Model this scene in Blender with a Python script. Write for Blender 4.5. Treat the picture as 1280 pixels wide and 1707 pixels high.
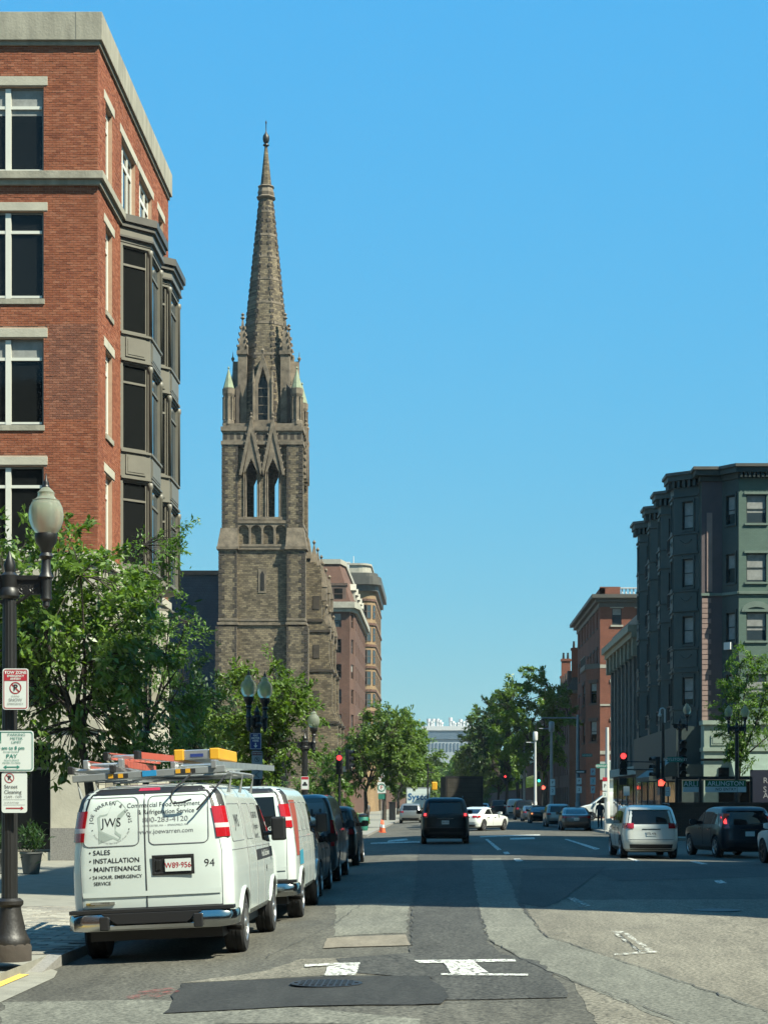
import bpy, bmesh, math, random
import numpy as np
from mathutils import Vector, Matrix
from math import radians as R, sin, cos, pi, sqrt, atan2
random.seed(11)
sc = bpy.context.scene
for o in list(bpy.data.objects): bpy.data.objects.remove(o)
COL = sc.collection

# ---------------------------------------------------------------- camera
# street runs along +Y; camera stands at the origin 1.8 m up, level, shifted lens
F = 3000.0; VX = 735.0; VY = 1335.0; EYE = 1.8          # focal length and vanishing point in photo pixels
cam = bpy.data.cameras.new('camera'); camo = bpy.data.objects.new('camera', cam); COL.objects.link(camo)
camo.location = (0, 0, EYE); camo.rotation_euler = (R(90), 0, 0)
cam.sensor_fit = 'HORIZONTAL'; cam.sensor_width = 36; cam.lens = 36*F/1280
cam.shift_x = (640-VX)/1280; cam.shift_y = (VY-853.5)/1280
cam.clip_start = 0.5; cam.clip_end = 6000
sc.camera = camo
sc.render.resolution_x = 767; sc.render.resolution_y = 1024

# ---------------------------------------------------------------- sky and sun
SUN_AZ = R(30); SUN_EL = R(50)                            # azimuth: from street-right towards behind the camera
sdir = Vector((cos(SUN_EL)*cos(SUN_AZ), -cos(SUN_EL)*sin(SUN_AZ), sin(SUN_EL)))
w = bpy.data.worlds.new('World'); sc.world = w; w.use_nodes = True
nt = w.node_tree; bg = nt.nodes['Background']
sky = nt.nodes.new('ShaderNodeTexSky'); sky.sky_type = 'NISHITA'; sky.sun_disc = False
sky.sun_elevation = SUN_EL; sky.sun_rotation = atan2(sdir.x, sdir.y)
sky.altitude = 0; sky.air_density = 1.0; sky.dust_density = 0.4; sky.ozone_density = 1.6
# one even colour grade over the whole sky (tinted windscreen and phone tone curve)
BG = 0.08; bg.inputs[1].default_value = BG
sep = nt.nodes.new('ShaderNodeSeparateColor'); comb = nt.nodes.new('ShaderNodeCombineColor'); nt.links.new(sky.outputs[0], sep.inputs[0])
def wm(op, a, b_):
    n = nt.nodes.new('ShaderNodeMath'); n.operation = op
    for k, v in enumerate((a, b_)):
        if isinstance(v, (int, float)): n.inputs[k].default_value = v
        else: nt.links.new(v, n.inputs[k])
    return n.outputs[0]
K = .575; chan = []
for ch, (gain, pw) in enumerate(((.250, .78), (.437, .24), (.715, .04))): chan.append(wm('MULTIPLY', wm('POWER', sep.outputs[ch], pw), K*gain*.14**pw/BG))
chan[2] = wm('MAXIMUM', wm('SUBTRACT', chan[2], wm('MULTIPLY', chan[0], 1.15)), wm('MULTIPLY', chan[2], .45))
for ch in range(3): nt.links.new(chan[ch], comb.inputs[ch])
nt.links.new(comb.outputs[0], bg.inputs[0])
sl = bpy.data.lights.new('sun', 'SUN'); sl.energy = 5.0; sl.angle = R(0.5); sl.color = (1.0, 0.97, 0.80)
slo = bpy.data.objects.new('sun', sl); COL.objects.link(slo)
slo.rotation_euler = sdir.to_track_quat('Z', 'Y').to_euler(); slo.location = (60, -30, 80)
sc.view_settings.view_transform = 'Standard'; sc.view_settings.look = 'None'
sc.view_settings.exposure = 1.3; sc.view_settings.gamma = 1.0
sc.view_settings.use_curve_mapping = False
sc.render.engine = 'CYCLES'

# ---------------------------------------------------------------- helpers
def PX(x, Y): return (x-VX)*Y/F
def PZ(y, Y): return EYE-(y-VY)*Y/F
def road_z(X):
    if X < -1.2: return -.037-.045*min(-1.2-X, 4.0)
    return -.01*min(abs(X-2.5), 8)
def ground(x, y):                                       # photo pixel -> road point
    X, Y = 0, 50
    for _ in range(12):
        Y = F*(EYE-road_z(X))/max(y-VY, 1); X = (x-VX)*Y/F
    return X, Y
WORLD = {}
def lin(c):                                             # sRGB 0-255 -> linear
    return tuple(((v/255)/12.92 if v/255 <= .04045 else ((v/255+.055)/1.055)**2.4) for v in c)

class MB:
    def __init__(s): s.v = []; s.f = []; s.m = []; s.cur = 0
    def mi(s, i): s.cur = i; return s
    def add(s, vs, fs):
        b = len(s.v); s.v.extend([tuple(p) for p in vs]); s.f.extend([tuple(i+b for i in f) for f in fs]); s.m.extend([s.cur]*len(fs)); return s
    def box(s, x0, x1, y0, y1, z0, z1):
        return s.add([(x0,y0,z0),(x1,y0,z0),(x1,y1,z0),(x0,y1,z0),(x0,y0,z1),(x1,y0,z1),(x1,y1,z1),(x0,y1,z1)],
                     [(0,3,2,1),(4,5,6,7),(0,1,5,4),(1,2,6,5),(2,3,7,6),(3,0,4,7)])
    def obox(s, c, sz, M=None):
        M = M or Matrix.Identity(3); c = Vector(c); hx, hy, hz = sz[0]/2, sz[1]/2, sz[2]/2
        vs = [c+M@Vector(p) for p in ((-hx,-hy,-hz),(hx,-hy,-hz),(hx,hy,-hz),(-hx,hy,-hz),(-hx,-hy,hz),(hx,-hy,hz),(hx,hy,hz),(-hx,hy,hz))]
        return s.add(vs, [(0,3,2,1),(4,5,6,7),(0,1,5,4),(1,2,6,5),(2,3,7,6),(3,0,4,7)])
    def prism(s, poly, z0, z1):
        n = len(poly)
        return s.add([(p[0],p[1],z0) for p in poly]+[(p[0],p[1],z1) for p in poly],
                     [tuple(range(n))[::-1], tuple(range(n,2*n))]+[(i,(i+1)%n,n+(i+1)%n,n+i) for i in range(n)])
    def prism_y(s, poly, y0, y1):                       # poly in (x,z)
        n = len(poly)
        return s.add([(p[0],y0,p[1]) for p in poly]+[(p[0],y1,p[1]) for p in poly],
                     [tuple(range(n)), tuple(range(n,2*n))[::-1]]+[(i,n+i,n+(i+1)%n,(i+1)%n) for i in range(n)])
    def prism_x(s, poly, x0, x1):                       # poly in (y,z)
        n = len(poly)
        return s.add([(x0,p[0],p[1]) for p in poly]+[(x1,p[0],p[1]) for p in poly],
                     [tuple(range(n))[::-1], tuple(range(n,2*n))]+[(i,(i+1)%n,n+(i+1)%n,n+i) for i in range(n)])
    def loft(s, rings, cap=True):
        n = len(rings[0]); vs = [p for r in rings for p in r]; fs = []
        for k in range(len(rings)-1):
            for i in range(n):
                j = (i+1) % n
                fs.append((k*n+i, k*n+j, (k+1)*n+j, (k+1)*n+i))
        if cap: fs.append(tuple(range(n))[::-1]); fs.append(tuple(range((len(rings)-1)*n, len(rings)*n)))
        return s.add(vs, fs)
    def lathe(s, prof, c=(0,0,0), seg=16, flute=0):
        rings = []
        for r, z in prof:
            rings.append([(c[0]+(r*(1-(flute if i % 2 else 0)))*cos(2*pi*i/seg), c[1]+(r*(1-(flute if i % 2 else 0)))*sin(2*pi*i/seg), c[2]+z) for i in range(seg)])
        return s.loft(rings)
    def tube(s, pts, r, seg=6):
        pts = [Vector(p) for p in pts]; n = len(pts); rs = r if isinstance(r, (list, tuple)) else [r]*n
        rings = []; ref = None
        for i in range(n):
            d = (pts[min(i+1,n-1)]-pts[max(i-1,0)])
            if d.length < 1e-6: d = Vector((0,0,1))
            d.normalize()
            if ref is None: ref = Vector((0,0,1)) if abs(d.z) < .9 else Vector((1,0,0))
            a = d.cross(ref); 
            if a.length < 1e-4: a = d.cross(Vector((.3,.9,.1)))
            a.normalize(); b = d.cross(a); ref = b.cross(d) if False else ref
            rings.append([pts[i]+a*rs[i]*cos(2*pi*k/seg)+b*rs[i]*sin(2*pi*k/seg) for k in range(seg)])
        return s.loft(rings)
    def sphere(s, c, r, seg=10, rg=6, sz=1.0):
        prof = [(max(r*sin(pi*k/rg), r*.02), -r*cos(pi*k/rg)*sz) for k in range(rg+1)]
        return s.lathe(prof, c, seg)
    def build(s, name, mats, parent=None, smooth=0, bevel=0, fixn=True):
        me = bpy.data.meshes.new(name); me.from_pydata(s.v, [], s.f)
        if not isinstance(mats, (list, tuple)): mats = [mats]
        for m in mats: me.materials.append(m)
        if len(mats) > 1: me.polygons.foreach_set('material_index', s.m)
        if fixn:
            bm = bmesh.new(); bm.from_mesh(me); bmesh.ops.recalc_face_normals(bm, faces=bm.faces); bm.to_mesh(me); bm.free()
        if smooth:
            me.polygons.foreach_set('use_smooth', [True]*len(me.polygons)); me.set_sharp_from_angle(angle=R(smooth))
        me.update()
        return link(name, me, parent, bevel)

def link(name, me, parent=None, bevel=0):
    o = bpy.data.objects.new(name, me); COL.objects.link(o)
    if parent is not None:
        o.parent = parent
        if parent.name in WORLD: o.matrix_parent_inverse = Matrix.Translation(-Vector(WORLD[parent.name]))
    if bevel:
        b = o.modifiers.new('bevel', 'BEVEL'); b.width = bevel; b.segments = 2; b.limit_method = 'ANGLE'; b.angle_limit = R(40)
    return o
def explode(o):
    """one mesh of several loose pieces -> one object per piece (pieces that touch stay together)"""
    me = o.data; bm = bmesh.new(); bm.from_mesh(me); bm.verts.ensure_lookup_table(); bm.faces.ensure_lookup_table(); isl = [-1]*len(bm.verts); n = 0
    for v in bm.verts:
        if isl[v.index] >= 0: continue
        st_ = [v]; isl[v.index] = n
        while st_:
            q = st_.pop()
            for e in q.link_edges:
                w_ = e.other_vert(q)
                if isl[w_.index] < 0: isl[w_.index] = n; st_.append(w_)
        n += 1
    lo = [[1e9]*3 for _ in range(n)]; hi = [[-1e9]*3 for _ in range(n)]
    for v in bm.verts:
        k = isl[v.index]
        for a in range(3): lo[k][a] = min(lo[k][a], v.co[a]); hi[k][a] = max(hi[k][a], v.co[a])
    par = list(range(n))
    def find(a):
        while par[a] != a: a = par[a]
        return a
    for a in range(n):
        for b in range(a):
            if all(lo[a][c] < hi[b][c]+.004 and lo[b][c] < hi[a][c]+.004 for c in range(3)): par[find(a)] = find(b)
    groups = {}
    for f in bm.faces: groups.setdefault(find(isl[f.verts[0].index]), []).append(f)
    if len(groups) < 2: bm.free(); return [o]
    out = []
    for fs in groups.values():
        idx = {}; vs = []; F_ = []
        for f in fs:
            for v in f.verts:
                if v.index not in idx: idx[v.index] = len(vs); vs.append(tuple(v.co))
            F_.append(tuple(idx[v.index] for v in f.verts))
        m2 = bpy.data.meshes.new(me.name); m2.from_pydata(vs, [], F_)
        for m in me.materials: m2.materials.append(m)
        for p, f in zip(m2.polygons, fs): p.material_index = f.material_index; p.use_smooth = f.smooth
        m2.update(); c = o.copy(); c.data = m2; COL.objects.link(c); out.append(c)
    bm.free(); nm = o.name.split('.')[0]; bpy.data.objects.remove(o)
    for c in out: c.name = nm
    return out
def tag(o, label, cat, group=None):
    o['label'] = label; o['category'] = cat
    if group: o['group'] = group
    return o
def thing(name, label, cat, loc=(0,0,0), rz=0, group=None, world=False, roll=0):
    o = bpy.data.objects.new(name, None); COL.objects.link(o); o.empty_display_size = .3
    o.location = loc; o.rotation_euler = (0, roll, rz); tag(o, label, cat, group)
    if world: WORLD[o.name] = tuple(loc)
    return o
def struct(o): o['kind'] = 'structure'; return o
def stuff(o): o['kind'] = 'stuff'; return o

TMP = bpy.data.scenes.new('tmp')                       # bench for evaluating curves and booleans
def evaluated(o):
    TMP.collection.objects.link(o) if o.name not in TMP.collection.objects else None
    vl = TMP.view_layers[0]; vl.update(); return bpy.data.meshes.new_from_object(o.evaluated_get(vl.depsgraph))
def text(s, name, m, parent, size, mp, align='CENTER', spacing=1.0, bold=0.0, xs=1.0):
    cu = bpy.data.curves.new('t', 'FONT'); cu.body = s; cu.size = size; cu.align_x = align; cu.align_y = 'CENTER'
    cu.space_character = spacing; cu.offset = bold; cu.resolution_u = 3
    to = bpy.data.objects.new('t', cu); me = evaluated(to)
    bpy.data.objects.remove(to); bpy.data.curves.remove(cu)
    for v in me.vertices: v.co = mp(v.co.x*xs, v.co.y)
    me.materials.clear(); me.materials.append(m); me.name = name
    return link(name, me, parent)

# ---------------------------------------------------------------- materials
ALB = .66                                              # all albedos sit low together; the exposure is set for them
def newmat(name):
    m = bpy.data.materials.new(name); m.use_nodes = True
    return m, m.node_tree, m.node_tree.nodes['Principled BSDF']
def N(nt, t, **kw):
    n = nt.nodes.new(t)
    for k, v in kw.items(): setattr(n, k, v)
    return n
def mat(name, col, rough=.6, metal=0, var=.12, vs=2.0, bump=0, bs=30, spec=.5, coat=0, streak=0):
    if metal < .8: col = tuple(c*ALB for c in col)
    m, nt, b = newmat(name); L = nt.links.new
    b.inputs['Roughness'].default_value = rough; b.inputs['Metallic'].default_value = metal
    b.inputs['Specular IOR Level'].default_value = spec; b.inputs['Coat Weight'].default_value = coat
    b.inputs['Coat Roughness'].default_value = .05
    tc = N(nt, 'ShaderNodeNewGeometry')
    if var:
        n1 = N(nt, 'ShaderNodeTexNoise'); n1.inputs['Scale'].default_value = vs; n1.inputs['Detail'].default_value = 6; n1.inputs['Roughness'].default_value = .65
        src = tc.outputs['Position']
        if streak:
            mpn = N(nt, 'ShaderNodeMapping'); mpn.inputs['Scale'].default_value = (1, 1, streak); L(src, mpn.inputs[0]); src = mpn.outputs[0]
        L(src, n1.inputs['Vector'])
        cr = N(nt, 'ShaderNodeValToRGB'); cr.color_ramp.elements[0].position = .3; cr.color_ramp.elements[1].position = .7
        cr.color_ramp.elements[0].color = tuple(c*(1-var) for c in col)+(1,); cr.color_ramp.elements[1].color = tuple(min(c*(1+var), 1) for c in col)+(1,)
        L(n1.outputs[0], cr.inputs[0]); L(cr.outputs[0], b.inputs['Base Color'])
    else: b.inputs['Base Color'].default_value = tuple(col)+(1,)
    if bump:
        n2 = N(nt, 'ShaderNodeTexNoise'); n2.inputs['Scale'].default_value = bs; n2.inputs['Detail'].default_value = 5; L(tc.outputs['Position'], n2.inputs['Vector'])
        bp = N(nt, 'ShaderNodeBump'); bp.inputs['Strength'].default_value = bump; bp.inputs['Distance'].default_value = .05; L(n2.outputs[0], bp.inputs['Height']); L(bp.outputs[0], b.inputs['Normal'])
    return m
def emat(name, col, strength):
    m, nt, b = newmat(name); b.inputs['Base Color'].default_value = tuple(col)+(1,)
    b.inputs['Emission Color'].default_value = tuple(col)+(1,); b.inputs['Emission Strength'].default_value = strength
    return m
def brickmat(name, c1, c2, mortar, bw=.22, bh=.075, ms=.012, rough=.85, bump=.4, dist=0, big=.2, bigs=.6):
    c1, c2, mortar = [tuple(c*ALB for c in q) for q in (c1, c2, mortar)]
    m, nt, b = newmat(name); L = nt.links.new; b.inputs['Roughness'].default_value = rough; b.inputs['Specular IOR Level'].default_value = .25
    g = N(nt, 'ShaderNodeNewGeometry'); sx = N(nt, 'ShaderNodeSeparateXYZ'); L(g.outputs['Position'], sx.inputs[0])
    ad = N(nt, 'ShaderNodeMath', operation='ADD'); L(sx.outputs[0], ad.inputs[0]); L(sx.outputs[1], ad.inputs[1])
    cx = N(nt, 'ShaderNodeCombineXYZ'); L(ad.outputs[0], cx.inputs[0]); L(sx.outputs[2], cx.inputs[1]); vec = cx.outputs[0]
    if dist:
        nz = N(nt, 'ShaderNodeTexNoise'); nz.inputs['Scale'].default_value = 1.3; L(vec, nz.inputs['Vector'])
        mx = N(nt, 'ShaderNodeVectorMath', operation='MULTIPLY_ADD'); L(nz.outputs['Color'], mx.inputs[0]); mx.inputs[1].default_value = (dist, dist, 0); L(vec, mx.inputs[2]); vec = mx.outputs[0]
    t = N(nt, 'ShaderNodeTexBrick'); L(vec, t.inputs['Vector']); t.inputs['Scale'].default_value = 1
    t.inputs['Brick Width'].default_value = bw; t.inputs['Row Height'].default_value = bh; t.inputs['Mortar Size'].default_value = ms; t.inputs['Bias'].default_value = 0
    t.inputs['Color1'].default_value = tuple(c1)+(1,); t.inputs['Color2'].default_value = tuple(c2)+(1,); t.inputs['Mortar'].default_value = tuple(mortar)+(1,)
    n1 = N(nt, 'ShaderNodeTexNoise'); n1.inputs['Scale'].default_value = bigs; n1.inputs['Detail'].default_value = 8; n1.inputs['Roughness'].default_value = .7; L(g.outputs['Position'], n1.inputs['Vector'])
    mr = N(nt, 'ShaderNodeMapRange'); mr.inputs[1].default_value = .3; mr.inputs[2].default_value = .7; mr.inputs[3].default_value = 1-big; mr.inputs[4].default_value = 1+big; L(n1.outputs[0], mr.inputs[0])
    mm = N(nt, 'ShaderNodeVectorMath', operation='SCALE'); L(t.outputs[0], mm.inputs[0]); L(mr.outputs[0], mm.inputs['Scale']); L(mm.outputs[0], b.inputs['Base Color'])
    bp = N(nt, 'ShaderNodeBump'); bp.inputs['Strength'].default_value = bump; bp.inputs['Distance'].default_value = .02; L(t.outputs['Fac'], bp.inputs['Height']); bp.invert = True; L(bp.outputs[0], b.inputs['Normal'])
    return m
def islandmat(name, cols, rough=.8, trans=0, spec=.3, tcol=None, bump=0, k=None, stain=0):
    cols = [tuple(c*(k or ALB) for c in q) for q in cols]
    m, nt, b = newmat(name); L = nt.links.new; b.inputs['Roughness'].default_value = rough; b.inputs['Specular IOR Level'].default_value = spec
    g = N(nt, 'ShaderNodeNewGeometry'); cr = N(nt, 'ShaderNodeValToRGB'); e = cr.color_ramp.elements
    for i, c in enumerate(cols):
        p = i/(len(cols)-1)
        if i == 0: el = e[0]
        elif i == 1: el = e[1]
        else: el = e.new(1.0)
        el.position = p*.999; el.color = tuple(c)+(1,)
    L(g.outputs['Random Per Island'], cr.inputs[0]); L(cr.outputs[0], b.inputs['Base Color'])
    if stain:
        mp = N(nt, 'ShaderNodeMapping'); mp.inputs['Scale'].default_value = (1, 1, .35); L(g.outputs['Position'], mp.inputs[0])
        ns = N(nt, 'ShaderNodeTexNoise'); ns.inputs['Scale'].default_value = .9; ns.inputs['Detail'].default_value = 9; ns.inputs['Roughness'].default_value = .7; L(mp.outputs[0], ns.inputs['Vector'])
        mr = N(nt, 'ShaderNodeMapRange'); mr.inputs[1].default_value = .3; mr.inputs[2].default_value = .7; mr.inputs[3].default_value = 1-stain; mr.inputs[4].default_value = 1+stain; L(ns.outputs[0], mr.inputs[0])
        sm = N(nt, 'ShaderNodeVectorMath', operation='SCALE'); L(cr.outputs[0], sm.inputs[0]); L(mr.outputs[0], sm.inputs['Scale']); L(sm.outputs[0], b.inputs['Base Color'])
    if bump:
        n2 = N(nt, 'ShaderNodeTexNoise'); n2.inputs['Scale'].default_value = 25; n2.inputs['Detail'].default_value = 5; L(g.outputs['Position'], n2.inputs['Vector'])
        bp = N(nt, 'ShaderNodeBump'); bp.inputs['Strength'].default_value = bump; bp.inputs['Distance'].default_value = .02; L(n2.outputs[0], bp.inputs['Height']); L(bp.outputs[0], b.inputs['Normal'])
    if trans:
        tr = N(nt, 'ShaderNodeBsdfTranslucent'); tm = N(nt, 'ShaderNodeVectorMath', operation='MULTIPLY'); L(cr.outputs[0], tm.inputs[0]); tm.inputs[1].default_value = tcol or (1.5, 1.6, .5)
        L(tm.outputs[0], tr.inputs[0]); ms = N(nt, 'ShaderNodeMixShader'); ms.inputs[0].default_value = trans
        L(b.outputs[0], ms.inputs[1]); L(tr.outputs[0], ms.inputs[2]); L(ms.outputs[0], nt.nodes['Material Output'].inputs[0])
    return m
def asphalt(name, c, var=.3, agg=.35):
    c = tuple(v*ALB for v in c)
    m, nt, b = newmat(name); L = nt.links.new; b.inputs['Roughness'].default_value = .85; b.inputs['Specular IOR Level'].default_value = .3
    g = N(nt, 'ShaderNodeNewGeometry'); mpn = N(nt, 'ShaderNodeMapping'); mpn.inputs['Scale'].default_value = (1, .25, 1); L(g.outputs['Position'], mpn.inputs[0])
    def ramp(src, sc_, det, lo, hi, p0, p1):
        n = N(nt, 'ShaderNodeTexNoise'); n.inputs['Scale'].default_value = sc_; n.inputs['Detail'].default_value = det; n.inputs['Roughness'].default_value = .7; L(src, n.inputs['Vector'])
        mr = N(nt, 'ShaderNodeMapRange'); mr.inputs[1].default_value = p0; mr.inputs[2].default_value = p1; mr.inputs[3].default_value = lo; mr.inputs[4].default_value = hi; L(n.outputs[0], mr.inputs[0]); return mr.outputs[0], n
    a, _ = ramp(mpn.outputs[0], .45, 10, 1-var, 1+var, .32, .68)
    d, nn = ramp(g.outputs['Position'], 24, 4, 1-agg*1.25, 1+agg*1.25, .33, .67)
    e, _ = ramp(mpn.outputs[0], 3.5, 6, .80, 1.18, .33, .67)
    m1 = N(nt, 'ShaderNodeMath', operation='MULTIPLY'); L(a, m1.inputs[0]); L(d, m1.inputs[1])
    m2 = N(nt, 'ShaderNodeMath', operation='MULTIPLY'); L(m1.outputs[0], m2.inputs[0]); L(e, m2.inputs[1])
    v = N(nt, 'ShaderNodeVectorMath', operation='SCALE'); v.inputs[0].default_value = c; L(m2.outputs[0], v.inputs['Scale']); L(v.outputs[0], b.inputs['Base Color'])
    bp = N(nt, 'ShaderNodeBump'); bp.inputs['Strength'].default_value = .5; bp.inputs['Distance'].default_value = .012; L(nn.outputs[0], bp.inputs['Height']); L(bp.outputs[0], b.inputs['Normal'])
    return m
def wornmat(name, col, lo, hi, sc_=14, rough=.7):
    col = tuple(c*ALB for c in col)
    m, nt, b = newmat(name); L = nt.links.new; b.inputs['Base Color'].default_value = tuple(col)+(1,); b.inputs['Roughness'].default_value = rough
    g = N(nt, 'ShaderNodeNewGeometry'); mp = N(nt, 'ShaderNodeMapping'); mp.inputs['Scale'].default_value = (1, .45, 1); L(g.outputs['Position'], mp.inputs[0])
    n = N(nt, 'ShaderNodeTexNoise'); n.inputs['Scale'].default_value = sc_; n.inputs['Detail'].default_value = 8; n.inputs['Roughness'].default_value = .75; L(mp.outputs[0], n.inputs['Vector'])
    mr = N(nt, 'ShaderNodeMapRange'); mr.inputs[1].default_value = lo; mr.inputs[2].default_value = hi; L(n.outputs[0], mr.inputs[0])
    tr = N(nt, 'ShaderNodeBsdfTransparent'); ms = N(nt, 'ShaderNodeMixShader'); L(mr.outputs[0], ms.inputs[0]); L(tr.outputs[0], ms.inputs[1]); L(b.outputs[0], ms.inputs[2]); L(ms.outputs[0], nt.nodes['Material Output'].inputs[0])
    return m
M = {}
M['asphalt'] = asphalt('asphalt', (.100,.096,.078), .3, .6)
M['asphalt_dark'] = asphalt('asphalt_dark', (.066,.066,.058), .25, .8)
M['asphalt_black'] = asphalt('asphalt_black', (.036,.037,.034), .25, .4)
M['asphalt_light'] = asphalt('asphalt_light', (.170,.170,.138), .2, .55)
M['asphalt_tan'] = asphalt('asphalt_tan', (.190,.176,.136), .25, .65)
M['asphalt_patch'] = asphalt('asphalt_patch', (.22,.195,.15), .15, .2)
M['crack'] = mat('crack', (.05,.05,.047), .8, var=.3)
M['paint'] = wornmat('road_paint', (.80,.81,.74), .39, .55)
M['paint_worn'] = wornmat('faded_road_paint', (.70,.70,.62), .46, .62)
M['concrete'] = mat('concrete', (.27,.262,.215), .85, var=.2, vs=3, bump=.25, bs=40)
M['granite'] = mat('granite', (.27,.26,.235), .75, var=.3, vs=25, bump=.2, bs=60)
M['tactile'] = mat('tactile_yellow', (.72,.49,.10), .7, var=.15, vs=12)
M['red_spray'] = wornmat('red_spray_paint', (.34,.07,.06), .47, .72, 9)
M['soil'] = mat('soil', (.05,.045,.03), .95, var=.3)
M['brick_isl'] = islandmat('face_brick', [(.28,.093,.050),(.38,.135,.072),(.32,.110,.058),(.41,.165,.095),(.31,.102,.055),(.24,.080,.045)], .9, spec=.2, bump=.3, stain=.22)
M['mortar'] = mat('mortar', (.50,.33,.23), .95, var=.12, vs=6)
M['limestone'] = mat('limestone', (.52,.49,.39), .8, var=.14, vs=1.2, bump=.12, bs=15)
M['cornice'] = mat('weathered_concrete', (.36,.34,.265), .85, var=.28, vs=2.2, bump=.2, bs=14, streak=.25)
M['white_frame'] = mat('white_window_frame', (.80,.80,.70), .45, var=.05)
M['grey_frame'] = mat('grey_window_frame', (.20,.19,.155), .5, var=.08)
M['bay_metal'] = mat('olive_grey_metal', (.185,.175,.14), .5, var=.1, vs=2)
M['bay_dark'] = mat('dark_bay_cornice', (.10,.095,.08), .5, var=.15)
def glassmat(name, c, rough=.04, spec=.9):
    m, nt, b = newmat(name); b.inputs['Base Color'].default_value = tuple(c)+(1,); b.inputs['Roughness'].default_value = rough; b.inputs['Specular IOR Level'].default_value = spec
    tcn = N(nt, 'ShaderNodeNewGeometry'); nn = N(nt, 'ShaderNodeTexNoise'); nn.inputs['Scale'].default_value = .9; nt.links.new(tcn.outputs['Position'], nn.inputs['Vector'])
    bp = N(nt, 'ShaderNodeBump'); bp.inputs['Strength'].default_value = .06; bp.inputs['Distance'].default_value = .1; nt.links.new(nn.outputs[0], bp.inputs['Height']); nt.links.new(bp.outputs[0], b.inputs['Normal'])
    return m
M['glass'] = glassmat('window_glass', (.008,.009,.009), .05, .22)
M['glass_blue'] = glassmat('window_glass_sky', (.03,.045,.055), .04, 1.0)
M['car_glass'] = glassmat('car_glass', (.007,.008,.008), .03, .45)
M['blind'] = mat('window_blind', (.30,.31,.29), .8, var=.25, vs=3)
M['stone'] = brickmat('rubble_stone', (.265,.215,.140), (.105,.085,.062), (.085,.07,.052), .42, .20, .016, .95, .9, .3, .42, .8)
M['stone_trim'] = mat('carved_brownstone', (.19,.152,.108), .9, var=.5, vs=1.4, bump=.35, bs=6)
M['stone_dark'] = mat('dark_sandstone', (.055,.044,.034), .95, var=.4, vs=1.5, bump=.3, bs=6)
M['copper'] = mat('copper_green', (.26,.31,.20), .75, var=.25, vs=3)
M['slate'] = brickmat('slate_roof', (.030,.047,.062), (.022,.036,.050), (.014,.022,.03), .5, .3, .02, .7, .5, 0, .25, .6)
M['black_void'] = mat('dark_interior', (.006,.006,.006), .9, var=0)
M['brown_brick'] = brickmat('brown_brick', (.17,.085,.058), (.13,.065,.047), (.15,.10,.08), .22, .075, .012)
M['tan_stone'] = brickmat('tan_brick', (.36,.245,.13), (.31,.205,.11), (.27,.19,.12), .3, .1, .012)
M['pale_trim'] = mat('pale_trim', (.42,.40,.33), .8, var=.2, vs=1.5)
M['mansard'] = mat('dark_mansard', (.06,.058,.054), .8, var=.3)
M['green_wall'] = brickmat('green_brick_sunlit', (.130,.200,.162), (.118,.182,.149), (.105,.165,.134), .22, .075, .012, .7, .25, 0, .12, .4)  # sunlight on the front walls is put into this paler green
M['green_dark'] = mat('dark_green_shaded', (.036,.056,.051), .55, var=.2, vs=2, bump=.05)  # shade on the street side and cants is put into this green
M['green_trim'] = mat('green_grey_trim', (.16,.22,.18), .6, var=.15)
M['green_pale'] = mat('pale_green_panel', (.30,.37,.30), .6, var=.12)
M['mauve'] = mat('shaded_mauve', (.115,.085,.088), .7, var=.12, vs=1.5)  # shade from the front bay mixed into this mauve
M['sunlit_pink_quoin'] = mat('sunlit_pink_quoin', (.34,.235,.20), .8, var=.15)  # sunlight mixed into this pale pink
M['red_brick'] = brickmat('red_brick', (.27,.088,.052), (.215,.07,.042), (.21,.12,.09), .22, .075, .012)
M['cream'] = mat('cream_cornice', (.36,.31,.21), .7, var=.2)
M['brown_stone'] = mat('brownstone', (.12,.08,.062), .85, var=.2)
M['taupe'] = mat('taupe_stone', (.21,.175,.14), .85, var=.2)
M['dark_roof'] = mat('roof_dark', (.03,.03,.03), .8, var=.3)
M['iron'] = mat('black_iron', (.012,.012,.012), .45, var=.25, vs=8, spec=.5)
M['iron_brown'] = mat('worn_iron', (.014,.012,.010), .5, var=.3, vs=10, bump=.1)
M['far_grey'] = mat('hazed_concrete', (.36,.42,.46), .8, var=.1)  # bluish pallor of distant haze put into the colour
M['far_white'] = mat('far_white', (.62,.64,.64), .7, var=.1)
M['black'] = mat('black_plastic', (.012,.012,.013), .5, var=.1)
M['tyre'] = mat('tyre_rubber', (.014,.014,.014), .85, var=.2, vs=12)
M['rim'] = mat('alloy_rim', (.42,.42,.42), .3, .9, var=.1)
M['chrome'] = mat('chrome', (.40,.41,.40), .16, 1.0, var=.05)
M['alu'] = mat('aluminium', (.50,.51,.51), .38, .85, var=.15, vs=8)
M['white_paint'] = mat('white_paint', (.70,.78,.735), .22, var=.025, vs=1.2, coat=.6)
M['white_plain'] = mat('white_plastic', (.70,.71,.68), .5, var=.05)
M['red_lens'] = mat('red_lens', (.42,.012,.018), .12, var=.1, vs=30, coat=.8)
M['clear_lens'] = mat('clear_lens', (.66,.55,.55), .15, var=.1)
M['red_lit'] = emat('red_lamp_lit', (1,.05,.05), 1.0)
M['red_hand'] = emat('red_hand_lit', (1,.10,.06), 1.0)
M['green_lit'] = emat('green_lamp_lit', (.05,.9,.65), .7)
M['amber_lit'] = emat('amber_lamp_lit', (1,.35,.10), .6)
M['sign_white'] = mat('sign_white', (.78,.84,.80), .5, var=.04)
M['sign_red'] = mat('sign_red', (.50,.025,.045), .5, var=.05)
M['sign_green'] = mat('sign_green', (.03,.22,.16), .5, var=.05)
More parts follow.
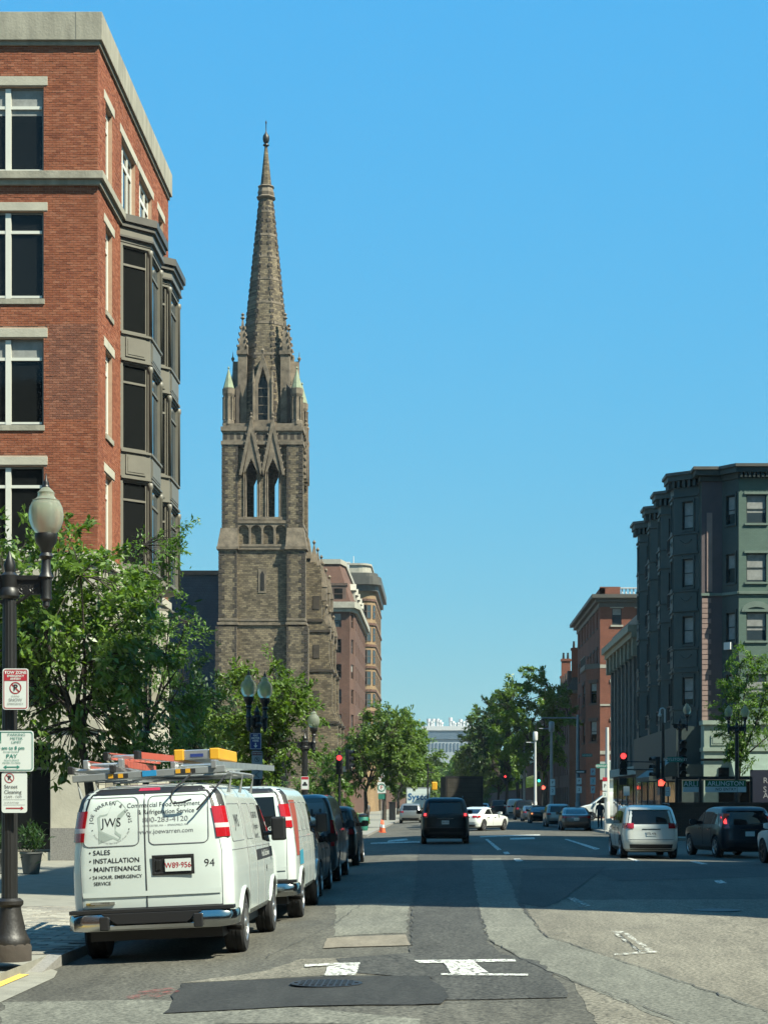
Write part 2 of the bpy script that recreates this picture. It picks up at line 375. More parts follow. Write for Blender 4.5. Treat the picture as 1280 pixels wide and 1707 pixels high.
M['sign_green2'] = mat('station_green', (.012,.15,.035), .45, var=.05)
M['sign_blue'] = mat('sign_blue', (.02,.045,.22), .5, var=.05)
M['ink'] = mat('black_ink', (.018,.018,.02), .6, var=0)
M['ink_grey'] = mat('grey_ink', (.20,.21,.21), .6, var=0)
M['ink_red'] = mat('red_ink', (.45,.02,.03), .6, var=0)
M['ink_green'] = mat('green_ink', (.03,.26,.20), .6, var=0)
M['ink_pale'] = mat('pale_grey_green', (.36,.43,.39), .6, var=.05)
M['globe'] = None
M['orange'] = mat('ladder_orange', (.50,.10,.06), .5, var=.1)
M['yellow'] = mat('yellow_plastic', (.80,.40,.02), .5, var=.08)
M['cyan'] = mat('blue_tape', (.02,.30,.62), .5, var=.05)
M['cone'] = mat('cone_orange', (.85,.13,.03), .55, var=.05)
M['bark'] = mat('bark', (.055,.045,.034), .95, var=.35, vs=6, bump=.5, bs=18)
M['galv'] = mat('galvanised_steel', (.30,.32,.32), .5, .3, var=.15)
M['white_pole'] = mat('white_pole', (.60,.61,.58), .45, var=.06)
M['haze_blue'] = mat('hazed_glass', (.12,.18,.24), .2, var=.05)  # far glazing, with distant haze put into its colour
g_, nt_, b_ = newmat('frosted_globe'); b_.inputs['Base Color'].default_value = (.60,.64,.54,1); b_.inputs['Roughness'].default_value = .28
b_.inputs['Transmission Weight'].default_value = .80; b_.inputs['IOR'].default_value = 1.06; M['globe'] = g_
def paint(name, c, metal=.35, rough=.28): return mat(name, c, rough, metal, var=.03, vs=1, coat=.7)
M['p_black'] = mat('black_paint', (.008,.008,.009), .3, 0, var=.03, spec=.25, coat=.12); M['p_grey'] = paint('grey_paint', (.075,.082,.08), .5)
M['p_slate'] = paint('slate_paint', (.055,.075,.085), .3); M['p_silver'] = paint('silver_paint', (.33,.34,.32), .6, .32)
M['p_beige'] = paint('pale_metallic_paint', (.80,.82,.74), .1, .3); M['p_white'] = paint('pure_white_paint', (.80,.84,.80), 0, .25)
M['p_navy'] = mat('navy_paint', (.012,.019,.028), .3, .1, var=.03, spec=.3, coat=.3); M['p_blue'] = paint('steel_blue_paint', (.12,.16,.19), .5)
# ================================================================ ground, road, pavements
def flat(name, m, x0, x1, y0, y1, z):
    return struct(MB().add([(x0,y0,z),(x1,y0,z),(x1,y1,z),(x0,y1,z)], [(0,1,2,3)]).build(name, m))
flat('ground', M['soil'], -3000, 3000, -300, 4000, -.6)
mb = MB(); xs = [-90,-5.2,-1.2,2.5,10.5,90]; ys = [-12,60,100,900]
for i in range(5):
    for j in range(3):
        if i in (0, 4) and j == 2: continue
        mb.add([(xs[i],ys[j],road_z(xs[i])),(xs[i+1],ys[j],road_z(xs[i+1])),(xs[i+1],ys[j+1],road_z(xs[i+1])),(xs[i],ys[j+1],road_z(xs[i]))], [(0,1,2,3)])
struct(mb.build('road', M['asphalt'], fixn=False))
KERB = -4.55
def walk_z(X, Y):
    z = -.055
    if 16.2 < Y < 21.6 and X > -6.6:
        k = min(1, (Y-16.2)/1.0, (21.6-Y)/1.2); d = max(0, min(1, (X+6.6)/1.9))
        z -= .125*k*d
    return z
def sheet(name, m, xs, ys, zf, skirt=True):
    mb = MB(); nx, ny = len(xs), len(ys)
    mb.add([(x,y,zf(x,y)) for y in ys for x in xs], [(j*nx+i, j*nx+i+1, (j+1)*nx+i+1, (j+1)*nx+i) for j in range(ny-1) for i in range(nx-1)])
    if skirt:
        for a, b in [((xs[0],ys[0]),(xs[-1],ys[0])),((xs[-1],ys[0]),(xs[-1],ys[-1])),((xs[-1],ys[-1]),(xs[0],ys[-1]))]:
            mb.add([(a[0],a[1],-.5),(b[0],b[1],-.5),(b[0],b[1],zf(*b)),(a[0],a[1],zf(*a))], [(0,1,2,3)])
    return struct(mb.build(name, m, fixn=False))
sheet('pavement_left', M['concrete'], [-70,-12,-9,-6.6,-6.1,-5.6,-5.1,-4.72], [2,10,16.2,16.7,17.2,18,18.45,19,20,20.3,20.4,21,21.6,25,40,64], walk_z)
def kerb(name, x0, x1, ys, zf, m):
    root = None
    for k in range(len(ys)-1):
        y0, y1 = ys[k]+.006, ys[k+1]-.006
        mb = MB(); mb.add([(x0,y0,-.5),(x1,y0,-.5),(x1,y1,-.5),(x0,y1,-.5),(x0,y0,zf(x0,y0)),(x1,y0,zf(x1,y0)),(x1,y1,zf(x1,y1)),(x0,y1,zf(x0,y1))],
               [(0,3,2,1),(4,5,6,7),(0,1,5,4),(1,2,6,5),(2,3,7,6),(3,0,4,7)])
        if root is None: root = struct(mb.build(name, m))
        else: mb.build('kerb_stone', m, root)
kerb('kerb_left', -4.72, KERB, [4,7,10,13,16.2,17.4,19,20.4,21.6,24,26.5,29,32,35,38,42,46,50,55,60,64], lambda x, y: walk_z(x, y)+.004, M['granite'])
# far pavements beyond the junction
sheet('pavement_far_left', M['concrete'], [-70,-10,-4.15], [97,130,300,880], lambda x, y: -.04)
kerb('kerb_far_left', -4.15, -3.98, [97,104,112,120,130,145,165,200,300,500], lambda x, y: -.036, M['granite'])
sheet('pavement_far_right', M['concrete'], [9.45,20,70], [84,130,300,880], lambda x, y: .06)
kerb('kerb_far_right', 9.28, 9.45, [84,90,96,104,112,120,130,145,165,200,300,500], lambda x, y: .064, M['granite'])
sheet('pavement_right', M['concrete'], [13.2,30,80], [-10,20,47], lambda x, y: .05)
# brick-like pavers beside the near kerb
pm = [mat('paver_%d' % i, c, .85, var=.25, vs=9, bump=.3, bs=40) for i, c in enumerate([(.29,.27,.22),(.20,.19,.16),(.38,.36,.295),(.24,.225,.19)])]
pav = flat('paved_strip', M['granite'], -7.3, -4.73, 21.62, 31.3, -.050)
pme = []
for i in range(4):
    t = MB(); t.loft([[(-.205,-.10,0),(.205,-.10,0),(.205,.10,0),(-.205,.10,0)],[(-.195,-.09,.012),(.195,-.09,.012),(.195,.09,.012),(-.195,.09,.012)]])
    o = t.build('paver', pm[i]); pme.append(o.data); bpy.data.objects.remove(o)
r = random.Random(5)
for j in range(45):
    for i in range(6):
        if (i+j*7) % 23 == 5: pass
        o = link('paver', pme[r.choice([0,0,1,2,2,3])], pav)
        o.location = (-7.05+.425*i+(.2 if j % 2 else 0)-.05, 21.75+.214*j, -.046+r.uniform(-.004,.006)); o.rotation_euler = (r.uniform(-.03,.03), r.uniform(-.015,.015), r.uniform(-.02,.02))
# dropped-kerb apron and tactile plate with its domes
def apron_z(x, y):
    z0 = walk_z(-5.2, 19)+.006; z1 = road_z(-4.3)+.006
    return z0+(z1-z0)*(x+5.2)/.9 if x > -5.2 else walk_z(x, 19)+.006
ax = [-6.55,-6.1,-5.6,-5.2,-4.9,-4.62,-4.3]; ay = [16.9,17.6,18.4,19.2,20,20.75,21.0]
am = MB(); nx_ = len(ax); am.add([(x+(-.0 if j < 5 else -.12*(j-4) if x > -4.5 else 0), y, apron_z(x, y)) for j, y in enumerate(ay) for x in ax], [(j*nx_+i, j*nx_+i+1, (j+1)*nx_+i+1, (j+1)*nx_+i) for j in range(len(ay)-1) for i in range(nx_-1)])
struct(am.build('kerb_ramp', M['concrete'], fixn=False))
px0, px1, py0, py1 = -6.0, -4.62, 18.4, 20.2; tp = MB()
_x = [px0,-5.6,-5.2,-4.9,px1]; tp.add([(x,y,apron_z(x,y)+.008) for y in (py0,py1) for x in _x], [(i,i+1,i+6,i+5) for i in range(4)])
tpo = struct(tp.build('tactile_plate', M['tactile'], fixn=False)); dm = MB()
for i in range(21):
    for j in range(24): x = px0+.05+i*.065; y = py0+.05+j*.073; dm.lathe([(.024,0),(.018,.006),(.004,.009)], (x, y, apron_z(x,y)+.008), 6)
stuff(dm.build('tactile_dome', M['tactile'], tpo, fixn=False))

def poly_sheet(name, m, pts, lift, jag=.0, seed=1, kids=None):
    rr = random.Random(seed); P2 = []
    for k in range(len(pts)):
        a, b = Vector(pts[k]), Vector(pts[(k+1) % len(pts)]); n = max(1, int((b-a).length/.35)) if jag else 1
        nn = Vector((-(b-a).y, (b-a).x)); nn = nn.normalized() if nn.length else nn
        for i in range(n): P2.append(a+(b-a)*i/n+nn*(rr.uniform(-jag, jag) if i else 0))
    bm = bmesh.new(); f = bm.faces.new([bm.verts.new((p.x, p.y, 0)) for p in P2])
    bmesh.ops.triangulate(bm, faces=bm.faces)
    for cx in (-1.2, 2.5): bmesh.ops.bisect_plane(bm, geom=bm.verts[:]+bm.edges[:]+bm.faces[:], plane_co=(cx,0,0), plane_no=(1,0,0))
    for v in bm.verts: v.co.z = road_z(v.co.x)+lift
    bmesh.ops.recalc_face_normals(bm, faces=bm.faces)
    if sum(f.normal.z for f in bm.faces) < 0: bmesh.ops.reverse_faces(bm, faces=bm.faces)
    me = bpy.data.meshes.new(name); bm.to_mesh(me); bm.free(); me.materials.append(m)
    return struct(link(name, me))
def gp(*pp): return [ground(x, y) for x, y in pp]
poly_sheet('road_resurfacing', M['asphalt_tan'], gp((868,1503),(1290,1500),(1290,1712),(1000,1712),(905,1562)), .003, .03, 2)
poly_sheet('road_trench', M['asphalt_light'], gp((780,1432),(835,1432),(862,1505),(905,1560),(1290,1690),(1290,1712),(1130,1712),(880,1605),(812,1568),(795,1507)), .006, .03, 3)
poly_sheet('road_patch', M['asphalt_dark'], gp((700,1405),(783,1402),(795,1505),(812,1568),(832,1592),(900,1604),(930,1636),(946,1665),(742,1669),(720,1632),(560,1622),(560,1600),(684,1590),(688,1512)), .009, .035, 4)
poly_sheet('road_patch', M['asphalt_black'], gp((302,1642),(716,1629),(748,1664),(735,1676),(272,1692)), .012, .035, 5)
poly_sheet('road_patch', M['asphalt_patch'], gp((545,1566),(676,1560),(685,1578),(538,1583)), .012, .01, 6)
poly_sheet('road_patch', M['asphalt_light'], gp((560,1508),(684,1508),(676,1556),(556,1562)), .004, .03, 7)
poly_sheet('road_patch', M['asphalt_dark'], gp((870,1450),(1010,1446),(930,1507),(905,1514),(862,1507)), .009, .04, 8)
poly_sheet('road_patch', M['asphalt_tan'], gp((440,1620),(500,1600),(670,1596),(690,1625),(300,1640)), .003, .05, 9)
poly_sheet('road_patch', M['asphalt_dark'], gp((985,1452),(1290,1440),(1290,1462),(1030,1470)), .005, .03, 11)
poly_sheet('road_patch', M['asphalt_light'], gp((0,1672),(260,1668),(700,1700),(700,1712),(0,1712)), .003, .05, 12)
def crack_line(pp, wd0=.03, seed=0):
    rr = random.Random(seed); wd = wd0*.42; pts = gp(*pp); out = []
    for k in range(len(pts)-1):
        a, b = Vector(pts[k]), Vector(pts[k+1]); n = max(2, int((b-a).length/.25))
        for i in range(n): out.append(a+(b-a)*i/n+Vector((rr.uniform(-.03,.03), rr.uniform(-.03,.03))))
    out.append(Vector(pts[-1])); mb = MB(); L, Rr = [], []
    for k, p in enumerate(out):
        d = out[min(k+1, len(out)-1)]-out[max(k-1, 0)]; nn = Vector((-d.y, d.x)).normalized()*wd*rr.uniform(.3, 1)
        for q, S in ((p+nn, L), (p-nn, Rr)): S.append((q.x, q.y, road_z(q.x)+.0155))
    vs = L+Rr; n = len(L); mb.add(vs, [(i, n+i, n+i+1, i+1) for i in range(n-1)])
    struct(mb.build('road_crack', M['crack'], fixn=False))
crack_line([(793,1507),(815,1568),(880,1607),(1000,1655),(1150,1708)], .02, 1)
crack_line([(865,1507),(908,1562),(1060,1612),(1280,1690)], .025, 2)
crack_line([(686,1512),(684,1588)], .02, 3); crack_line([(905,1562),(960,1555),(1100,1548)], .02, 4)
crack_line([(560,1690),(740,1674),(950,1668)], .02, 5); crack_line([(440,1600),(560,1540),(640,1480)], .015, 6)
crack_line([(930,1600),(1040,1592),(1160,1598),(1280,1588)], .015, 7); crack_line([(690,1440),(785,1436),(1020,1430)], .03, 8)
def mark(pp, m='paint', jag=.012, seed=0, name='road_marking', lift=.019):
    return poly_sheet(name, M[m], gp(*pp), lift, jag, seed)
mark([(508,1611),(600,1608),(600,1611),(508,1615)], seed=1); mark([(545,1611),(598,1609),(592,1629),(540,1630)], seed=2)
mark([(690,1604),(858,1602),(860,1606),(700,1609)], seed=3); mark([(738,1607),(790,1606),(815,1625),(752,1627)], seed=4)
mark([(735,1626),(880,1627),(880,1630),(735,1629)], seed=5)
mark([(1018,1555),(1040,1555),(1091,1588),(1068,1592)], seed=6, m='paint_worn'); mark([(1030,1559),(1039,1559),(1076,1586),(1066,1588)], m='asphalt_tan', seed=7, lift=.023)
mark([(1024,1593),(1095,1588),(1095,1591),(1024,1596)], m='paint_worn', seed=8)
mark([(944,1498),(956,1498),(986,1512),(968,1515)], m='paint_worn', seed=9); mark([(808,1400),(813,1400),(836,1418),(829,1419)], seed=10)
mark([(838,1422),(846,1421),(850,1425),(842,1426)], seed=11); mark([(940,1400),(946,1400),(1000,1416),(992,1418)], seed=12)
mark([(1045,1432),(1052,1432),(1068,1437),(1060,1438)], seed=13); mark([(1150,1438),(1160,1437),(1180,1442),(1170,1443)], seed=14)
mark([(856,1433),(866,1433),(872,1437),(860,1438)], seed=15); mark([(1190,1470),(1202,1469),(1212,1474),(1196,1475)], seed=16)
mark([(618,1406),(700,1404),(700,1406),(618,1408)], seed=17); mark([(648,1402),(678,1399),(680,1402),(645,1405)], seed=18)
mark([(800,1395),(900,1392),(900,1394),(800,1397)], seed=19); mark([(850,1398),(890,1397),(892,1400),(850,1401)], seed=20)
mark([(205,1668),(235,1655),(285,1650),(300,1656),(250,1670)], m='red_spray', jag=.05, seed=21, name='spray_mark')
# manhole cover
cx, cy = ground(544, 1643); mh = MB(); z = road_z(cx)+.016
mh.lathe([(.36,0),(.36,.006),(.33,.008),(.02,.008)], (cx, cy, z), 28)
mho = tag(mh.build('manhole_cover', M['iron_brown']), 'round iron manhole cover set in the black asphalt patch', 'manhole cover')
kn = MB()
for i in range(-5, 6):
    for j in range(-5, 6):
        if i*i+j*j < 26: kn.box(cx+i*.06-.018, cx+i*.06+.018, cy+j*.06-.018, cy+j*.06+.018, z+.008, z+.015)
stuff(kn.build('raised_stud', M['iron_brown'], mho, fixn=False))
cx, cy = ground(1195, 1519); mh = MB().lathe([(.40,0),(.40,.006),(.36,.008),(.02,.008)], (cx, cy, road_z(cx)+.008), 28)
tag(mh.build('manhole_cover', M['iron_brown']), 'round iron manhole cover in the tan asphalt near the right edge', 'manhole cover')
# ================================================================ facade tools
class Plane:
    def __init__(s, o, u, n): s.o = Vector((o[0], o[1], 0)); s.u = Vector((u[0], u[1], 0)).normalized(); s.n = Vector((n[0], n[1], 0)).normalized()
    def p(s, u, z, d=0): q = s.o+s.u*u+s.n*d; return (q.x, q.y, z)
def plane2(a, b):                                        # wall seen from outside, a at its left end, b at its right
    a, b = Vector(a), Vector(b); d = b-a; return Plane(a, d, (d.y, -d.x)), d.length
def pbox(mb, pl, u0, u1, z0, z1, d0, d1):
    vs = [pl.p(u, z, d) for z in (z0, z1) for u, d in ((u0,d1),(u1,d1),(u1,d0),(u0,d0))]
    return mb.add(vs, [(0,3,2,1),(4,5,6,7),(0,1,5,4),(1,2,6,5),(2,3,7,6),(3,0,4,7)])
def pquad(mb, pl, u0, u1, z0, z1, d): return mb.add([pl.p(u0,z0,d), pl.p(u1,z0,d), pl.p(u1,z1,d), pl.p(u0,z1,d)], [(0,1,2,3)])
def wall(mb, pl, u0, u1, z0, z1, holes, depth=.25, d=0):
    us = sorted({u0, u1} | {min(max(h[k], u0), u1) for h in holes for k in (0, 1)}); zs = sorted({z0, z1} | {min(max(h[k], z0), z1) for h in holes for k in (2, 3)})
    for i in range(len(us)-1):
        for j in range(len(zs)-1):
            cu, cz = (us[i]+us[i+1])/2, (zs[j]+zs[j+1])/2
            if any(h[0] < cu < h[1] and h[2] < cz < h[3] for h in holes): continue
            pquad(mb, pl, us[i], us[i+1], zs[j], zs[j+1], d)
    for h in holes:
        a, b, e, f = h[:4]; D = d-depth
        mb.add([pl.p(a,e,d),pl.p(a,e,D),pl.p(a,f,D),pl.p(a,f,d)], [(0,1,2,3)]); mb.add([pl.p(b,e,d),pl.p(b,f,d),pl.p(b,f,D),pl.p(b,e,D)], [(0,1,2,3)])
        mb.add([pl.p(a,f,d),pl.p(a,f,D),pl.p(b,f,D),pl.p(b,f,d)], [(0,1,2,3)]); mb.add([pl.p(a,e,d),pl.p(b,e,d),pl.p(b,e,D),pl.p(a,e,D)], [(0,1,2,3)])
    return mb
def window(par, pl, u0, u1, z0, z1, fm, gm, d=-.12, muls=(), trans=(), fw=.06, mw=.05, blind=None, name='window'):
    """frame mesh with each pane a child; muls: u positions of mullions, trans: z positions of transoms"""
    mb = MB(); pbox(mb, pl, u0, u0+fw, z0, z1, d-.05, d); pbox(mb, pl, u1-fw, u1, z0, z1, d-.05, d)
    pbox(mb, pl, u0+fw, u1-fw, z1-fw, z1, d-.05, d); pbox(mb, pl, u0+fw, u1-fw, z0, z0+fw, d-.05, d)
    for m in muls: pbox(mb, pl, m-mw/2, m+mw/2, z0+fw, z1-fw, d-.05, d+.012)
    cols = [u0+fw]+[m for m in muls]+[u1-fw]; rows = [z0+fw]+list(trans)+[z1-fw]
    for t in trans: pbox(mb, pl, u0+fw, u1-fw, t-mw/2, t+mw/2, d-.05, d+.006)
    fo = mb.build(name, fm, par)
    for i in range(len(cols)-1):
        for j in range(len(rows)-1):
            g = gm[(i+j) % len(gm)] if isinstance(gm, list) else gm
            pbox(MB(), pl, 0, 1, 0, 1, 0, 1)
            q = MB(); pbox(q, pl, cols[i], cols[i+1], rows[j], rows[j+1], d-.045, d-.035); q.build('pane', g, fo)
    if blind:
        q = MB(); pbox(q, pl, u0+fw, u1-fw, z1-fw-blind*(z1-z0), z1-fw, d-.034, d-.030); q.build('blind', M['blind'], fo)
    return fo

# ================================================================ brick office building on the left
YB = 55.6; XB = -10.6; ZT = PZ(22, YB)
def zb(y): return PZ(y, YB)
bl = thing('office_building', 'red brick office building with grey stone cornice and projecting metal bays, left edge', 'building', (-16,62,-.05), world=True)
front = Plane((XB, YB), (1,0), (0,-1)); UF = -22.0
def uf(x): return PX(x, YB)-XB
rows = [(144,287),(352,498),(564,709),(777,921)]; lint = [(127,142),(337,351),(547,562),(761,775)]
win_c = uf(13); hw = uf(73)-win_c
fcols = [win_c, win_c-5.2, win_c-10.4, win_c-15.6]
holes = []
for c in fcols:
    for (a, b) in rows: holes.append((c-hw, c+hw, zb(b), zb(a)))
base_top = zb(921)
mb = MB(); wall(mb, front, UF, 0, base_top, ZT-.2, holes, .3)
LEN = 14.3
side = Plane((XB, YB), (0,1), (1,0))
def us(x): return 31800/(VX-x)-YB
scols = [(us(175.5), us(187)), (us(202), us(225.5)), (us(231.5), us(253)), (us(262), us(272.5))]
scols[3] = (LEN-scols[0][1], LEN-scols[0][0])
sh = [(scols[i][0], scols[i][1], zb(b), zb(a)) for k, (a, b) in enumerate(rows) for i in range(4) if k == 0 or i in (0, 3)]
wall(mb, side, 0, LEN, base_top, ZT-.2, sh, .3)
back = Plane((XB, YB+LEN), (-1,0), (0,1)); wall(mb, back, 0, 22, -.2, ZT-.2, [], .3)
mb.build('wall', M['mortar'], bl, fixn=False)
MB().add([(XB-.05,YB+.05,ZT-.3),(XB-22,YB+.05,ZT-.3),(XB-22,YB+LEN-.05,ZT-.3),(XB-.05,YB+LEN-.05,ZT-.3)], [(0,1,2,3)]).build('roof', M['dark_roof'], bl)
# face bricks: real pieces proud of the mortar
def brick_cells(pl, u0, u1, z0, z1, holes, bw=.215, bh=.0737, gap=.011):
    out = []; nr = int((z1-z0)/bh)
    for r_ in range(nr):
        z = z0+r_*bh; off = (bw/2 if r_ % 2 else 0); k = int((u1-u0)/bw)+2
        for i in range(k):
            # laid from the corner, which stays flush
            b = u1-i*bw+off-(bw if False else 0); a = b-bw+gap
            b = min(b, u1); a = max(a, u0)
            segs = [(a, b)]
            for h in holes:
                if z+bh-gap > h[2] and z < h[3]:
                    ns = []
                    for s0, s1 in segs:
                        if h[1] <= s0 or h[0] >= s1: ns.append((s0, s1))
                        else:
                            if h[0]-s0 > .03: ns.append((s0, h[0]))
                            if s1-h[1] > .03: ns.append((h[1], s1))
                    segs = ns
            for s0, s1 in segs:
                if s1-s0 > .03: out.append((s0, s1, z, z+bh-gap))
    return out
rr = random.Random(3); lintb = []
for c in fcols[:2]:
    for (a, b) in lint: lintb.append((uf(-53)-uf(13)+c, uf(79)-uf(13)+c, zb(b), zb(a)))
cells = brick_cells(front, uf(-110), -.001, base_top, ZT-.9, holes+lintb)
single = [i for i, c in enumerate(cells) if zb(700) < c[2] < zb(540) and c[0] > uf(74) and c[1]-c[0] > .15]
single = set(single[:300])
bb = MB(); shared = {}
root_b = None
for i, (a, b, z0, z1) in enumerate(cells):
    e = rr.uniform(.006, .016)
    if i in single:
        key = round(b-a, 3)
        if key not in shared:
            t = MB(); t.box(-(b-a)/2, (b-a)/2, -.012, .0, 0, z1-z0); o = t.build('brick', M['brick_isl'], bl); shared[key] = [o.data]
            for v in range(5):
                mm = o.data.copy(); mm.materials[0] = [mat('single_brick_%d_%d' % (len(shared), v), cc, .9, var=.1, vs=8, bump=.25) for cc in [[(.21,.075,.042),(.29,.105,.058),(.25,.088,.047),(.33,.13,.075),(.24,.082,.045)][v]]][0]; shared[key].append(mm)
            bpy.data.objects.remove(o)
        o = link('brick', rr.choice(shared[key][1:]), bl); p = front.p((a+b)/2, z0, 0); o.location = (p[0], p[1]-e+.012, p[2])
    else: 
        pl = front; vs = [pl.p(u, z, d) for z in (z0, z1) for u, d in ((a,e),(b,e),(b,0),(a,0))]
        bb.add(vs, [(0,3,2,1),(4,5,6,7),(0,1,5,4),(1,2,6,5),(3,0,4,7)])
slint = []
for i in range(4):
    for k, (a, b) in enumerate(lint):
        if k == 0 or i in (0, 3): slint.append((max(scols[i][0]-.28, .05), scols[i][1]+.32, zb(b), zb(a)))
for (a, b, z0, z1) in brick_cells(side, .0, LEN, base_top, ZT-.9, sh+slint+[(3.9,12.2,base_top,zb(300))]):
    e = rr.uniform(.006, .016); pl = side; vs = [pl.p(u, z, d) for z in (z0, z1) for u, d in ((a,e),(b,e),(b,0),(a,0))]
    bb.add(vs, [(0,3,2,1),(4,5,6,7),(0,1,5,4),(1,2,6,5),(3,0,4,7)])
stuff(bb.build('brick_facing', M['brick_isl'], bl, fixn=False))
# cornice, belt course, lintels
def band(name, m, prof, u0=UF, u1=LEN, corner=(XB, YB)):
    """profile [(z0,z1,overhang)] run along the front and round the corner along the side"""
    mb = MB()
    for z0, z1, o in prof:
        poly = [(XB+UF, YB-o), (XB+o, YB-o), (XB+o, YB+LEN+o*.3), (XB-.3, YB+LEN+o*.3), (XB-.3, YB+.3), (XB+UF, YB+.3)]
        mb.prism(poly, z0, z1)
    return mb.build(name, m, bl, bevel=.012)
band('cornice', M['cornice'], [(zb(69), ZT, .16), (zb(76), zb(69), .08)])
cj = MB()
for u in (uf(128), uf(-20), uf(-170)): pbox(cj, front, u-.012, u+.012, zb(69)+.01, ZT-.02, .155, .164)
for u in (3., 6.2, 9.4, 12.4): pbox(cj, side, u-.012, u+.012, zb(69)+.01, ZT-.02, .155, .164)
explode(cj.build('cornice_joint', M['grey_frame'], bl))
band('belt_course', M['cornice'], [(zb(300), zb(287), .20), (zb(309), zb(300), .10)])
for c in fcols:
    for k, (a, b) in enumerate(lint):
        t = MB(); pbox(t, front, c-hw-.13, c+hw+.12, zb(b), zb(a), -.1, .03); t.build('lintel', M['limestone'], bl, bevel=.008)
        r0, r1 = rows[k]
        if k: t = MB(); pbox(t, front, c-hw-.04, c+hw+.03, zb(r1+9), zb(r1), -.2, .05); t.build('sill', M['cornice'], bl, bevel=.008)
        f = window(bl, front, c-hw+.01, c+hw-.01, zb(r1)+.01, zb(r0)-.01, M['grey_frame'], M['glass'], -.10, [], [], .055, blind=[None,.3,None,.22][(k*3+fcols.index(c)*2+1) % 4])
        # heavy white mullion and transoms in front of the panes
        t = MB(); pbox(t, front, c-.085, c+.085, zb(r1)+.03, zb(r0)-.04, -.13, -.06)
        for s in (-1, 1): pbox(t, front, *(sorted((c+s*.086, c+s*(hw-.075)))), zb(r0+36), zb(r0+31), -.13, -.075); pbox(t, front, *(sorted((c+s*.086, c+s*(hw-.075)))), zb(r1)+.05, zb(r1)+.12, -.13, -.075)
        t.build('mullion', M['white_frame'], f)
for i in range(4):
    for k, (a, b) in enumerate(lint):
        if not (k == 0 or i in (0, 3)): continue
        u0, u1 = scols[i]; r0, r1 = rows[k]
        t = MB(); pbox(t, side, max(u0-.28, .05), u1+.32, zb(b), zb(a), -.1, .03); t.build('lintel', M['limestone'], bl, bevel=.008)
        if k: t = MB(); pbox(t, side, u0-.06, u1+.06, zb(r1+9), zb(r1), -.2, .06); t.build('sill', M['cornice'], bl, bevel=.008)
        n = 1 if i in (0, 3) else 3
        f = window(bl, side, u0+.01, u1-.01, zb(r1)+.01, zb(r0)-.01, M['white_frame'], M['glass'], -.13, [u0+(u1-u0)*q/(n) for q in range(1, n)], [zb(r0+33)], .2 if n == 1 else .14, .14)
# projecting metal bays on the street side
def bay(y0, y1, pr):
    a = (XB, y0); b = (XB+pr, y0+pr*.95); c = (XB+pr, y1-pr*.95); d = (XB, y1)
    part = MB(); part.prism([a, b, c, d], zb(300)-.02, zb(300))
    zc = zb(300)
    cor = MB()
    def ringp(o): return [(XB, y0-o), (XB+pr+o*.9, y0+pr*.95-o*.45), (XB+pr+o*.9, y1-pr*.95+o*.45), (XB, y1+o)]
    cor.mi(1).prism(ringp(.28), zc-.02, zc+.22); cor.prism(ringp(.2), zc-.18, zc-.02); cor.mi(0).prism(ringp(.1), zc-.46, zc-.18); cor.mi(1).prism(ringp(.14), zc-.52, zc-.46); cor.mi(0).prism(ringp(.03), zc-.66, zc-.52)
    co = cor.build('bay_cornice', [M['bay_metal'], M['bay_dark']], bl)
    body = MB(); glassq = []
    w0 = PZ(414, 60); fl = [(w0, w0-2.85), (w0-3.9, w0-6.75), (w0-7.8, w0-10.65)]
    zlow = base_top+.05
    bo = None
    planes = [plane2(a, b), plane2(b, c), plane2(c, d)]
    hl = []
    for pl, Ln in planes:
        hh = []
        for zt, zl in fl: hh.append((.10, Ln-.10, max(zl, zlow+.1), zt))
        wall(body, pl, 0, Ln, zlow, zc-.66, hh, .12); hl.append((pl, Ln, hh))
        # spandrel panels with raised frame, pipe-like corner posts
        for zt, zl in fl:
            if zl-.95 > zlow: pbox(body, pl, .2, Ln-.2, zl-.82, zl-.18, 0, .035); pbox(body, pl, .27, Ln-.27, zl-.75, zl-.25, .035, .05)
            pbox(body, pl, -.0, Ln, zl-.1, zl-.03, .0, .07); pbox(body, pl, -.0, Ln, zl-.98, zl-.91, .0, .07)
    body.prism([a, b, c, d], zlow-.12, zlow)
    bo = body.build('bay', M['bay_metal'], bl, fixn=False)
    for pl, Ln, hh in hl:
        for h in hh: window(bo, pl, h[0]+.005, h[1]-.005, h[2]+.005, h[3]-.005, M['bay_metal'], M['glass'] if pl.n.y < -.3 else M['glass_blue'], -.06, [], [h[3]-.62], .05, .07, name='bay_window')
    pp = MB()
    for q in (b, c):
        for zt, zl in fl: pp.lathe([(.07,zl-.02),(.07,zt-.2),(.1,zt-.15),(.1,zt),(.07,zt+.02)], (q[0], q[1], 0), 8)
    explode(pp.build('corner_post', M['bay_metal'], bo, smooth=40))
bay(59.5, 63.35, .86); bay(63.75, 67.6, .86)
# limestone ground storeys
mb = MB(); gh = []
for k in range(5):
    u = uf(20)-k*4.4; gh += [(u-1.5, u+1.2, .2, 3.6), (u-1.5, u+1.2, 4.7, 8.3)]
gh = [h for h in gh if h[1] < -.3]
wall(mb, front, UF, 0, -.2, base_top, gh, .45, .04)
gs = [(1.2, 2.9, 4.7, 8.3), (4.4, 7.2, .6, 3.6), (4.4, 7.2, 4.7, 8.3), (8.6, 11.4, .6, 3.6), (8.6, 11.4, 4.7, 8.3), (12.3, 13.6, 4.7, 8.3), (1.0, 3.0, .1, 3.6)]
wall(mb, side, -.04, LEN, -.2, base_top, gs, .45, .04)
b0 = mb.build('limestone_base', M['limestone'], bl, fixn=False)
for h in gh: window(b0, front, h[0]+.02, h[1]-.02, h[2]+.02, h[3]-.02, M['grey_frame'], M['glass'], -.3, [(h[0]+h[1])/2], [h[3]-.8], .07, .07)
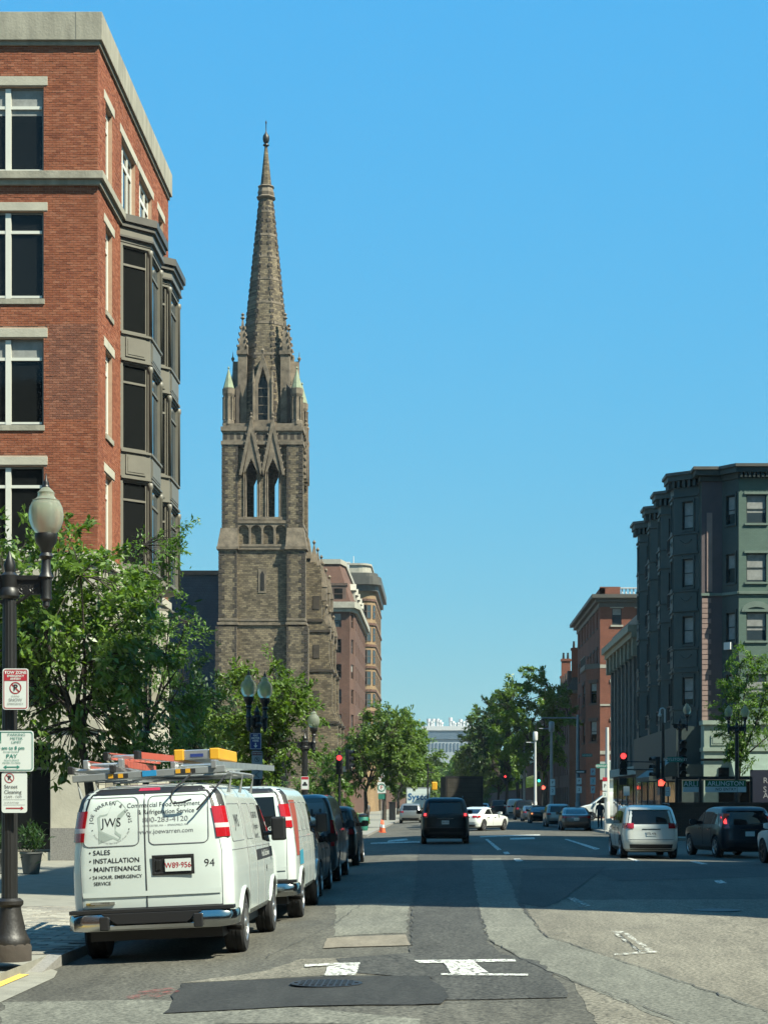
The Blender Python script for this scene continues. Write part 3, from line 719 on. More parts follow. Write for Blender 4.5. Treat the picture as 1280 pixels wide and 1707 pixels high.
for h in gs: window(b0, side, h[0]+.02, h[1]-.02, h[2]+.02, h[3]-.02, M['grey_frame'], M['glass'], -.3, [(h[0]+h[1])/2], [h[3]-.8], .07, .07)
band('base_band', M['limestone'], [(base_top-.28, base_top, .14), (4.0, 4.3, .12)])
t = MB(); 
for h0, h1 in [(UF, gh[-1][0] if gh else UF+1)]: pbox(t, front, UF, -22+.5, -.3, .5, .05, .1)
xs_ = sorted([h[0] for h in gh if h[2] < 1]+[h[1] for h in gh if h[2] < 1]+[UF, .0])
for k in range(0, len(xs_)-1, 2): pbox(t, front, xs_[k], xs_[k+1]+(0.09 if k+2 >= len(xs_) else 0), -.3, .95, .04, .09)
pbox(t, side, -.09, 1.0, -.3, .95, .04, .09); pbox(t, side, 3.0, LEN, -.3, .55, .04, .09)
explode(t.build('granite_plinth', M['granite'], bl))
jl = MB()
for z in (1.6, 2.3, 3.0, 5.2, 6.0, 6.8, 7.6, 8.6): pbox(jl, side, -.04, LEN, z-.01, z+.01, .035, .043); 
explode(jl.build('stone_joint', M['grey_frame'], b0))

# ================================================================ stone church with tower and spire
YT = 187.5; sT = F/YT
def xt(x): return PX(x, YT)
def zt(y): return PZ(y, YT)
TC = xt(437); HW = (xt(504)-xt(370))/2; TCy = YT+HW
ch = thing('church', 'gothic brown stone church with tall tower and pointed octagonal spire', 'church', (TC, TCy, -.05), world=True)
S, ST, SD = M['stone'], M['stone_trim'], M['stone_dark']
def cyc(hx, hy=None, cx=TC, cy=TCy): hy = hy or hx; return [(cx-hx,cy-hy),(cx+hx,cy-hy),(cx+hx,cy+hy),(cx-hx,cy+hy)]
low = MB(); rec = .55                                     # lower tower: core and corner buttresses
core = HW-.05
LW = HW+.30
z1, z2, z3 = zt(1040), zt(910), zt(738)
low.prism(cyc(LW-rec), -.3, z2)
bw = xt(396)-xt(370)
for sx in (-1, 1):
    for sy in (-1, 1):
        x0, x1 = sorted((TC+sx*LW, TC+sx*(LW-bw-.25))); y0, y1 = sorted((TCy+sy*LW, TCy+sy*(LW-bw-.25)))
        low.box(x0-.0, x1, y0, y1, z1, z2)
        x0, x1 = sorted((TC+sx*(LW+.3), TC+sx*(LW-bw-.25))); y0, y1 = sorted((TCy+sy*(LW+.3), TCy+sy*(LW-bw-.25)))
        low.box(x0, x1, y0, y1, -.3, z1-.35)
lo = low.build('tower_base', S, ch)
# slit window
t = MB(); t.box(TC-.42, TC+.42, TCy-LW+rec-.06, TCy-LW+rec+.02, zt(988), zt(948)); t.build('slit_surround', ST, lo)
t = MB(); t.prism_y([(TC-.2,zt(984)),(TC+.2,zt(984)),(TC+.2,zt(957)),(TC,zt(951)),(TC-.2,zt(957))], TCy-LW+rec-.10, TCy-LW+rec-.04); t.build('slit_window', M['black_void'], lo)
# strings and weatherings
st = MB()
def ring_frame(mb, h, z0, z1, t=.5): mb.prism(cyc(h), z0, z1)
for z, e in ((zt(1040), .16), (zt(1033), .05)):
    st.prism(cyc(LW-rec+e), z-.12, z+.12)
    for sx in (-1, 1):
        for sy in (-1, 1):
            st.prism(cyc(bw/2+.12+e, None, TC+sx*(LW-bw/2-.12), TCy+sy*(LW-bw/2-.12)), z-.13, z+.13)
z = zt(912)
st.prism(cyc(LW-rec+.2), z-.25, z+.05)
for sx in (-1, 1):
    for sy in (-1, 1):
        q = (TC+sx*(LW-bw/2-.12), TCy+sy*(LW-bw/2-.12)); st.prism(cyc(bw/2+.34, None, *q), z-.28, z)
        st.loft([[(q[0]+a*(bw/2+.28), q[1]+b*(bw/2+.28), z) for a, b in ((-1,-1),(1,-1),(1,1),(-1,1))], [(q[0]+a*(bw/2+.05)-sx*.1, q[1]+b*(bw/2+.05)-sy*.1, z+2.0) for a, b in ((-1,-1),(1,-1),(1,1),(-1,1))]])
explode(st.build('string_course', ST, ch))
# belfry stage: four corner piers, mullion piers and open lancets
bf = MB(); zb0, zb1 = z2, zt(712)
for sx in (-1, 1):
    for sy in (-1, 1):
        x0, x1 = sorted((TC+sx*HW, TC+sx*(HW-bw))); y0, y1 = sorted((TCy+sy*HW, TCy+sy*(HW-bw))); bf.box(x0, x1, y0, y1, zb0, zt(738))
dW = .75; inn = HW-.45                                    # recessed wall between the piers
lz0, lz1, apex = zt(861), zt(785), zt(768)
def belfry_wall(mb, trim, rot):
    def tr(x, y, z):
        c, s_ = cos(rot), sin(rot); return (TC+x*c-y*s_, TCy+x*s_+y*c, z)
    def bx(m, x0, x1, z0, z1, y0=-inn, y1=-inn+dW): m.add([tr(a,b,z) for z in (z0,z1) for a, b in ((x0,y0),(x1,y0),(x1,y1),(x0,y1))], [(0,3,2,1),(4,5,6,7),(0,1,5,4),(1,2,6,5),(2,3,7,6),(3,0,4,7)])
    e = HW-bw+.02; lw = .56; lc = 1.13
    bx(mb, -e, e, zb0, lz0); bx(mb, -e, -lc-lw, lz0, lz1); bx(mb, lc+lw, e, lz0, lz1); bx(mb, -lc+lw, lc-lw, lz0, lz1)
    n = 6
    for c in (-lc, lc):                                   # pointed heads built from steps of an arch
        for s_ in (-1, 1):
            pts = []
            for k in range(n+1):
                a = k/n; pts.append((c+s_*lw*cos(a*pi/2)**.8, lz1+(apex-lz1)*sin(a*pi/2)))
            o = [(p[0], p[1]) for p in pts]+[(c, zt(745)), (c+s_*(lc if (s_*c < 0) else e-lc) , zt(745)), (c+s_*(lc if (s_*c < 0) else e-lc), lz1)]
            mb.add([tr(x, -inn, z) for x, z in o]+[tr(x, -inn+dW, z) for x, z in o], [tuple(range(len(o))), tuple(range(len(o), 2*len(o)))]+[(i, (i+1) % len(o), len(o)+(i+1) % len(o), len(o)+i) for i in range(len(o))])
        # gable over each lancet: two steep raking bars with a pierced panel
        gz0, gz1 = zt(792), zt(706); gw = .98
        for s_ in (-1, 1):
            a, b = (c+s_*gw, gz0), (c, gz1); d = .17
            o = [(a[0], a[1]), (a[0]+s_*d*1.6, a[1]), (b[0]+s_*.08, b[1]+.5), (b[0], b[1]+.5), (b[0], b[1]-.9)]
            trim.add([tr(x, -inn-.72, z) for x, z in o]+[tr(x, -inn-.02, z) for x, z in o], [tuple(range(5)), tuple(range(5,10))]+[(i,(i+1)%5,5+(i+1)%5,5+i) for i in range(5)])
            for k in range(6):                            # crockets
                f = .1+k*.14; px, pz = a[0]+(b[0]-a[0])*f+s_*.26, a[1]+(b[1]-a[1])*f
                trim.add([tr(px-.09,-inn-.7,pz-.1), tr(px+.09,-inn-.7,pz-.1), tr(px+.12*s_,-inn-.5,pz+.2), tr(px,-inn-.3,pz)], [(0,1,2),(0,2,3),(1,3,2),(0,3,1)])
        o = [(c-gw*.82, gz0+.2), (c-gw*.5, gz0+.6), (c, apex+.25), (c+gw*.5, gz0+.6), (c+gw*.82, gz0+.2), (c, gz1-.8)]
        trim.add([tr(x, -inn-.60, z) for x, z in o]+[tr(x, -inn-.02, z) for x, z in o], [(0,1,2,5),(2,3,4,5),(0,5,11,6),(5,4,10,11)])
        for s_ in (-1, 1):                                # jamb shafts with capitals
            for dd in (.06, .26):
                x = c+s_*(lw+dd); P0 = tr(x, -inn-.06-.0*dd, 0)
                trim.lathe([(.10,lz0),(.08,lz0+.15),(.08,lz1-.2),(.15,lz1),(.15,lz1+.15)], (P0[0],P0[1],0), 8)
        P0 = tr(c, -inn-.60, 0); trim.lathe([(.12,gz1+.3),(.2,gz1+.6),(.06,gz1+.8),(.14,gz1+1.0),(.01,gz1+1.2)], (P0[0],P0[1],0), 6)
    bx(trim, -e, e, lz0-.30, lz0-.0, -inn-.2, -inn-.001)
    # arcade of four niches under the lancets
    az0, az1 = zt(907), zt(872); na = 4; aw = 2*e/na
    for k in range(na+1):
        x = -e+k*aw; bx(trim, x-.10 if k else x, x+.10 if k < na else x, az0, az1-.55, -inn-.36, -inn-.002)
    for k in range(na):
        c = -e+(k+.5)*aw; 
        o = [(c-aw/2+.005, az1-.6)]+[(c-(aw/2-.12)*cos(i*pi/6), az1-.6+.42*sin(i*pi/6)) for i in range(7)]+[(c+aw/2-.005, az1-.6), (c+aw/2-.005, az1), (c-aw/2+.005, az1)]
        L_ = len(o); trim.add([tr(x, -inn-.34, z) for x, z in o]+[tr(x, -inn-.01, z) for x, z in o], [tuple(range(L_)), tuple(range(L_,2*L_))]+[(i,(i+1)%L_,L_+(i+1)%L_,L_+i) for i in range(L_)])
    bx(trim, -e, e, az1, az1+.3, -inn-.42, -inn-.003); bx(trim, -e, e, az0-.25, az0, -inn-.45, -inn-.003)
tm = MB()
for k in range(4): belfry_wall(bf, tm, k*pi/2)
bo = bf.build('belfry', S, ch); explode(tm.build('belfry_tracery', ST, ch))
MB().prism(cyc(HW-.9), zb0-.2, zb0+.2).build('belfry_floor', SD, bo)
# frieze and cornice above
fr = MB(); fr.prism(cyc(HW+.10), zt(741), zt(735)); fr.prism(cyc(HW-.06), zt(735), zt(718)); fr.prism(cyc(HW+.12), zt(718), zt(711)); fr.prism(cyc(HW-.1), zt(711), zt(705))
for k in range(4):
    pl = Plane((TC-HW*(1 if k in (0,3) else -1), TCy-HW*(1 if k in (0,1) else -1)), [(1,0),(0,1),(-1,0),(0,-1)][k], [(0,-1),(1,0),(0,1),(-1,0)][k])
    for i in range(12):
        u = .35+i*(2*HW-.7)/11; fn = MB(); pbox(fn, pl, u-.2, u+.2, zt(732), zt(722), -.055, -.045); fn.build('frieze_shade_plate', SD, ch)  # thin dark plates drawn in place of shade in the carving
fr.build('frieze', ST, ch)
def zc(y): return PZ(y, TCy)
# octagonal spire
zs0, zs1 = zt(705), zc(246); r0 = (xt(486)-xt(388))/2*1.04; rt = .16
def oct_ring(r_, z, rot=pi/8): return [(TC+r_/cos(pi/8)*cos(rot+k*pi/4), TCy+r_/cos(pi/8)*sin(rot+k*pi/4), z) for k in range(8)]
def rs(z): return r0+(rt-r0)*(z-zs0)/(zs1-zs0)
sp = MB(); n = 24
sp.loft([oct_ring(rs(zs0+(zs1-zs0)*k/n), zs0+(zs1-zs0)*k/n) for k in range(n+1)])
so = sp.build('spire', S, ch)
bands = MB()
for y in (598, 545, 510, 470, 432, 395, 355):
    z = zc(y); bands.loft([oct_ring(rs(z)+.05, z-.14), oct_ring(rs(z+.2)+.05, z+.14)])
for y, h, e in ((322, 1.0, .22), (330, .3, .28), (312, .25, .26)):
    z = zc(y); bands.loft([oct_ring(rs(z)+e*.6, z-h/2), oct_ring(rs(z)+e, z), oct_ring(rs(z+h)+e*.7, z+h/2)])
explode(bands.build('spire_band', ST, so))
qn = MB(); rq = random.Random(9)                            # alternating quoin blocks up the eight arrises
for k in range(8):
    a = pi/8+k*pi/4; z = zs0+.3; i = 0
    while z < zc(345):
        rad = rs(z)/cos(pi/8); wq = .36 if i % 2 else .22; c = (TC+(rad-.165)*cos(a), TCy+(rad-.165)*sin(a), z+.25)
        Mq = Matrix.Rotation(a, 3, 'Z') @ Matrix.Rotation(math.atan2(r0-rt, zs1-zs0), 3, 'Y').inverted()
        qn.obox(c, (.30, wq*1.25, .34), Mq); z += .62; i += 1
stuff(qn.build('quoin', SD, so))
tq = MB()                                                    # quoins on the tower corners
for sx in (-1, 1):
    for i in range(38):
        z = zb0+.2+i*.44
        if z < zt(742): 
            w_ = .62 if i % 2 else .34; x0, x1 = sorted((TC+sx*(HW+.03), TC+sx*(HW-w_))); tq.box(x0, x1, TCy-HW-.03, TCy-HW+.3, z, z+.36)
            if sx > 0: tq.box(TC+HW-.3, TC+HW+.03, TCy-HW-.035, TCy-HW+(.34 if i % 2 else .62), z+.001, z+.359)
            x0, x1 = sorted((TC+sx*(HW-bw-.02), TC+sx*(HW-bw+(.4 if i % 2 else .2)))); tq.box(x0, x1, TCy-HW-.02, TCy-HW+.2, z, z+.36)
    for i in range(60):
        z = .2+i*.46
        if z < z2-.6:
            L2 = LW if z > z1 else LW+.3
            if z1-.6 < z < z1+.3: continue
            for q, ww in ((L2, .62 if i % 2 else .34),):
                x0, x1 = sorted((TC+sx*(q+.03), TC+sx*(q-ww))); tq.box(x0, x1, TCy-q-.03, TCy-q+.3, z, z+.38)
            x0, x1 = sorted((TC+sx*(LW-bw-.27), TC+sx*(LW-bw-.25+(.4 if i % 2 else .2)))); tq.box(x0, x1, TCy-L2-.02, TCy-L2+.2, z, z+.38)
stuff(tq.build('quoin', SD, ch))
# lucarnes: tall gabled dormers on the four faces
lu = MB(); lg = MB(); lwin = []
for k in range(4):
    rot = k*pi/2
    def tr(x, y, z): c, s_ = cos(rot), sin(rot); return (TC+x*c-y*s_, TCy+x*s_+y*c, z)
    yd = -(r0+.35); z0_, z1_, z2_ = zt(704), zt(632), zt(586)
    for s_ in (-1, 1):
        o = [(s_*.52, z0_), (s_*.9, z0_), (s_*.9, z1_), (0, z2_), (0, z2_-1.4), (s_*.28, z1_+.55), (s_*.52, z1_-.35)]
        L_ = len(o); lu.add([tr(x, yd, z) for x, z in o]+[tr(x, yd+2.2, z) for x, z in o], [tuple(range(L_)), tuple(range(L_,2*L_))]+[(i,(i+1)%L_,L_+(i+1)%L_,L_+i) for i in range(L_)])
        P0 = tr(s_*.98, yd-.02, 0); lu.lathe([(.16,z0_),(.12,z0_+.3),(.12,z1_-.4),(.18,z1_-.2),(.05,z1_+.9),(.01,z1_+1.3)], (P0[0],P0[1],0), 6)
    o = [(-.95, z0_-.2), (.95, z0_-.2), (.95, z0_+.35), (-.95, z0_+.35)]
    lu.add([tr(x, yd-.25, z) for x, z in o]+[tr(x, yd+2, z) for x, z in o], [(0,1,2,3),(4,5,6,7),(0,1,5,4),(1,2,6,5),(2,3,7,6),(3,0,4,7)])
    P0 = tr(0, yd, 0); lu.lathe([(.08,z2_),(.2,z2_+.3),(.05,z2_+.5),(.02,z2_+1.0)], (P0[0],P0[1],0), 6)
    o = [(-.5, z0_+.35), (.5, z0_+.35), (.5, z1_-.3), (0, z1_+.6), (-.5, z1_-.3)]
    lg.add([tr(x, yd+.35, z) for x, z in o], [(0,1,2,3,4)])
    for z in (z0_+1.1, z0_+2.0, z0_+2.9, z0_+3.8):
        a = [tr(x, y, zz) for zz in (z-.04, z+.04) for x, y in ((-.5,yd+.28),(.5,yd+.28),(.5,yd+.33),(-.5,yd+.33))]; lu.add(a, [(0,3,2,1),(4,5,6,7),(0,1,5,4),(1,2,6,5),(2,3,7,6),(3,0,4,7)])
explode(lu.build('lucarne', ST, ch)); explode(lg.build('louvre_opening', M['glass'], ch))
def zp(y): return PZ(y, TCy-HW+1.95)
# corner turrets with copper caps and tall pinnacles
for sx in (-1, 1):
    for sy in (-1, 1):
        cx_, cy_ = TC+sx*(HW-.62), TCy+sy*(HW-.62)
        t = MB(); t.lathe([(.62,zt(706)),(.62,zt(700)),(.52,zt(698)),(.52,zt(660)),(.64,zt(655)),(.66,zt(646)),(.5,zt(645))], (cx_,cy_,0), 8)
        for k in range(8): a = k*pi/4; t.lathe([(.09,zt(698)),(.07,zt(696)),(.07,zt(664)),(.12,zt(660))], (cx_+.58*cos(a),cy_+.58*sin(a),0), 5)
        to = t.build('turret', ST, ch)
        t = MB(); t.lathe([(.58,zt(645)),(.10,zt(616)),(.04,zt(613)),(.12,zt(611)),(.02,zt(608))], (cx_,cy_,0), 8); t.build('copper_cap', M['copper'], to)
        cx_, cy_ = TC+sx*(HW-1.95), TCy+sy*(HW-1.95)
        t = MB(); t.prism(cyc(.46, None, cx_, cy_), zp(706), zp(592)); t.prism(cyc(.58, None, cx_, cy_), zp(592), zp(586))
        for k in range(4):
            a = k*pi/2; t.obox((cx_+.5*cos(a), cy_+.5*sin(a), zp(583)), (.12,.5,1.0), Matrix.Rotation(a, 3, 'Z'))
        t.loft([[(cx_+a*.44,cy_+b*.44,zp(586)) for a, b in ((-1,-1),(1,-1),(1,1),(-1,1))], [(cx_+a*.07,cy_+b*.07,zp(533)) for a, b in ((-1,-1),(1,-1),(1,1),(-1,1))]])
        t.lathe([(.06,zp(533)),(.26,zp(530)),(.08,zp(527)),(.2,zp(524)),(.02,zp(521))], (cx_,cy_,0), 6)
        for f in (.15, .35, .55, .75):
            z = zp(586)+(zp(533)-zp(586))*f; q = .44*(1-f)+.1
            for a, b in ((-1,-1),(1,-1),(1,1),(-1,1)): t.obox((cx_+a*q, cy_+b*q, z), (.18,.18,.22), Matrix.Rotation(.7, 3, 'Z'))
        t.build('pinnacle', ST, ch)
        # flying arch from turret to spire
        t = MB(); a0 = Vector((TC+sx*(HW-1.2), TCy+sy*(HW-1.2))); a1 = Vector((TC+sx*(r0*.62), TCy+sy*(r0*.62)))
        d = (a1-a0).normalized(); nn = Vector((-d.y, d.x))*.18
        o = [(a0, zt(704)), (a1, zt(704)), (a1, zt(618)), (a0, zt(645))]
        t.add([(p.x+nn.x, p.y+nn.y, z) for p, z in o]+[(p.x-nn.x, p.y-nn.y, z) for p, z in o], [(0,1,2,3),(7,6,5,4),(0,1,5,4),(1,2,6,5),(2,3,7,6),(3,0,4,7)])
        t.build('flying_buttress', SD, ch)
t = MB(); t.lathe([(.18,zc(250)),(.16,zc(244)),(.34,zc(242)),(.30,zc(240)),(.12,zc(239)),(.30,zc(236)),(.36,zc(231)),(.33,zc(226)),(.12,zc(221)),(.05,zc(218)),(.045,zc(206)),(.1,zc(204)),(.02,zc(200))], (TC,TCy,0), 10)
t.build('finial', M['iron_brown'], ch, smooth=50)
# nave with slate roof to the left, south side chapel and buttresses to the right
nv = MB(); yn0 = YT+2; ridge = PZ(957, yn0+8)
nv.box(TC-45, TC-LW+.3, yn0, yn0+16, -.3, 12); nvo = nv.build('nave', S, ch)
t = MB(); t.prism_x([(yn0-.5,11.8),(yn0+8,ridge),(yn0+16.5,11.8)], TC-45, TC-LW+.25); t.build('roof', M['slate'], ch)
t = MB(); t.box(TC-45, TC-LW+.2, yn0+7.7, yn0+8.3, ridge-.1, ridge+.35); t.build('ridge_cap', M['brown_stone'], ch)
for k in range(5):
    x = TC-LW-3.5-k*5.5; t = MB(); t.prism_y([(x-.8,3),(x+.8,3),(x+.8,8.2),(x,10),(x-.8,8.2)], yn0-.06, yn0+.05); t.build('nave_window', M['glass'], nvo)
    t = MB(); t.box(x+2.2, x+3.4, yn0-1.4, yn0+.1, -.3, 7); t.prism_x([(yn0-1.4,7),(yn0,7),(yn0,10.5)], x+2.2, x+3.4); t.build('buttress', S, nvo)
ys0 = YT+6
sd = MB(); X0 = TC+LW-.4
sd.box(X0, PX(547, 197), ys0, ys0+16, -.3, PZ(1075, 197)); sd.box(X0, PX(536, 197), ys0+2, ys0+12, -.3, PZ(945, 197))
sdo = sd.build('side_wall', S, ch)
def step_buttress(x0, x1, y, prof):
    b = MB(); b.prism_y(prof, y-.7, y+.7); return b
for y_, top in ((ys0-.6, 0), (ys0+5, 0), (ys0+11, 0)):
    yy = y_; f = lambda px: PX(px, 196)
    prof = [(X0-.2,-.3),(f(566),-.3),(f(566),PZ(1205,196)),(f(557),PZ(1185,196)),(f(557),PZ(1120,196)),(f(552),PZ(1105,196)),(f(552),PZ(1055,196)),(f(545),PZ(1040,196)),(f(540),PZ(1038,196)),(f(540),PZ(965,196)),(f(530),PZ(945,196)),(X0-.2,PZ(945,196))]
    bt = step_buttress(0, 0, yy, prof).build('stepped_buttress', S, ch)
    t = MB()
    for px, z0_, z1_ in ((527,950,915),(541,985,950),(548,1050,1020)):
        cx_ = f(px); t.prism(cyc(.42,None,cx_,yy), PZ(z0_+22,196), PZ(z0_,196)); t.loft([[(cx_+a*.48,yy+b*.48,PZ(z0_,196)) for a, b in ((-1,-1),(1,-1),(1,1),(-1,1))], [(cx_+a*.06,yy+b*.06,PZ(z1_,196)) for a, b in ((-1,-1),(1,-1),(1,1),(-1,1))]]); t.lathe([(.05,PZ(z1_,196)),(.2,PZ(z1_-4,196)),(.02,PZ(z1_-8,196))], (cx_,yy,0), 6)
    t.build('pinnacle', ST, bt)
    t = MB()
    for px, y in ((566,1207),(557,1122),(552,1057),(540,1040)): t.box(X0, f(px)+.15, yy-.82, yy+.82, PZ(y,196)-.15, PZ(y,196)+.1)
    t.build('weathering', SD, bt)
    for y in (1165, 1090, 1010):
        t = MB(); t.box(f(531)-.35, f(531)+.35, yy-.75, yy-.66, PZ(y+12,196), PZ(y-10,196)); t.build('niche', SD, bt)

# ================================================================ apartment houses beyond the church
YA = 246; sA = F/YA
ap = thing('apartment_building', 'brown brick apartment house with dark mansard roof just right of the church', 'building', (-18,255,0), world=True)
fa, La = plane2((PX(545,YA)-4, YA), (PX(583,YA), YA)); fs_, Ls = plane2((PX(583,YA), YA), (PX(583,YA)+.6, YA+3)); ft_, Lt = plane2((PX(583,YA)+.6, YA+3), (PX(583,YA)+.6, YA+36))
tops = [1022, 1065, 1107, 1149, 1191, 1233, 1275]
def zA(y): return PZ(y, YA)
mb = MB(); wins = []
off = 4.0
hA = [(off+(u-545)/sA, off+(v-545)/sA, zA(t_+24), zA(t_)) for t_ in tops for u, v in ((556,569),)]+[(.6, 1.7, zA(t_+24), zA(t_)) for t_ in tops]
wall(mb, fa, 0, La, -.2, zA(1016), hA, .3); wins += [(fa, h) for h in hA]
hS = [(.8, 2.2, zA(t_+24), zA(t_)) for t_ in tops]; wall(mb, fs_, 0, Ls, -.2, zA(1016), hS, .3); wins += [(fs_, h) for h in hS]
hT = [(2+k*4.2, 3.5+k*4.2, zA(t_+24), zA(t_)) for t_ in tops for k in range(8)]; wall(mb, ft_, 0, Lt, -.2, zA(1016), hT, .3); wins += [(ft_, h) for h in hT]
ao = mb.build('wall', M['brown_brick'], ap, fixn=False)
for i, (pl, h) in enumerate(wins): window(ao, pl, h[0], h[1], h[2], h[3], M['brown_stone'], M['glass'] if i % 3 else M['glass_blue'], -.15, [], [(h[2]+h[3])/2], .09, .09, blind=.45 if i % 4 == 0 else None)
poly0 = [(PX(545,YA)-4.0,YA),(PX(583,YA),YA),(PX(583,YA)+.6,YA+3),(PX(583,YA)+.6,YA+36),(PX(545,YA)-4.0,YA+36)]
def grow(poly, e, cx, cy): return [(cx+(p[0]-cx)*(1+e/max(abs(p[0]-cx),.1)) if abs(p[0]-cx) > .1 else p[0], cy+(p[1]-cy)*(1+e/max(abs(p[1]-cy),.1)) if abs(p[1]-cy) > .1 else p[1]) for p in poly]
gx, gy = -17, YA+18
t = MB(); t.prism(grow(poly0, .7, gx, gy), zA(1014), zA(1004)); t.prism(grow(poly0, .35, gx, gy), zA(1020), zA(1014)); t.build('cornice', M['pale_trim'], ap)
a, b = grow(poly0, .1, gx, gy), grow(poly0, -1.6, gx, gy)
t = MB(); t.loft([[(p[0],p[1],zA(1004)) for p in a], [(p[0],p[1],zA(936)) for p in b]]); ro = t.build('mansard_roof', M['brown_brick'], ap)
t = MB(); t.prism(grow(poly0, -1.3, gx, gy), zA(938), zA(930)); t.build('roof_edge', M['pale_trim'], ap)
pl = Plane((PX(545,YA)-4, YA+.3), (1,0), (0,-1))
t = MB(); pbox(t, pl, off+.5, off+2.6, zA(1004), zA(976), -.9, .25); pbox(t, pl, off+.3, off+2.8, zA(976), zA(972), -.9, .35); dorm = t.build('dormer', M['brown_stone'], ap)
window(dorm, pl, off+.9, off+2.2, zA(1000), zA(980), M['brown_stone'], M['glass'], .3, [], [zA(990)], .08, .08)
for k in range(5):
    cy_ = YA+4+k*6; t = MB(); x_ = PX(583,YA)-.2
    t.box(x_-1, x_+.7, cy_-1, cy_+1, zA(1004), zA(980)); t.prism_x([(cy_-1.2,zA(980)),(cy_+1.2,zA(980)),(cy_,zA(968))], x_-1, x_+.9); t.build('dormer', M['pale_trim'], ap)
t = MB(); t.box(-17, -15.8, YA+12, YA+15, zA(935), zA(915)); t.box(-13.8, -13.2, YA+12, YA+13, zA(938), zA(922)); explode(t.build('chimney', M['far_white'], ap))
# tan house with a rounded bay and heavy cornice
YC = 300; sC = F/YC
def zC(y): return PZ(y, YC)
tb = thing('apartment_building', 'tan stone apartment house with rounded bay and wide dark cornice', 'building', (-14,312,0), world=True)
xr = PX(625, YC)
arc = [(xr-1.6+1.6*cos(a), YC+3.0-3.0*cos(0)+3.0-3.0*sin(a)) for a in [pi/2-k*pi/10 for k in range(6)]]
arc = [(xr-1.9+1.9*sin(k*pi/10), YC+2.2-2.2*cos(k*pi/10)) for k in range(6)]
polyT = [(PX(585,YC)-3, YC)]+arc+[(xr, YC+30), (PX(585,YC)-3, YC+30)]
mb = MB(); mb.prism(polyT, -.2, zC(985)); to = mb.build('wall', M['tan_stone'], tb)
gx, gy = -16, YC+15
for y0_, e, m_ in ((1187,.14,'brown_brick'),(1151,.14,'brown_brick'),(1112,.14,'brown_brick'),(1076,.14,'brown_brick'),(1040,.16,'brown_brick'),(1000,.14,'brown_brick')):
    t = MB(); t.prism(grow(polyT, e, gx, gy), zC(y0_+2), zC(y0_-2)); t.build('string_course', M[m_], tb)
t = MB(); t.prism(grow(polyT, .45, gx, gy), zC(985), zC(975)); t.prism(grow(polyT, 1.0, gx, gy), zC(975), zC(962)); t.prism(grow(polyT, .4, gx, gy), zC(962), zC(955)); t.build('cornice', M['bay_dark'], tb)
t = MB(); t.prism(grow(polyT, -.8, gx, gy), zC(957), zC(941)); t.prism(grow(polyT, -.6, gx, gy), zC(941), zC(938)); t.build('parapet', M['pale_trim'], tb)
t = MB(); t.box(-16.2,-15.6,YC+8,YC+9,zC(941),zC(926)); t.tube([(-15,YC+9,zC(941)),(-15,YC+9,zC(915))], .08, 5); explode(t.build('roof_vent', M['far_white'], tb))
for t_ in (1008, 1046, 1083, 1119, 1156, 1192, 1230):
    pl, Ln = plane2((PX(588,YC)-.5, YC), (arc[0][0], YC))
    for u in (1.4, ): window(to, pl, u, u+1.5, zC(t_+23), zC(t_), M['brown_stone'], M['glass'], .06, [], [zC(t_+11)], .09, .09)
    for k in (1, 3):
        pl, Ln = plane2(arc[k], arc[k+1]); window(to, pl, -.1, Ln+.1, zC(t_+23), zC(t_), M['brown_stone'], M['glass_blue'], .08, [], [zC(t_+11)], .09, .09)
    for k in range(5):
        pl = Plane((xr, YC+3), (0,1), (1,0)); window(to, pl, 1+k*5, 3+k*5, zC(t_+23), zC(t_), M['brown_stone'], M['glass'], .06, [], [zC(t_+11)], .09, .09)
# far office block closing the street
fb = thing('office_block', 'far grey office block with white rooftop vents closing the street', 'building', (3,905,0), world=True)
YF = 900
t = MB(); t.box(PX(705,YF), PX(790,YF), YF, YF+40, -.5, PZ(1213,YF)); fo = t.build('wall', M['far_grey'], fb)
t = MB(); t.box(PX(703,YF), PX(792,YF), YF-.6, YF+40, PZ(1238,YF)+1.6, PZ(1222,YF)); t.build('glazed_band', M['haze_blue'], fb)
t = MB(); t.box(PX(703,YF), PX(792,YF), YF-.8, YF+40, PZ(1218,YF), PZ(1211,YF)); t.build('parapet', M['far_white'], fb)
for k in range(14):
    x = PX(708+k*6, YF); t = MB(); t.box(x, x+.9, YF-.3, YF+.2, PZ(1252,YF), PZ(1239,YF)); t.build('window', M['haze_blue'], fo)
rv = random.Random(4)
for x, h in ((714,14),(719,10),(722,14),(729,14),(733,12),(736,8),(751,16),(755,10),(758,7),(764,8),(768,13),(773,10),(779,13)):
    X = PX(x, YF); t = MB(); z0_ = PZ(1211, YF); z1_ = PZ(1211-h, YF)
    t.lathe([(.75,z0_),(.75,z0_+(z1_-z0_)*.6),(1.0,z0_+(z1_-z0_)*.62),(1.0,z1_)], (X, YF+10, 0), 8); t.build('roof_vent', M['far_white'], fb)
# ================================================================ green corner building on the right
gb = thing('corner_building', 'green painted corner building with a row of tall bay windows, right', 'building', (20,116,0), world=True)
GR = [19.5, 16.1, 12.7, 9.1]; GH = 1.65; GZ = 21.2; G0 = 6.3
YG = 105.0; XG = 15.2; FB = 104.0
gw = MB(); gwin = []
def gwall(a, b, holes_u, m=0, z0=G0, z1=GZ-.7, rows=GR, h=GH):
    pl, Ln = plane2(a, b); hs = [(u0*Ln, u1*Ln, t-h, t) for t in rows for u0, u1 in holes_u]
    gw.mi(m); wall(gw, pl, 0, Ln, z0, z1, hs, .18); gwin.extend((pl, q) for q in hs); return pl, Ln
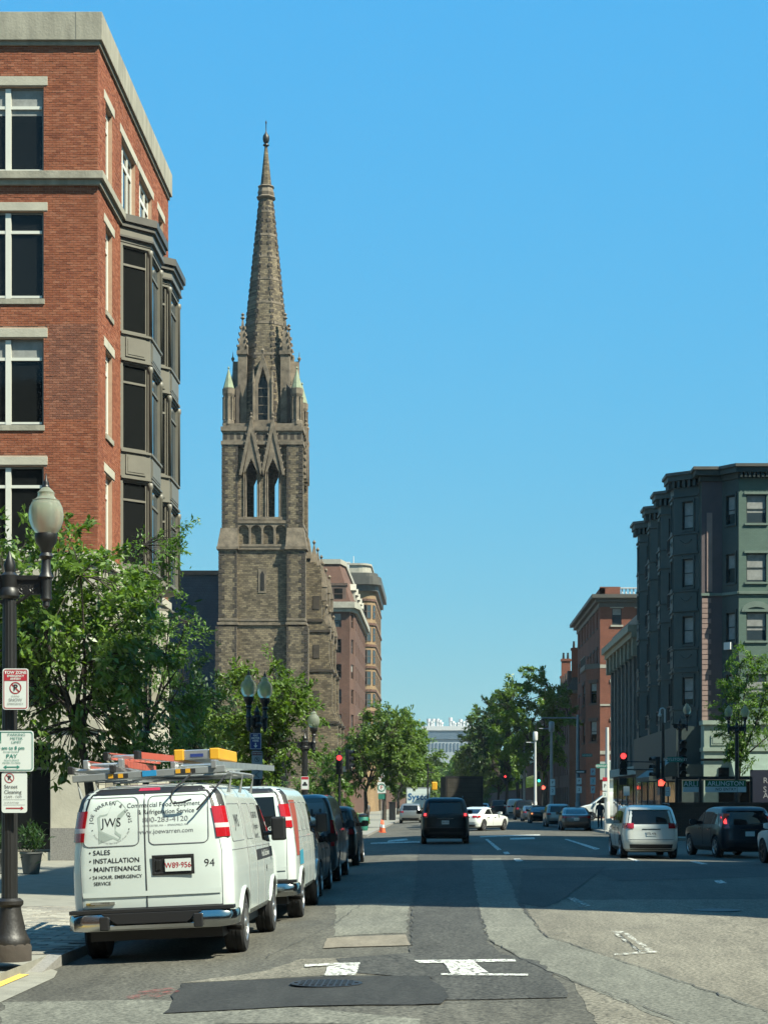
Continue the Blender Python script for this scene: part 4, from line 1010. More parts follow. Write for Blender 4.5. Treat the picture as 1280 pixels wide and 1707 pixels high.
# front: pilaster and cants in shade tones, flat face and flank in sunlit green
pilp, pilL = gwall((XG, YG), (16.4, YG), [], 2)
gwall((16.4, YG), (17.2, FB), [(.28, .78)], 1); fpl, fL = gwall((17.2, FB), (20.6, FB), [(.13, .47), (.60, .90)], 0); gwall((20.6, FB), (21.4, YG), [(.25, .75)], 1); gwall((21.4, YG), (34, YG), [(.1,.2),(.35,.45),(.6,.7),(.85,.95)], 0)
bys = [(106.0, 109.6), (112.3, 115.7), (118.0, 121.4), (124.4, 128.0)]; prv = YG; bpoly = []
for y0, y1 in bys:
    gwall((XG, y0), (XG, prv), [], 1)
    gwall((13.85, y0+1.05), (XG, y0), [(.36, .76)], 1); gwall((13.85, y1-1.05), (13.85, y0+1.05), [(.2, .8)], 1); gwall((XG, y1), (13.85, y1-1.05), [(.3, .75)], 1); prv = y1
    bpoly.append([(XG+.3, y0-.05), (XG, y0), (13.85, y0+1.05), (13.85, y1-1.05), (XG, y1), (XG+.3, y1+.05)])
gwall((XG, 128.6), (XG, prv), [], 1); gwall((34, 128.6), (XG, 128.6), [], 1)
go = gw.build('wall', [M['green_wall'], M['green_dark'], M['mauve']], gb, fixn=False)
rg = random.Random(8)
for i, (pl, h) in enumerate(gwin):
    lit = pl.n.y < -.9  # front windows take sunlit tones, the others shade tones
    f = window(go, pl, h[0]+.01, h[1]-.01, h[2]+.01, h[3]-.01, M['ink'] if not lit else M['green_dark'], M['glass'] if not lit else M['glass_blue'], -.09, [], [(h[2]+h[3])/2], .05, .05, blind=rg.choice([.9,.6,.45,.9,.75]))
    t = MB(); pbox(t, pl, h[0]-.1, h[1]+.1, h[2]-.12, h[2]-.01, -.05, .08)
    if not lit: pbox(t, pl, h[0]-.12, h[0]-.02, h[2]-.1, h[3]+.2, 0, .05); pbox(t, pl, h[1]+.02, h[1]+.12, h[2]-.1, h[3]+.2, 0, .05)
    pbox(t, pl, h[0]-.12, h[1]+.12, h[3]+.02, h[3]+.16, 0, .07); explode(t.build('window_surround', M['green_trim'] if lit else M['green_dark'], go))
# arched heads on the lower front windows
for u0, u1 in ((.13,.47),(.60,.90)):
    t = MB(); c = (u0+u1)/2*fL; w_ = (u1-u0)*fL/2; o = []
    for k in range(13):
        a = pi-k*pi/12; o.append((c+(w_+.02)*cos(a), 12.72+.28*sin(a)))
    o2 = [(c+(w_+.28)*cos(pi-k*pi/12), 12.72+.62*sin(pi-k*pi/12)) for k in range(13)]
    n_ = 13; t.add([fpl.p(x,z,.06) for x, z in o]+[fpl.p(x,z,.06) for x, z in o2]+[fpl.p(x,z,0) for x, z in o2], [(i,i+1,n_+i+1,n_+i) for i in range(12)]+[(n_+i,n_+i+1,2*n_+i+1,2*n_+i) for i in range(12)])
    t.build('arch_hood', M['green_trim'], go)
# spandrel panels with swags on the bays
sp_ = MB()
for bp_ in bpoly:
    for k in (1, 2, 3):
        pl, Ln = plane2(bp_[k+1], bp_[k])
        for t_ in GR:
            pbox(sp_, pl, .12, Ln-.12, t_-GH-1.35, t_-GH-.35, 0, .05); sp_.tube([pl.p(Ln*(.28+.44*q/8), t_-GH-.62-.22*sin(pi*q/8), .06) for q in range(9)], .035, 5)
            pbox(sp_, pl, 0, Ln, t_+.3, t_+.42, 0, .1); pbox(sp_, pl, 0, Ln, t_-GH-.28, t_-GH-.16, 0, .09)
explode(sp_.build('bay_panel', M['green_dark'], go))
# iron balconies between the bays
for k in range(3):
    ya, yb = bys[k][1]+.05, bys[k+1][0]-.05
    for t_ in GR[1:]+[GR[0]]:
        z = t_-GH-.75; bk = MB(); bk.box(14.1, XG, ya, yb, z, z+.06)
        for q in range(9): y = ya+(yb-ya)*q/8; bk.box(14.1, 14.13, y-.015, y+.015, z+.06, z+.9)
        bk.box(14.08, 14.15, ya, yb, z+.86, z+.92); bk.box(14.1, XG, ya, ya+.04, z+.3, z+.9)
        bk.build('balcony', M['iron_brown'], gb)
# roof cornice: flat run plus one projecting piece per bay
cn = MB()
fp_ = [(34,YG),(34,128.6),(XG,128.6),(XG,YG),(16.4,YG),(17.2,FB),(20.6,FB),(21.4,YG)]
def off_poly(poly, e):
    n = len(poly); out = []
    A = sum(poly[i][0]*poly[(i+1)%n][1]-poly[(i+1)%n][0]*poly[i][1] for i in range(n)); sg = 1 if A > 0 else -1
    for i in range(n):
        p0, p1, p2 = Vector(poly[i-1]), Vector(poly[i]), Vector(poly[(i+1)%n]); d1 = (p1-p0).normalized(); d2 = (p2-p1).normalized()
        n1 = Vector((d1.y,-d1.x))*sg; n2 = Vector((d2.y,-d2.x))*sg; b = (n1+n2); b = b/max(b.dot(n1), .3); out.append(tuple(p1+b*e))
    return out
for e, z0, z1, m in ((.10,GZ-.75,GZ-.45,0),(.42,GZ-.45,GZ-.15,0),(.55,GZ-.15,GZ+.02,1),(.3,GZ+.02,GZ+.06,1)):
    cn.mi(m); cn.prism(off_poly(fp_, e), z0, z1)
    for bp_ in bpoly: cn.prism(off_poly(bp_[1:5], e*.93), z0+.003, z1+.003)
cn.build('cornice', [M['green_dark'], M['bay_dark']], gb)
dn = MB()
for pl_, L_ in ((fpl, fL),):
    for k in range(14): u = .1+k*(L_-.2)/13; pbox(dn, pl_, u-.06, u+.06, GZ-.72, GZ-.45, .1, .34)
for bp_ in bpoly:
    for k in (1, 2):
        pl, Ln = plane2(bp_[k+1], bp_[k])
        for q in range(5): u = .15+q*(Ln-.3)/4; pbox(dn, pl, u-.07, u+.07, GZ-.85, GZ-.45, .08, .32)
explode(dn.build('bracket', M['green_dark'], gb))
t = MB(); t.prism(fp_, GZ-.3, GZ-.2); t.build('roof', M['dark_roof'], gb)
# pink quoins up the pilaster, in a sunlit tone
for i in range(26):
    z = G0+.15+i*.30
    if z > 13.6: break
    t = MB(); pbox(t, pilp, .02, .55 if i % 2 else .42, z, z+.26, 0, .05); t.build('quoin', M['sunlit_pink_quoin'], gb)
t = MB(); pbox(t, pilp, .3, .62, 14.0, 18.6, 0, .06); t.build('sunlit_strip', M['sunlit_pink_quoin'], gb)  # sun on the pilaster edge given as a pale strip
t = MB()
for z in (13.75,):
    for a, b in (((XG-.02,YG),(16.4,YG)),((16.4,YG),(17.2,FB)),((17.2,FB),(20.6,FB)),((20.6,FB),(21.4,YG)),((21.4,YG),(34,YG))):
        pl, Ln = plane2(a, b); pbox(t, pl, 0, Ln, z, z+.16, 0, .10)
t.build('string_course', M['green_trim'], gb)
t = MB(); pbox(t, Plane((16.4,YG),(.8/1.28,-1/1.28),(-1/1.28,-.8/1.28)), .35, .85, PZ(1082,FB), PZ(1070,FB), 0, .25); t.build('air_conditioner', M['white_plain'], gb)
# shop storey: pale frieze in front, dark along the side
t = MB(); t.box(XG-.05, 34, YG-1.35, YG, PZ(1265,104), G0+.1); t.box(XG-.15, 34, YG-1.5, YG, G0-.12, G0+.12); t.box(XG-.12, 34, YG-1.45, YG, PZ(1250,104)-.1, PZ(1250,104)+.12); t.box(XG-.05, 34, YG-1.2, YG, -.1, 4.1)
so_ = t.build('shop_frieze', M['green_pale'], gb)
for k in range(10):
    x = XG+.35+k*1.15; t = MB(); t.box(x, x+.85, YG-1.40, YG-1.35, PZ(1243,104), PZ(1226,104)); t.box(x+.09, x+.76, YG-1.42, YG-1.40, PZ(1243,104)+.1, PZ(1226,104)-.1); t.build('frieze_panel', M['green_pale'], so_)
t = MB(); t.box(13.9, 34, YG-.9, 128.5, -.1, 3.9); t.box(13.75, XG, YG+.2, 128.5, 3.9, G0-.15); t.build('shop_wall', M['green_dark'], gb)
for k in range(6):
    t = MB(); y = 106.5+k*3.6; t.box(13.84, 13.93, y, y+2.8, .5, 3.3); t.build('shop_window', M['glass'], gb)
for k in range(4):
    t = MB(); x = 16+k*3.4; t.box(x, x+2.7, YG-1.26, YG-1.19, .5, 3.7); t.build('shop_window', M['glass'], gb)
for x0, x1 in ((16.6, 20.4), (21.0, 26.5)):
    t = MB(); t.prism_x([(YG-1.2,4.6),(YG-3.2,3.2),(YG-3.2,2.9),(YG-1.2,2.9)], x0, x1); t.build('awning', M['green_trim'], gb)
t = MB(); t.prism_y([(13.9,4.4),(12.2,3.2),(12.2,2.95),(13.9,2.95)], YG+.5, 112.5); t.build('awning', M['green_dark'], gb)

# ================================================================ brown three-storey row with cream cornice
b2 = thing('shop_row', 'three-storey brown building with cream cornice between green and red brick buildings', 'building', (20,139,0), world=True)
pl, Ln = plane2((14.3,149.5), (14.3,128.9)); mb = MB(); hs = []
for k in range(7):
    u = .9+k*2.85
    for z0, z1 in ((4.9, 8.0), (8.9, 12.2)): hs.append((u, u+1.5, z0, z1))
wall(mb, pl, 0, Ln, -.1, 13.2, hs, .3); p2_, L2_ = plane2((14.3,128.9), (34,128.9)); wall(mb, p2_, 0, L2_, -.1, 13.2, []); p3_, L3_ = plane2((34,149.5), (14.3,149.5)); wall(mb, p3_, 0, L3_, -.1, 13.2, [])
bo2 = mb.build('wall', M['brown_stone'], b2, fixn=False)
for h in hs: window(bo2, pl, h[0], h[1], h[2], h[3], M['ink'], M['glass'], -.15, [(h[0]+h[1])/2], [h[3]-1.0], .08, .08, blind=.4)
t = MB()
for k in range(8): u = .1+k*2.85; pbox(t, pl, u, u+.5, 4.2, 13.0, 0, .22)
explode(t.build('pilaster', M['taupe'], b2))
t = MB(); pbox(t, pl, -.3, Ln+.2, 13.0, 13.5, -1, .35); pbox(t, pl, -.4, Ln+.2, 13.5, 13.9, -1, .7); pbox(t, pl, -.5, Ln+.2, 13.9, 14.4, -1, .95)
for k in range(8): u = .1+k*2.85; pbox(t, pl, u, u+.5, 12.2, 13.5, .1, .6)
t.build('cornice', M['cream'], b2); t = MB(); pbox(t, pl, 0, Ln, 14.4, 15.3, -.9, .1); t.build('parapet', M['bay_dark'], b2)
t = MB(); pbox(t, pl, -.1, Ln+.1, 3.7, 4.3, -.2, .35); t.build('shop_cornice', M['pale_trim'], b2)
for k in range(5): t = MB(); pbox(t, pl, .6+k*4, 3.9+k*4, .4, 3.5, -.05, .06); t.build('shop_window', M['glass'], b2)

# ================================================================ red brick building with balustrade
Y3 = 176.0
def z3f(y): return PZ(y, Y3)
b3 = thing('brick_building', 'red brick building with white roof balustrade and bracketed cornice', 'building', (22,190,0), world=True)
X3 = PX(1000, Y3); mb = MB(); wn = []
fp3, L3 = plane2((X3, Y3), (X3+16, Y3)); hs = []
for y0, y1 in ((1042,1014),(1108,1080),(1172,1138),(1236,1202)):
    for x in (1020, 1061, 1102, 1143): hs.append(((x-1000)/17.05, (x+16-1000)/17.05, z3f(y0), z3f(y1)))
wall(mb, fp3, 0, L3, -.1, z3f(1010), hs, .3); wn += [(fp3, h) for h in hs]
sp3, S3 = plane2((X3, 205), (X3, Y3)); hs = []
for y0, y1 in ((1042,1014),(1108,1080)):
    for k in range(7): hs.append((S3-4-k*3.8, S3-2.7-k*3.8, z3f(y0), z3f(y1)))
for y0, y1 in ((1172,1138),(1236,1202)):
    for k in range(5): hs.append((S3-14-k*3.2, S3-12.7-k*3.2, z3f(y0), z3f(y1)))
wall(mb, sp3, 0, S3, -.1, z3f(1010), hs, .3); wn += [(sp3, h) for h in hs]
zb3 = z3f(1114)
for a, b in (((X3-1.2,Y3+2),(X3,Y3)), ((X3-1.2,Y3+8),(X3-1.2,Y3+2)), ((X3,Y3+10),(X3-1.2,Y3+8))):
    p_, q_ = plane2(a, b); hs = [(q_*.3, q_*.75, z3f(y0), z3f(y1)) for y0, y1 in ((1172,1138),(1236,1202))]; wall(mb, p_, 0, q_, -.1, zb3, hs, .25); wn += [(p_, h) for h in hs]
bo3 = mb.build('wall', M['red_brick'], b3, fixn=False)
for i, (p_, h) in enumerate(wn):
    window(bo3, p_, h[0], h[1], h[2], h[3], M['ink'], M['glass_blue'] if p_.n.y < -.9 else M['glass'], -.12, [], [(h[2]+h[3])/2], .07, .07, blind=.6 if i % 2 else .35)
    t = MB(); pbox(t, p_, h[0]-.2, h[1]+.2, h[3], h[3]+.32, 0, .09); pbox(t, p_, h[0]-.15, h[1]+.15, h[2]-.18, h[2], 0, .1); t.build('window_trim', M['brown_stone'] if p_.n.x < -.5 else M['pale_trim'], bo3)
t = MB(); t.prism([(X3+.2,Y3+.0),(X3-1.35,Y3+2),(X3-1.35,Y3+8),(X3+.2,Y3+10.1)], zb3, zb3+.5); 
for q in range(16): t.box(X3-1.3, X3-1.26, Y3+2+q*.38, Y3+2.04+q*.38, zb3+.5, zb3+1.3)
t.box(X3-1.32, X3-1.24, Y3+2, Y3+8, zb3+1.3, zb3+1.38); t.build('bay_roof', M['bay_dark'], b3)
t = MB(); rp = [(X3,Y3),(X3+16,Y3),(X3+16,205),(X3,205)]
for e, a, b in ((.12,1012,1004),(.45,1004,998),(.85,998,992)): t.prism(off_poly(rp, e), z3f(a), z3f(b))
t.build('cornice', M['bay_dark'], b3)
t = MB(); t.box(X3, X3+16, Y3-.02, Y3+.3, z3f(1114), z3f(1108)); t.box(X3, X3+16, Y3-.06, Y3+.3, z3f(1177), z3f(1174)); t.box(X3, X3+16, Y3-.06, Y3+.3, z3f(1258), z3f(1252)); explode(t.build('string_course', M['pale_trim'], b3))
t = MB(); t.box(X3, X3+2.0, Y3+.1, Y3+.6, z3f(992), z3f(978)); t.box(X3, X3+.5, Y3+.1, 205, z3f(992), z3f(980)); t.build('parapet', M['red_brick'], b3)
t = MB(); t.box(X3+2, X3+16, Y3+.15, Y3+.5, z3f(992), z3f(990)); t.box(X3+2, X3+16, Y3+.12, Y3+.53, z3f(981), z3f(979)); bo_ = t.build('balustrade', M['far_white'], b3)
for k in range(38):
    x = X3+2.2+k*.37; t = MB().lathe([(.07,z3f(990)),(.12,z3f(988)),(.05,z3f(984)),(.09,z3f(981))], (x, Y3+.32, 0), 6); t.build('baluster', M['far_white'], bo_)
t = MB(); t.box(X3-.1, X3+.0, Y3+.4, Y3+4, 1.0, z3f(1262)); t.build('shop_window', M['glass'], b3)
for k in range(3): t = MB(); t.box(X3+.5+k*3, X3+3+k*3, Y3-.1, Y3+.02, z3f(1325), z3f(1268)); t.build('shop_window', M['sign_white'] if k == 0 else M['glass'], b3)
# dark mansard houses beyond it
for n_, (y0, y1, H_, X_, lab) in enumerate(((206.5, 224, 17.5, 14.7, 'dark mansard-roofed row house with red chimneys behind the right-hand tree'), (224.2, 262, 15.5, 14.6, 'farther dark brick row house mostly hidden by the right-hand tree'))):
    hh = thing('row_house', lab, 'building', (20,(y0+y1)/2,0), world=True)
    mb = MB(); pl, Ln = plane2((X_, y1), (X_, y0)); hs = [(1.2+k*3.1, 2.5+k*3.1, z, z+2.2) for k in range(int(Ln/3.1)) for z in (1.2, 4.8, 8.4, 11.6)]
    wall(mb, pl, 0, Ln, -.1, H_-3, hs, .25); p_, q_ = plane2((X_, y0), (X_+12, y0)); h2 = [(1.5+k*3, 2.8+k*3, z, z+2.2) for k in range(3) for z in (1.2, 4.8, 8.4, 11.6)]; wall(mb, p_, 0, q_, -.1, H_-3, h2, .25)
    p2_, q2_ = plane2((X_+12, y1), (X_, y1)); wall(mb, p2_, 0, q2_, -.1, H_-3, [], .25)
    wo = mb.build('wall', M['brown_brick'], hh, fixn=False)
    for h in hs: window(wo, pl, h[0], h[1], h[2], h[3], M['ink'], M['glass'], -.12, [], [(h[2]+h[3])/2], .08, .08)
    for h in h2: window(wo, p_, h[0], h[1], h[2], h[3], M['ink'], M['glass'], -.12, [], [(h[2]+h[3])/2], .08, .08)
    fpz = [(X_,y0),(X_+12,y0),(X_+12,y1),(X_,y1)]; t = MB(); t.loft([[(p[0],p[1],H_-3) for p in off_poly(fpz,.1)], [(p[0],p[1],H_) for p in off_poly(fpz,-1.1)]]); t.build('mansard_roof', M['mansard'], hh)
    t = MB(); t.prism(off_poly(fpz,.45), H_-3.4, H_-3); t.build('cornice', M['bay_dark'], hh)
    for k in range(int(Ln/4)): y = y0+2+k*4; t = MB(); t.box(X_-.05, X_+1.2, y-.7, y+.7, H_-2.6, H_-.7); t.build('dormer', M['brown_stone'], hh); 
    for x_, y_ in ((X_+.9, y0+.8), (X_+.8, y1-.6)):
        t = MB(); t.box(x_-.55, x_+.55, y_-.4, y_+.4, H_-1.5, H_+1.9); t.box(x_-.65, x_+.65, y_-.5, y_+.5, H_+1.6, H_+1.85); c_ = t.build('chimney', M['red_brick'], hh)
        for q in (-.3, .25): MB().lathe([(.16,0),(.12,.7),(.16,.75)], (x_+q, y_, H_+1.9), 8).build('chimney_pot', M['iron_brown'], c_)
# two tall blocks outside the picture on the right; they throw the shade that lies over the junction
def shade_block(lab, x0, x1, y0, y1, H_):
    o = thing('office_tower', lab, 'building', ((x0+x1)/2,(y0+y1)/2,0), world=True)
    mb = MB(); mb.box(x0, x1, y0, y1, -.2, H_); wo = mb.build('wall', M['brown_brick'], o)
    t = MB()
    for z in range(4, int(H_)-3, 4): t.box(x0-.08, x1+.08, y0-.08, y1+.08, z, z+1.9)
    explode(t.build('window_band', M['glass'], o))
shade_block('brick office block on the right pavement, standing outside the picture', 15, 42, 22.2, 40.0, 35)
shade_block('taller brick office tower set back behind the right-hand block', 45, 75, 34.5, 63, 72)
# street goes on: unseen blocks added behind for dark reflections, terraces far beyond trees
shade_block('unseen low brick block on the right of the street behind the camera', 17, 40, -70, 18, 10)
shade_block('unseen brick block on the left of the street behind the camera', -44, -15, -70, 8, 26)
shade_block('unseen brick block closing the street far behind the camera', -60, 60, -120, -95, 34)
shade_block('distant terrace of brick houses far up the left side', -26, -11, 340, 860, 13)
shade_block('distant terrace of brick houses far up the right side', 15, 30, 263, 860, 14)
# station entrance: brick parapet, posts and name boards
stn = thing('station_entrance', 'subway entrance with low brick wall and green and white name boards', 'station entrance', (12.5,88,.06), world=True)
t = MB(); t.box(PX(1108,87), PX(1108,87)+5.5, 87, 87.35, -.1, PZ(1342,87)); t.box(PX(1108,87)-.06, PX(1108,87)+5.56, 86.94, 87.41, PZ(1342,87), PZ(1338,87)); t.box(PX(1108,87), PX(1108,87)+.35, 87.35, 92, -.1, PZ(1342,87)); t.build('brick_wall', brickmat('station_brick', (.12,.075,.055), (.10,.062,.047), (.07,.05,.04)), stn)
for px in (1128, 1167, 1252): t = MB(); X = PX(px, 88); t.box(X-.06, X+.06, 87.95, 88.07, 0, PZ(1296,88)); t.build('post', M['iron'], stn)
def board(px0, px1, py0, py1, Y, txt, sub):
    t = MB(); ym = py0+(py1-py0)*.54
    t.box(PX(px0,Y), PX(px1,Y), Y-.1, Y-.02, PZ(ym,Y), PZ(py0,Y)); o = t.build('name_board', M['sign_green2'], stn)
    t = MB(); t.box(PX(px0,Y), PX(px1,Y), Y-.1, Y-.02, PZ(py1,Y), PZ(ym,Y)-.004); t.build('white_strip', M['sign_white'], o)
    text(txt[0], 'lettering', M['sign_white'], o, txt[1], lambda x, y: Vector((PX(txt[2],Y)+x, Y-.108, PZ((py0+ym)/2+.5,Y)+y)), 'CENTER', 1.0, .004)
    if sub: text(sub[0], 'lettering', M['ink'], o, sub[1], lambda x, y: Vector((PX(sub[2],Y)+x, Y-.108, PZ((py1+ym)/2,Y)+y)), 'CENTER', 1.1, .003)
board(1175, 1243, 1301, 1321, 88, ('ARLINGTON', .31, 1209), ('NO ENTRY', .19, 1209))
board(1138, 1165, 1302, 1321, 88.2, ('ARLI', .36, 1151), None)
t = MB(); t.box(PX(1118,89.5), PX(1250,89.5), 89, 93, PZ(1300,89.5), PZ(1295,89.5)); t.build('canopy', M['iron'], stn)
ps = thing('banner_panel', 'dark navy panel with pale lettering cut by the right edge', 'banner', (PX(1280,93),93,.06), world=True)
t = MB(); t.box(PX(1250,93), PX(1360,93), 92.9, 93, .3, PZ(1284,93)); po = t.build('panel', mat('navy_panel', (.012,.016,.035), .5), ps)
for s_, y in (('R', 1302), ('S', 1317), ('AV', 1327)):
    text(s_, 'lettering', mat('pale_letter', (.35,.36,.37), .6, var=0), po, .42, lambda x, yy: Vector((PX(1271,93)+x, 92.88, PZ(y,93)+yy)), 'LEFT')
# ================================================================ vehicles
class Body:
    """stack of rounded plan outlines; y forward, x right, z up from the ground"""
    def __init__(s, sl, bow=.05, taper=.05): s.sl = sorted(sl); s.bow = bow; s.tp = taper; s.r0 = min(q[2] for q in sl); s.f0 = max(q[3] for q in sl)
    def at(s, z):
        S = s.sl
        if z <= S[0][0]: return S[0][1:]
        for a, b in zip(S, S[1:]):
            if z <= b[0]:
                t = (z-a[0])/(b[0]-a[0]); return tuple(a[k]+(b[k]-a[k])*t for k in range(1, 5))
        return S[-1][1:]
    def k(s, y): q = 2*(y-s.r0)/(s.f0-s.r0)-1; return 1-s.tp*abs(q)**3
    def ring(s, z, nR=8, nS=14, nC=5):
        w, r, f, c = s.at(z); pts = []
        for i in range(nR+1): pts.append((-(w-c)+2*(w-c)*i/nR, r))
        for i in range(1, nC): t = i*pi/2/nC; pts.append((w-c+c*sin(t), r+c-c*cos(t)))
        for i in range(nS+1): pts.append((w, r+c+(f-r-2*c)*i/nS))
        for i in range(1, nC): t = i*pi/2/nC; pts.append((w-c+c*cos(t), f-c+c*sin(t)))
        for i in range(nR+1): pts.append(((w-c)-2*(w-c)*i/nR, f))
        for i in range(1, nC): t = i*pi/2/nC; pts.append((-(w-c)-c*sin(t), f-c+c*cos(t)))
        for i in range(nS+1): pts.append((-w, f-c-(f-r-2*c)*i/nS))
        for i in range(1, nC): t = i*pi/2/nC; pts.append((-(w-c)-c*cos(t), r+c-c*sin(t)))
        out = []
        for x, y in pts:
            yy = y+s.bow*(abs(x)/w)**2*max(0, 1-(y-r)/.6)-s.bow*2*(abs(x)/w)**2*max(0, 1-(f-y)/.8); out.append((x*s.k(y), yy, z))
        return out
    def rear(s, x, z, off=0):
        w, r, f, c = s.at(z); xx = min(abs(x)/s.k(r), w*.999); y = r
        if xx > w-c: d = xx-(w-c); y = r+c-sqrt(max(c*c-d*d, 0))
        return Vector((x, y+s.bow*(xx/w)**2-off, z))
    def side(s, sg, y, z, off=0):
        w, r, f, c = s.at(z); x = w
        if y < r+c: d = r+c-max(y, r); x = w-c+sqrt(max(c*c-d*d, 0))
        if y > f-c: d = min(y, f)-(f-c); x = w-c+sqrt(max(c*c-d*d, 0))
        return Vector((sg*(x*s.k(y)+off), y, z))
    def frontp(s, x, z, off=0):
        w, r, f, c = s.at(z); xx = min(abs(x)/s.k(f), w*.999); y = f
        if xx > w-c: d = xx-(w-c); y = f-c+sqrt(max(c*c-d*d, 0))
        return Vector((x, y-s.bow*2*(xx/w)**2+off, z))
    def mesh(s, step=.06):
        zs = []
        for a, b in zip(s.sl, s.sl[1:]):
            n = max(1, int((b[0]-a[0])/step)); zs += [a[0]+(b[0]-a[0])*i/n for i in range(n)]
        zs.append(s.sl[-1][0]); return MB().loft([s.ring(z) for z in zs])
def grid(mb, fn, cs, nu=8, nv=5):
    """bilinear patch over four (a,z) corners, pushed onto the body by fn"""
    vs = []
    for j in range(nv+1):
        for i in range(nu+1):
            u, v = i/nu, j/nv; a = [(cs[0][k]*(1-u)+cs[1][k]*u)*(1-v)+(cs[3][k]*(1-u)+cs[2][k]*u)*v for k in (0, 1)]; vs.append(fn(a[0], a[1]))
    return mb.add(vs, [(j*(nu+1)+i, j*(nu+1)+i+1, (j+1)*(nu+1)+i+1, (j+1)*(nu+1)+i) for j in range(nv) for i in range(nu)])
def rpatch(B, name, m, par, cs, off=.006, nu=8, nv=5, smooth=60): return grid(MB(), lambda x, z: B.rear(x, z, off), cs, nu, nv).build(name, m, par, smooth)
def spatch(B, name, m, par, sg, cs, off=.006, nu=8, nv=5): return grid(MB(), lambda y, z: B.side(sg, y, z, off), cs, nu, nv).build(name, m, par, 60)
def cut_body(B, name, paint_, par, axles, wr, W, step=.06):
    o = B.mesh(step).build(name, [paint_, M['black']], None, 35)
    c = MB()
    for y in axles:
        for sg in (-1, 1):
            rg = [[(sg*xx, y+(wr+.055)*cos(2*pi*k/20), wr+(wr+.055)*sin(2*pi*k/20)) for k in range(20)] for xx in (W/2-.34, W/2+.3)]; c.mi(1).loft(rg)
    co = c.build('cut', [paint_, M['black']])
    md = o.modifiers.new('b', 'BOOLEAN'); md.operation = 'DIFFERENCE'; md.object = co; md.solver = 'EXACT'; md.use_self = False
    try: md.material_mode = 'INDEX'
    except Exception: pass
    COL.objects.unlink(o); COL.objects.unlink(co); TMP.collection.objects.link(co); me = evaluated(o); me.name = name
    if len(me.polygons) < 50: me = o.data.copy()
    me.polygons.foreach_set('use_smooth', [True]*len(me.polygons)); me.set_sharp_from_angle(angle=R(30))
    bpy.data.objects.remove(o); bpy.data.objects.remove(co)
    return link(name, me, par)
WH = {}
def wheel(par, x, y, r_, wd, kind=0, rimm='rim'):
    key = (r_, wd, kind, rimm, x > 0)
    sg = 1 if x > 0 else -1
    if key not in WH:
        def ringx(pr): return [[(sg*xx, rr_*cos(2*pi*k/28), rr_*sin(2*pi*k/28)) for k in range(28)] for rr_, xx in pr]
        t = MB().loft(ringx([(r_*.62,-wd/2),(r_*.93,-wd/2),(r_,-wd/2+.03),(r_,-.035),(r_-.012,-.03),(r_-.012,-.02),(r_,-.015),(r_,.015),(r_-.012,.02),(r_-.012,.03),(r_,.035),(r_,wd/2-.03),(r_*.94,wd/2),(r_*.66,wd/2+.004),(r_*.62,wd/2-.02)])); to = t.build('t', M['tyre'], None, 30)
        t = MB().loft(ringx([(r_*.63,wd/2-.03),(r_*.64,wd/2+.006),(r_*.6,wd/2+.006),(r_*.56,wd/2-.05),(r_*.2,wd/2-.06)]))
        n = 5 if kind == 0 else 8
        for k in range(n):
            a = 2*pi*k/n; t.obox((sg*(wd/2-.02), r_*.34*cos(a), r_*.34*sin(a)), (.035, r_*.52, r_*.15), Matrix.Rotation(a, 3, 'X'))
        t.lathe([(r_*.16,0),(r_*.14,.03),(.01,.035)], (0,0,0), 10) if False else None
        t.loft([[(sg*xx, q*cos(2*pi*k/12), q*sin(2*pi*k/12)) for k in range(12)] for q, xx in ((r_*.2,wd/2-.06),(r_*.17,wd/2+.01),(.01,wd/2+.012))])
        ro = t.build('r', M[rimm], None, 30); WH[key] = (to.data, ro.data); bpy.data.objects.remove(to); bpy.data.objects.remove(ro)
    o = link('wheel', WH[key][0], par); o.location = (x, y, r_); q = link('rim', WH[key][1], o)
    return o
def line_on(B, pts, m, par, name='panel_gap', r_=.005, rear=True, sg=1):
    mb = MB(); dense = []
    for a, b in zip(pts, pts[1:]):
        n = max(1, int(math.hypot(b[0]-a[0], b[1]-a[1])/.08))
        for i in range(n): dense.append((a[0]+(b[0]-a[0])*i/n, a[1]+(b[1]-a[1])*i/n))
    dense.append(pts[-1]); return mb.tube([B.rear(x, z, .001) if rear else B.side(sg, x, z, .001) for x, z in dense], r_, 4).build(name, m, par)
def rrect(x0, x1, z0, z1, r_, n=4):
    out = []
    for cx, cz, a0 in ((x1-r_,z0+r_,-pi/2),(x1-r_,z1-r_,0),(x0+r_,z1-r_,pi/2),(x0+r_,z0+r_,pi)):
        for k in range(n+1): a = a0+k*pi/2/n; out.append((cx+r_*cos(a), cz+r_*sin(a)))
    return out+[out[0]]
def plate(par, c, txt, m=None, w_=.31, h=.155, col='ink_red'):
    o = MB().box(c[0]-w_/2, c[0]+w_/2, c[1]-.012, c[1], c[2]-h/2, c[2]+h/2).build('license_plate', M['sign_white'], par)
    if txt: text(txt, 'lettering', M[col], o, h*.62, lambda x, y: Vector((c[0]+x, c[1]-.014, c[2]+y-.005)), 'CENTER', 1.0, .001, .9)
    return o

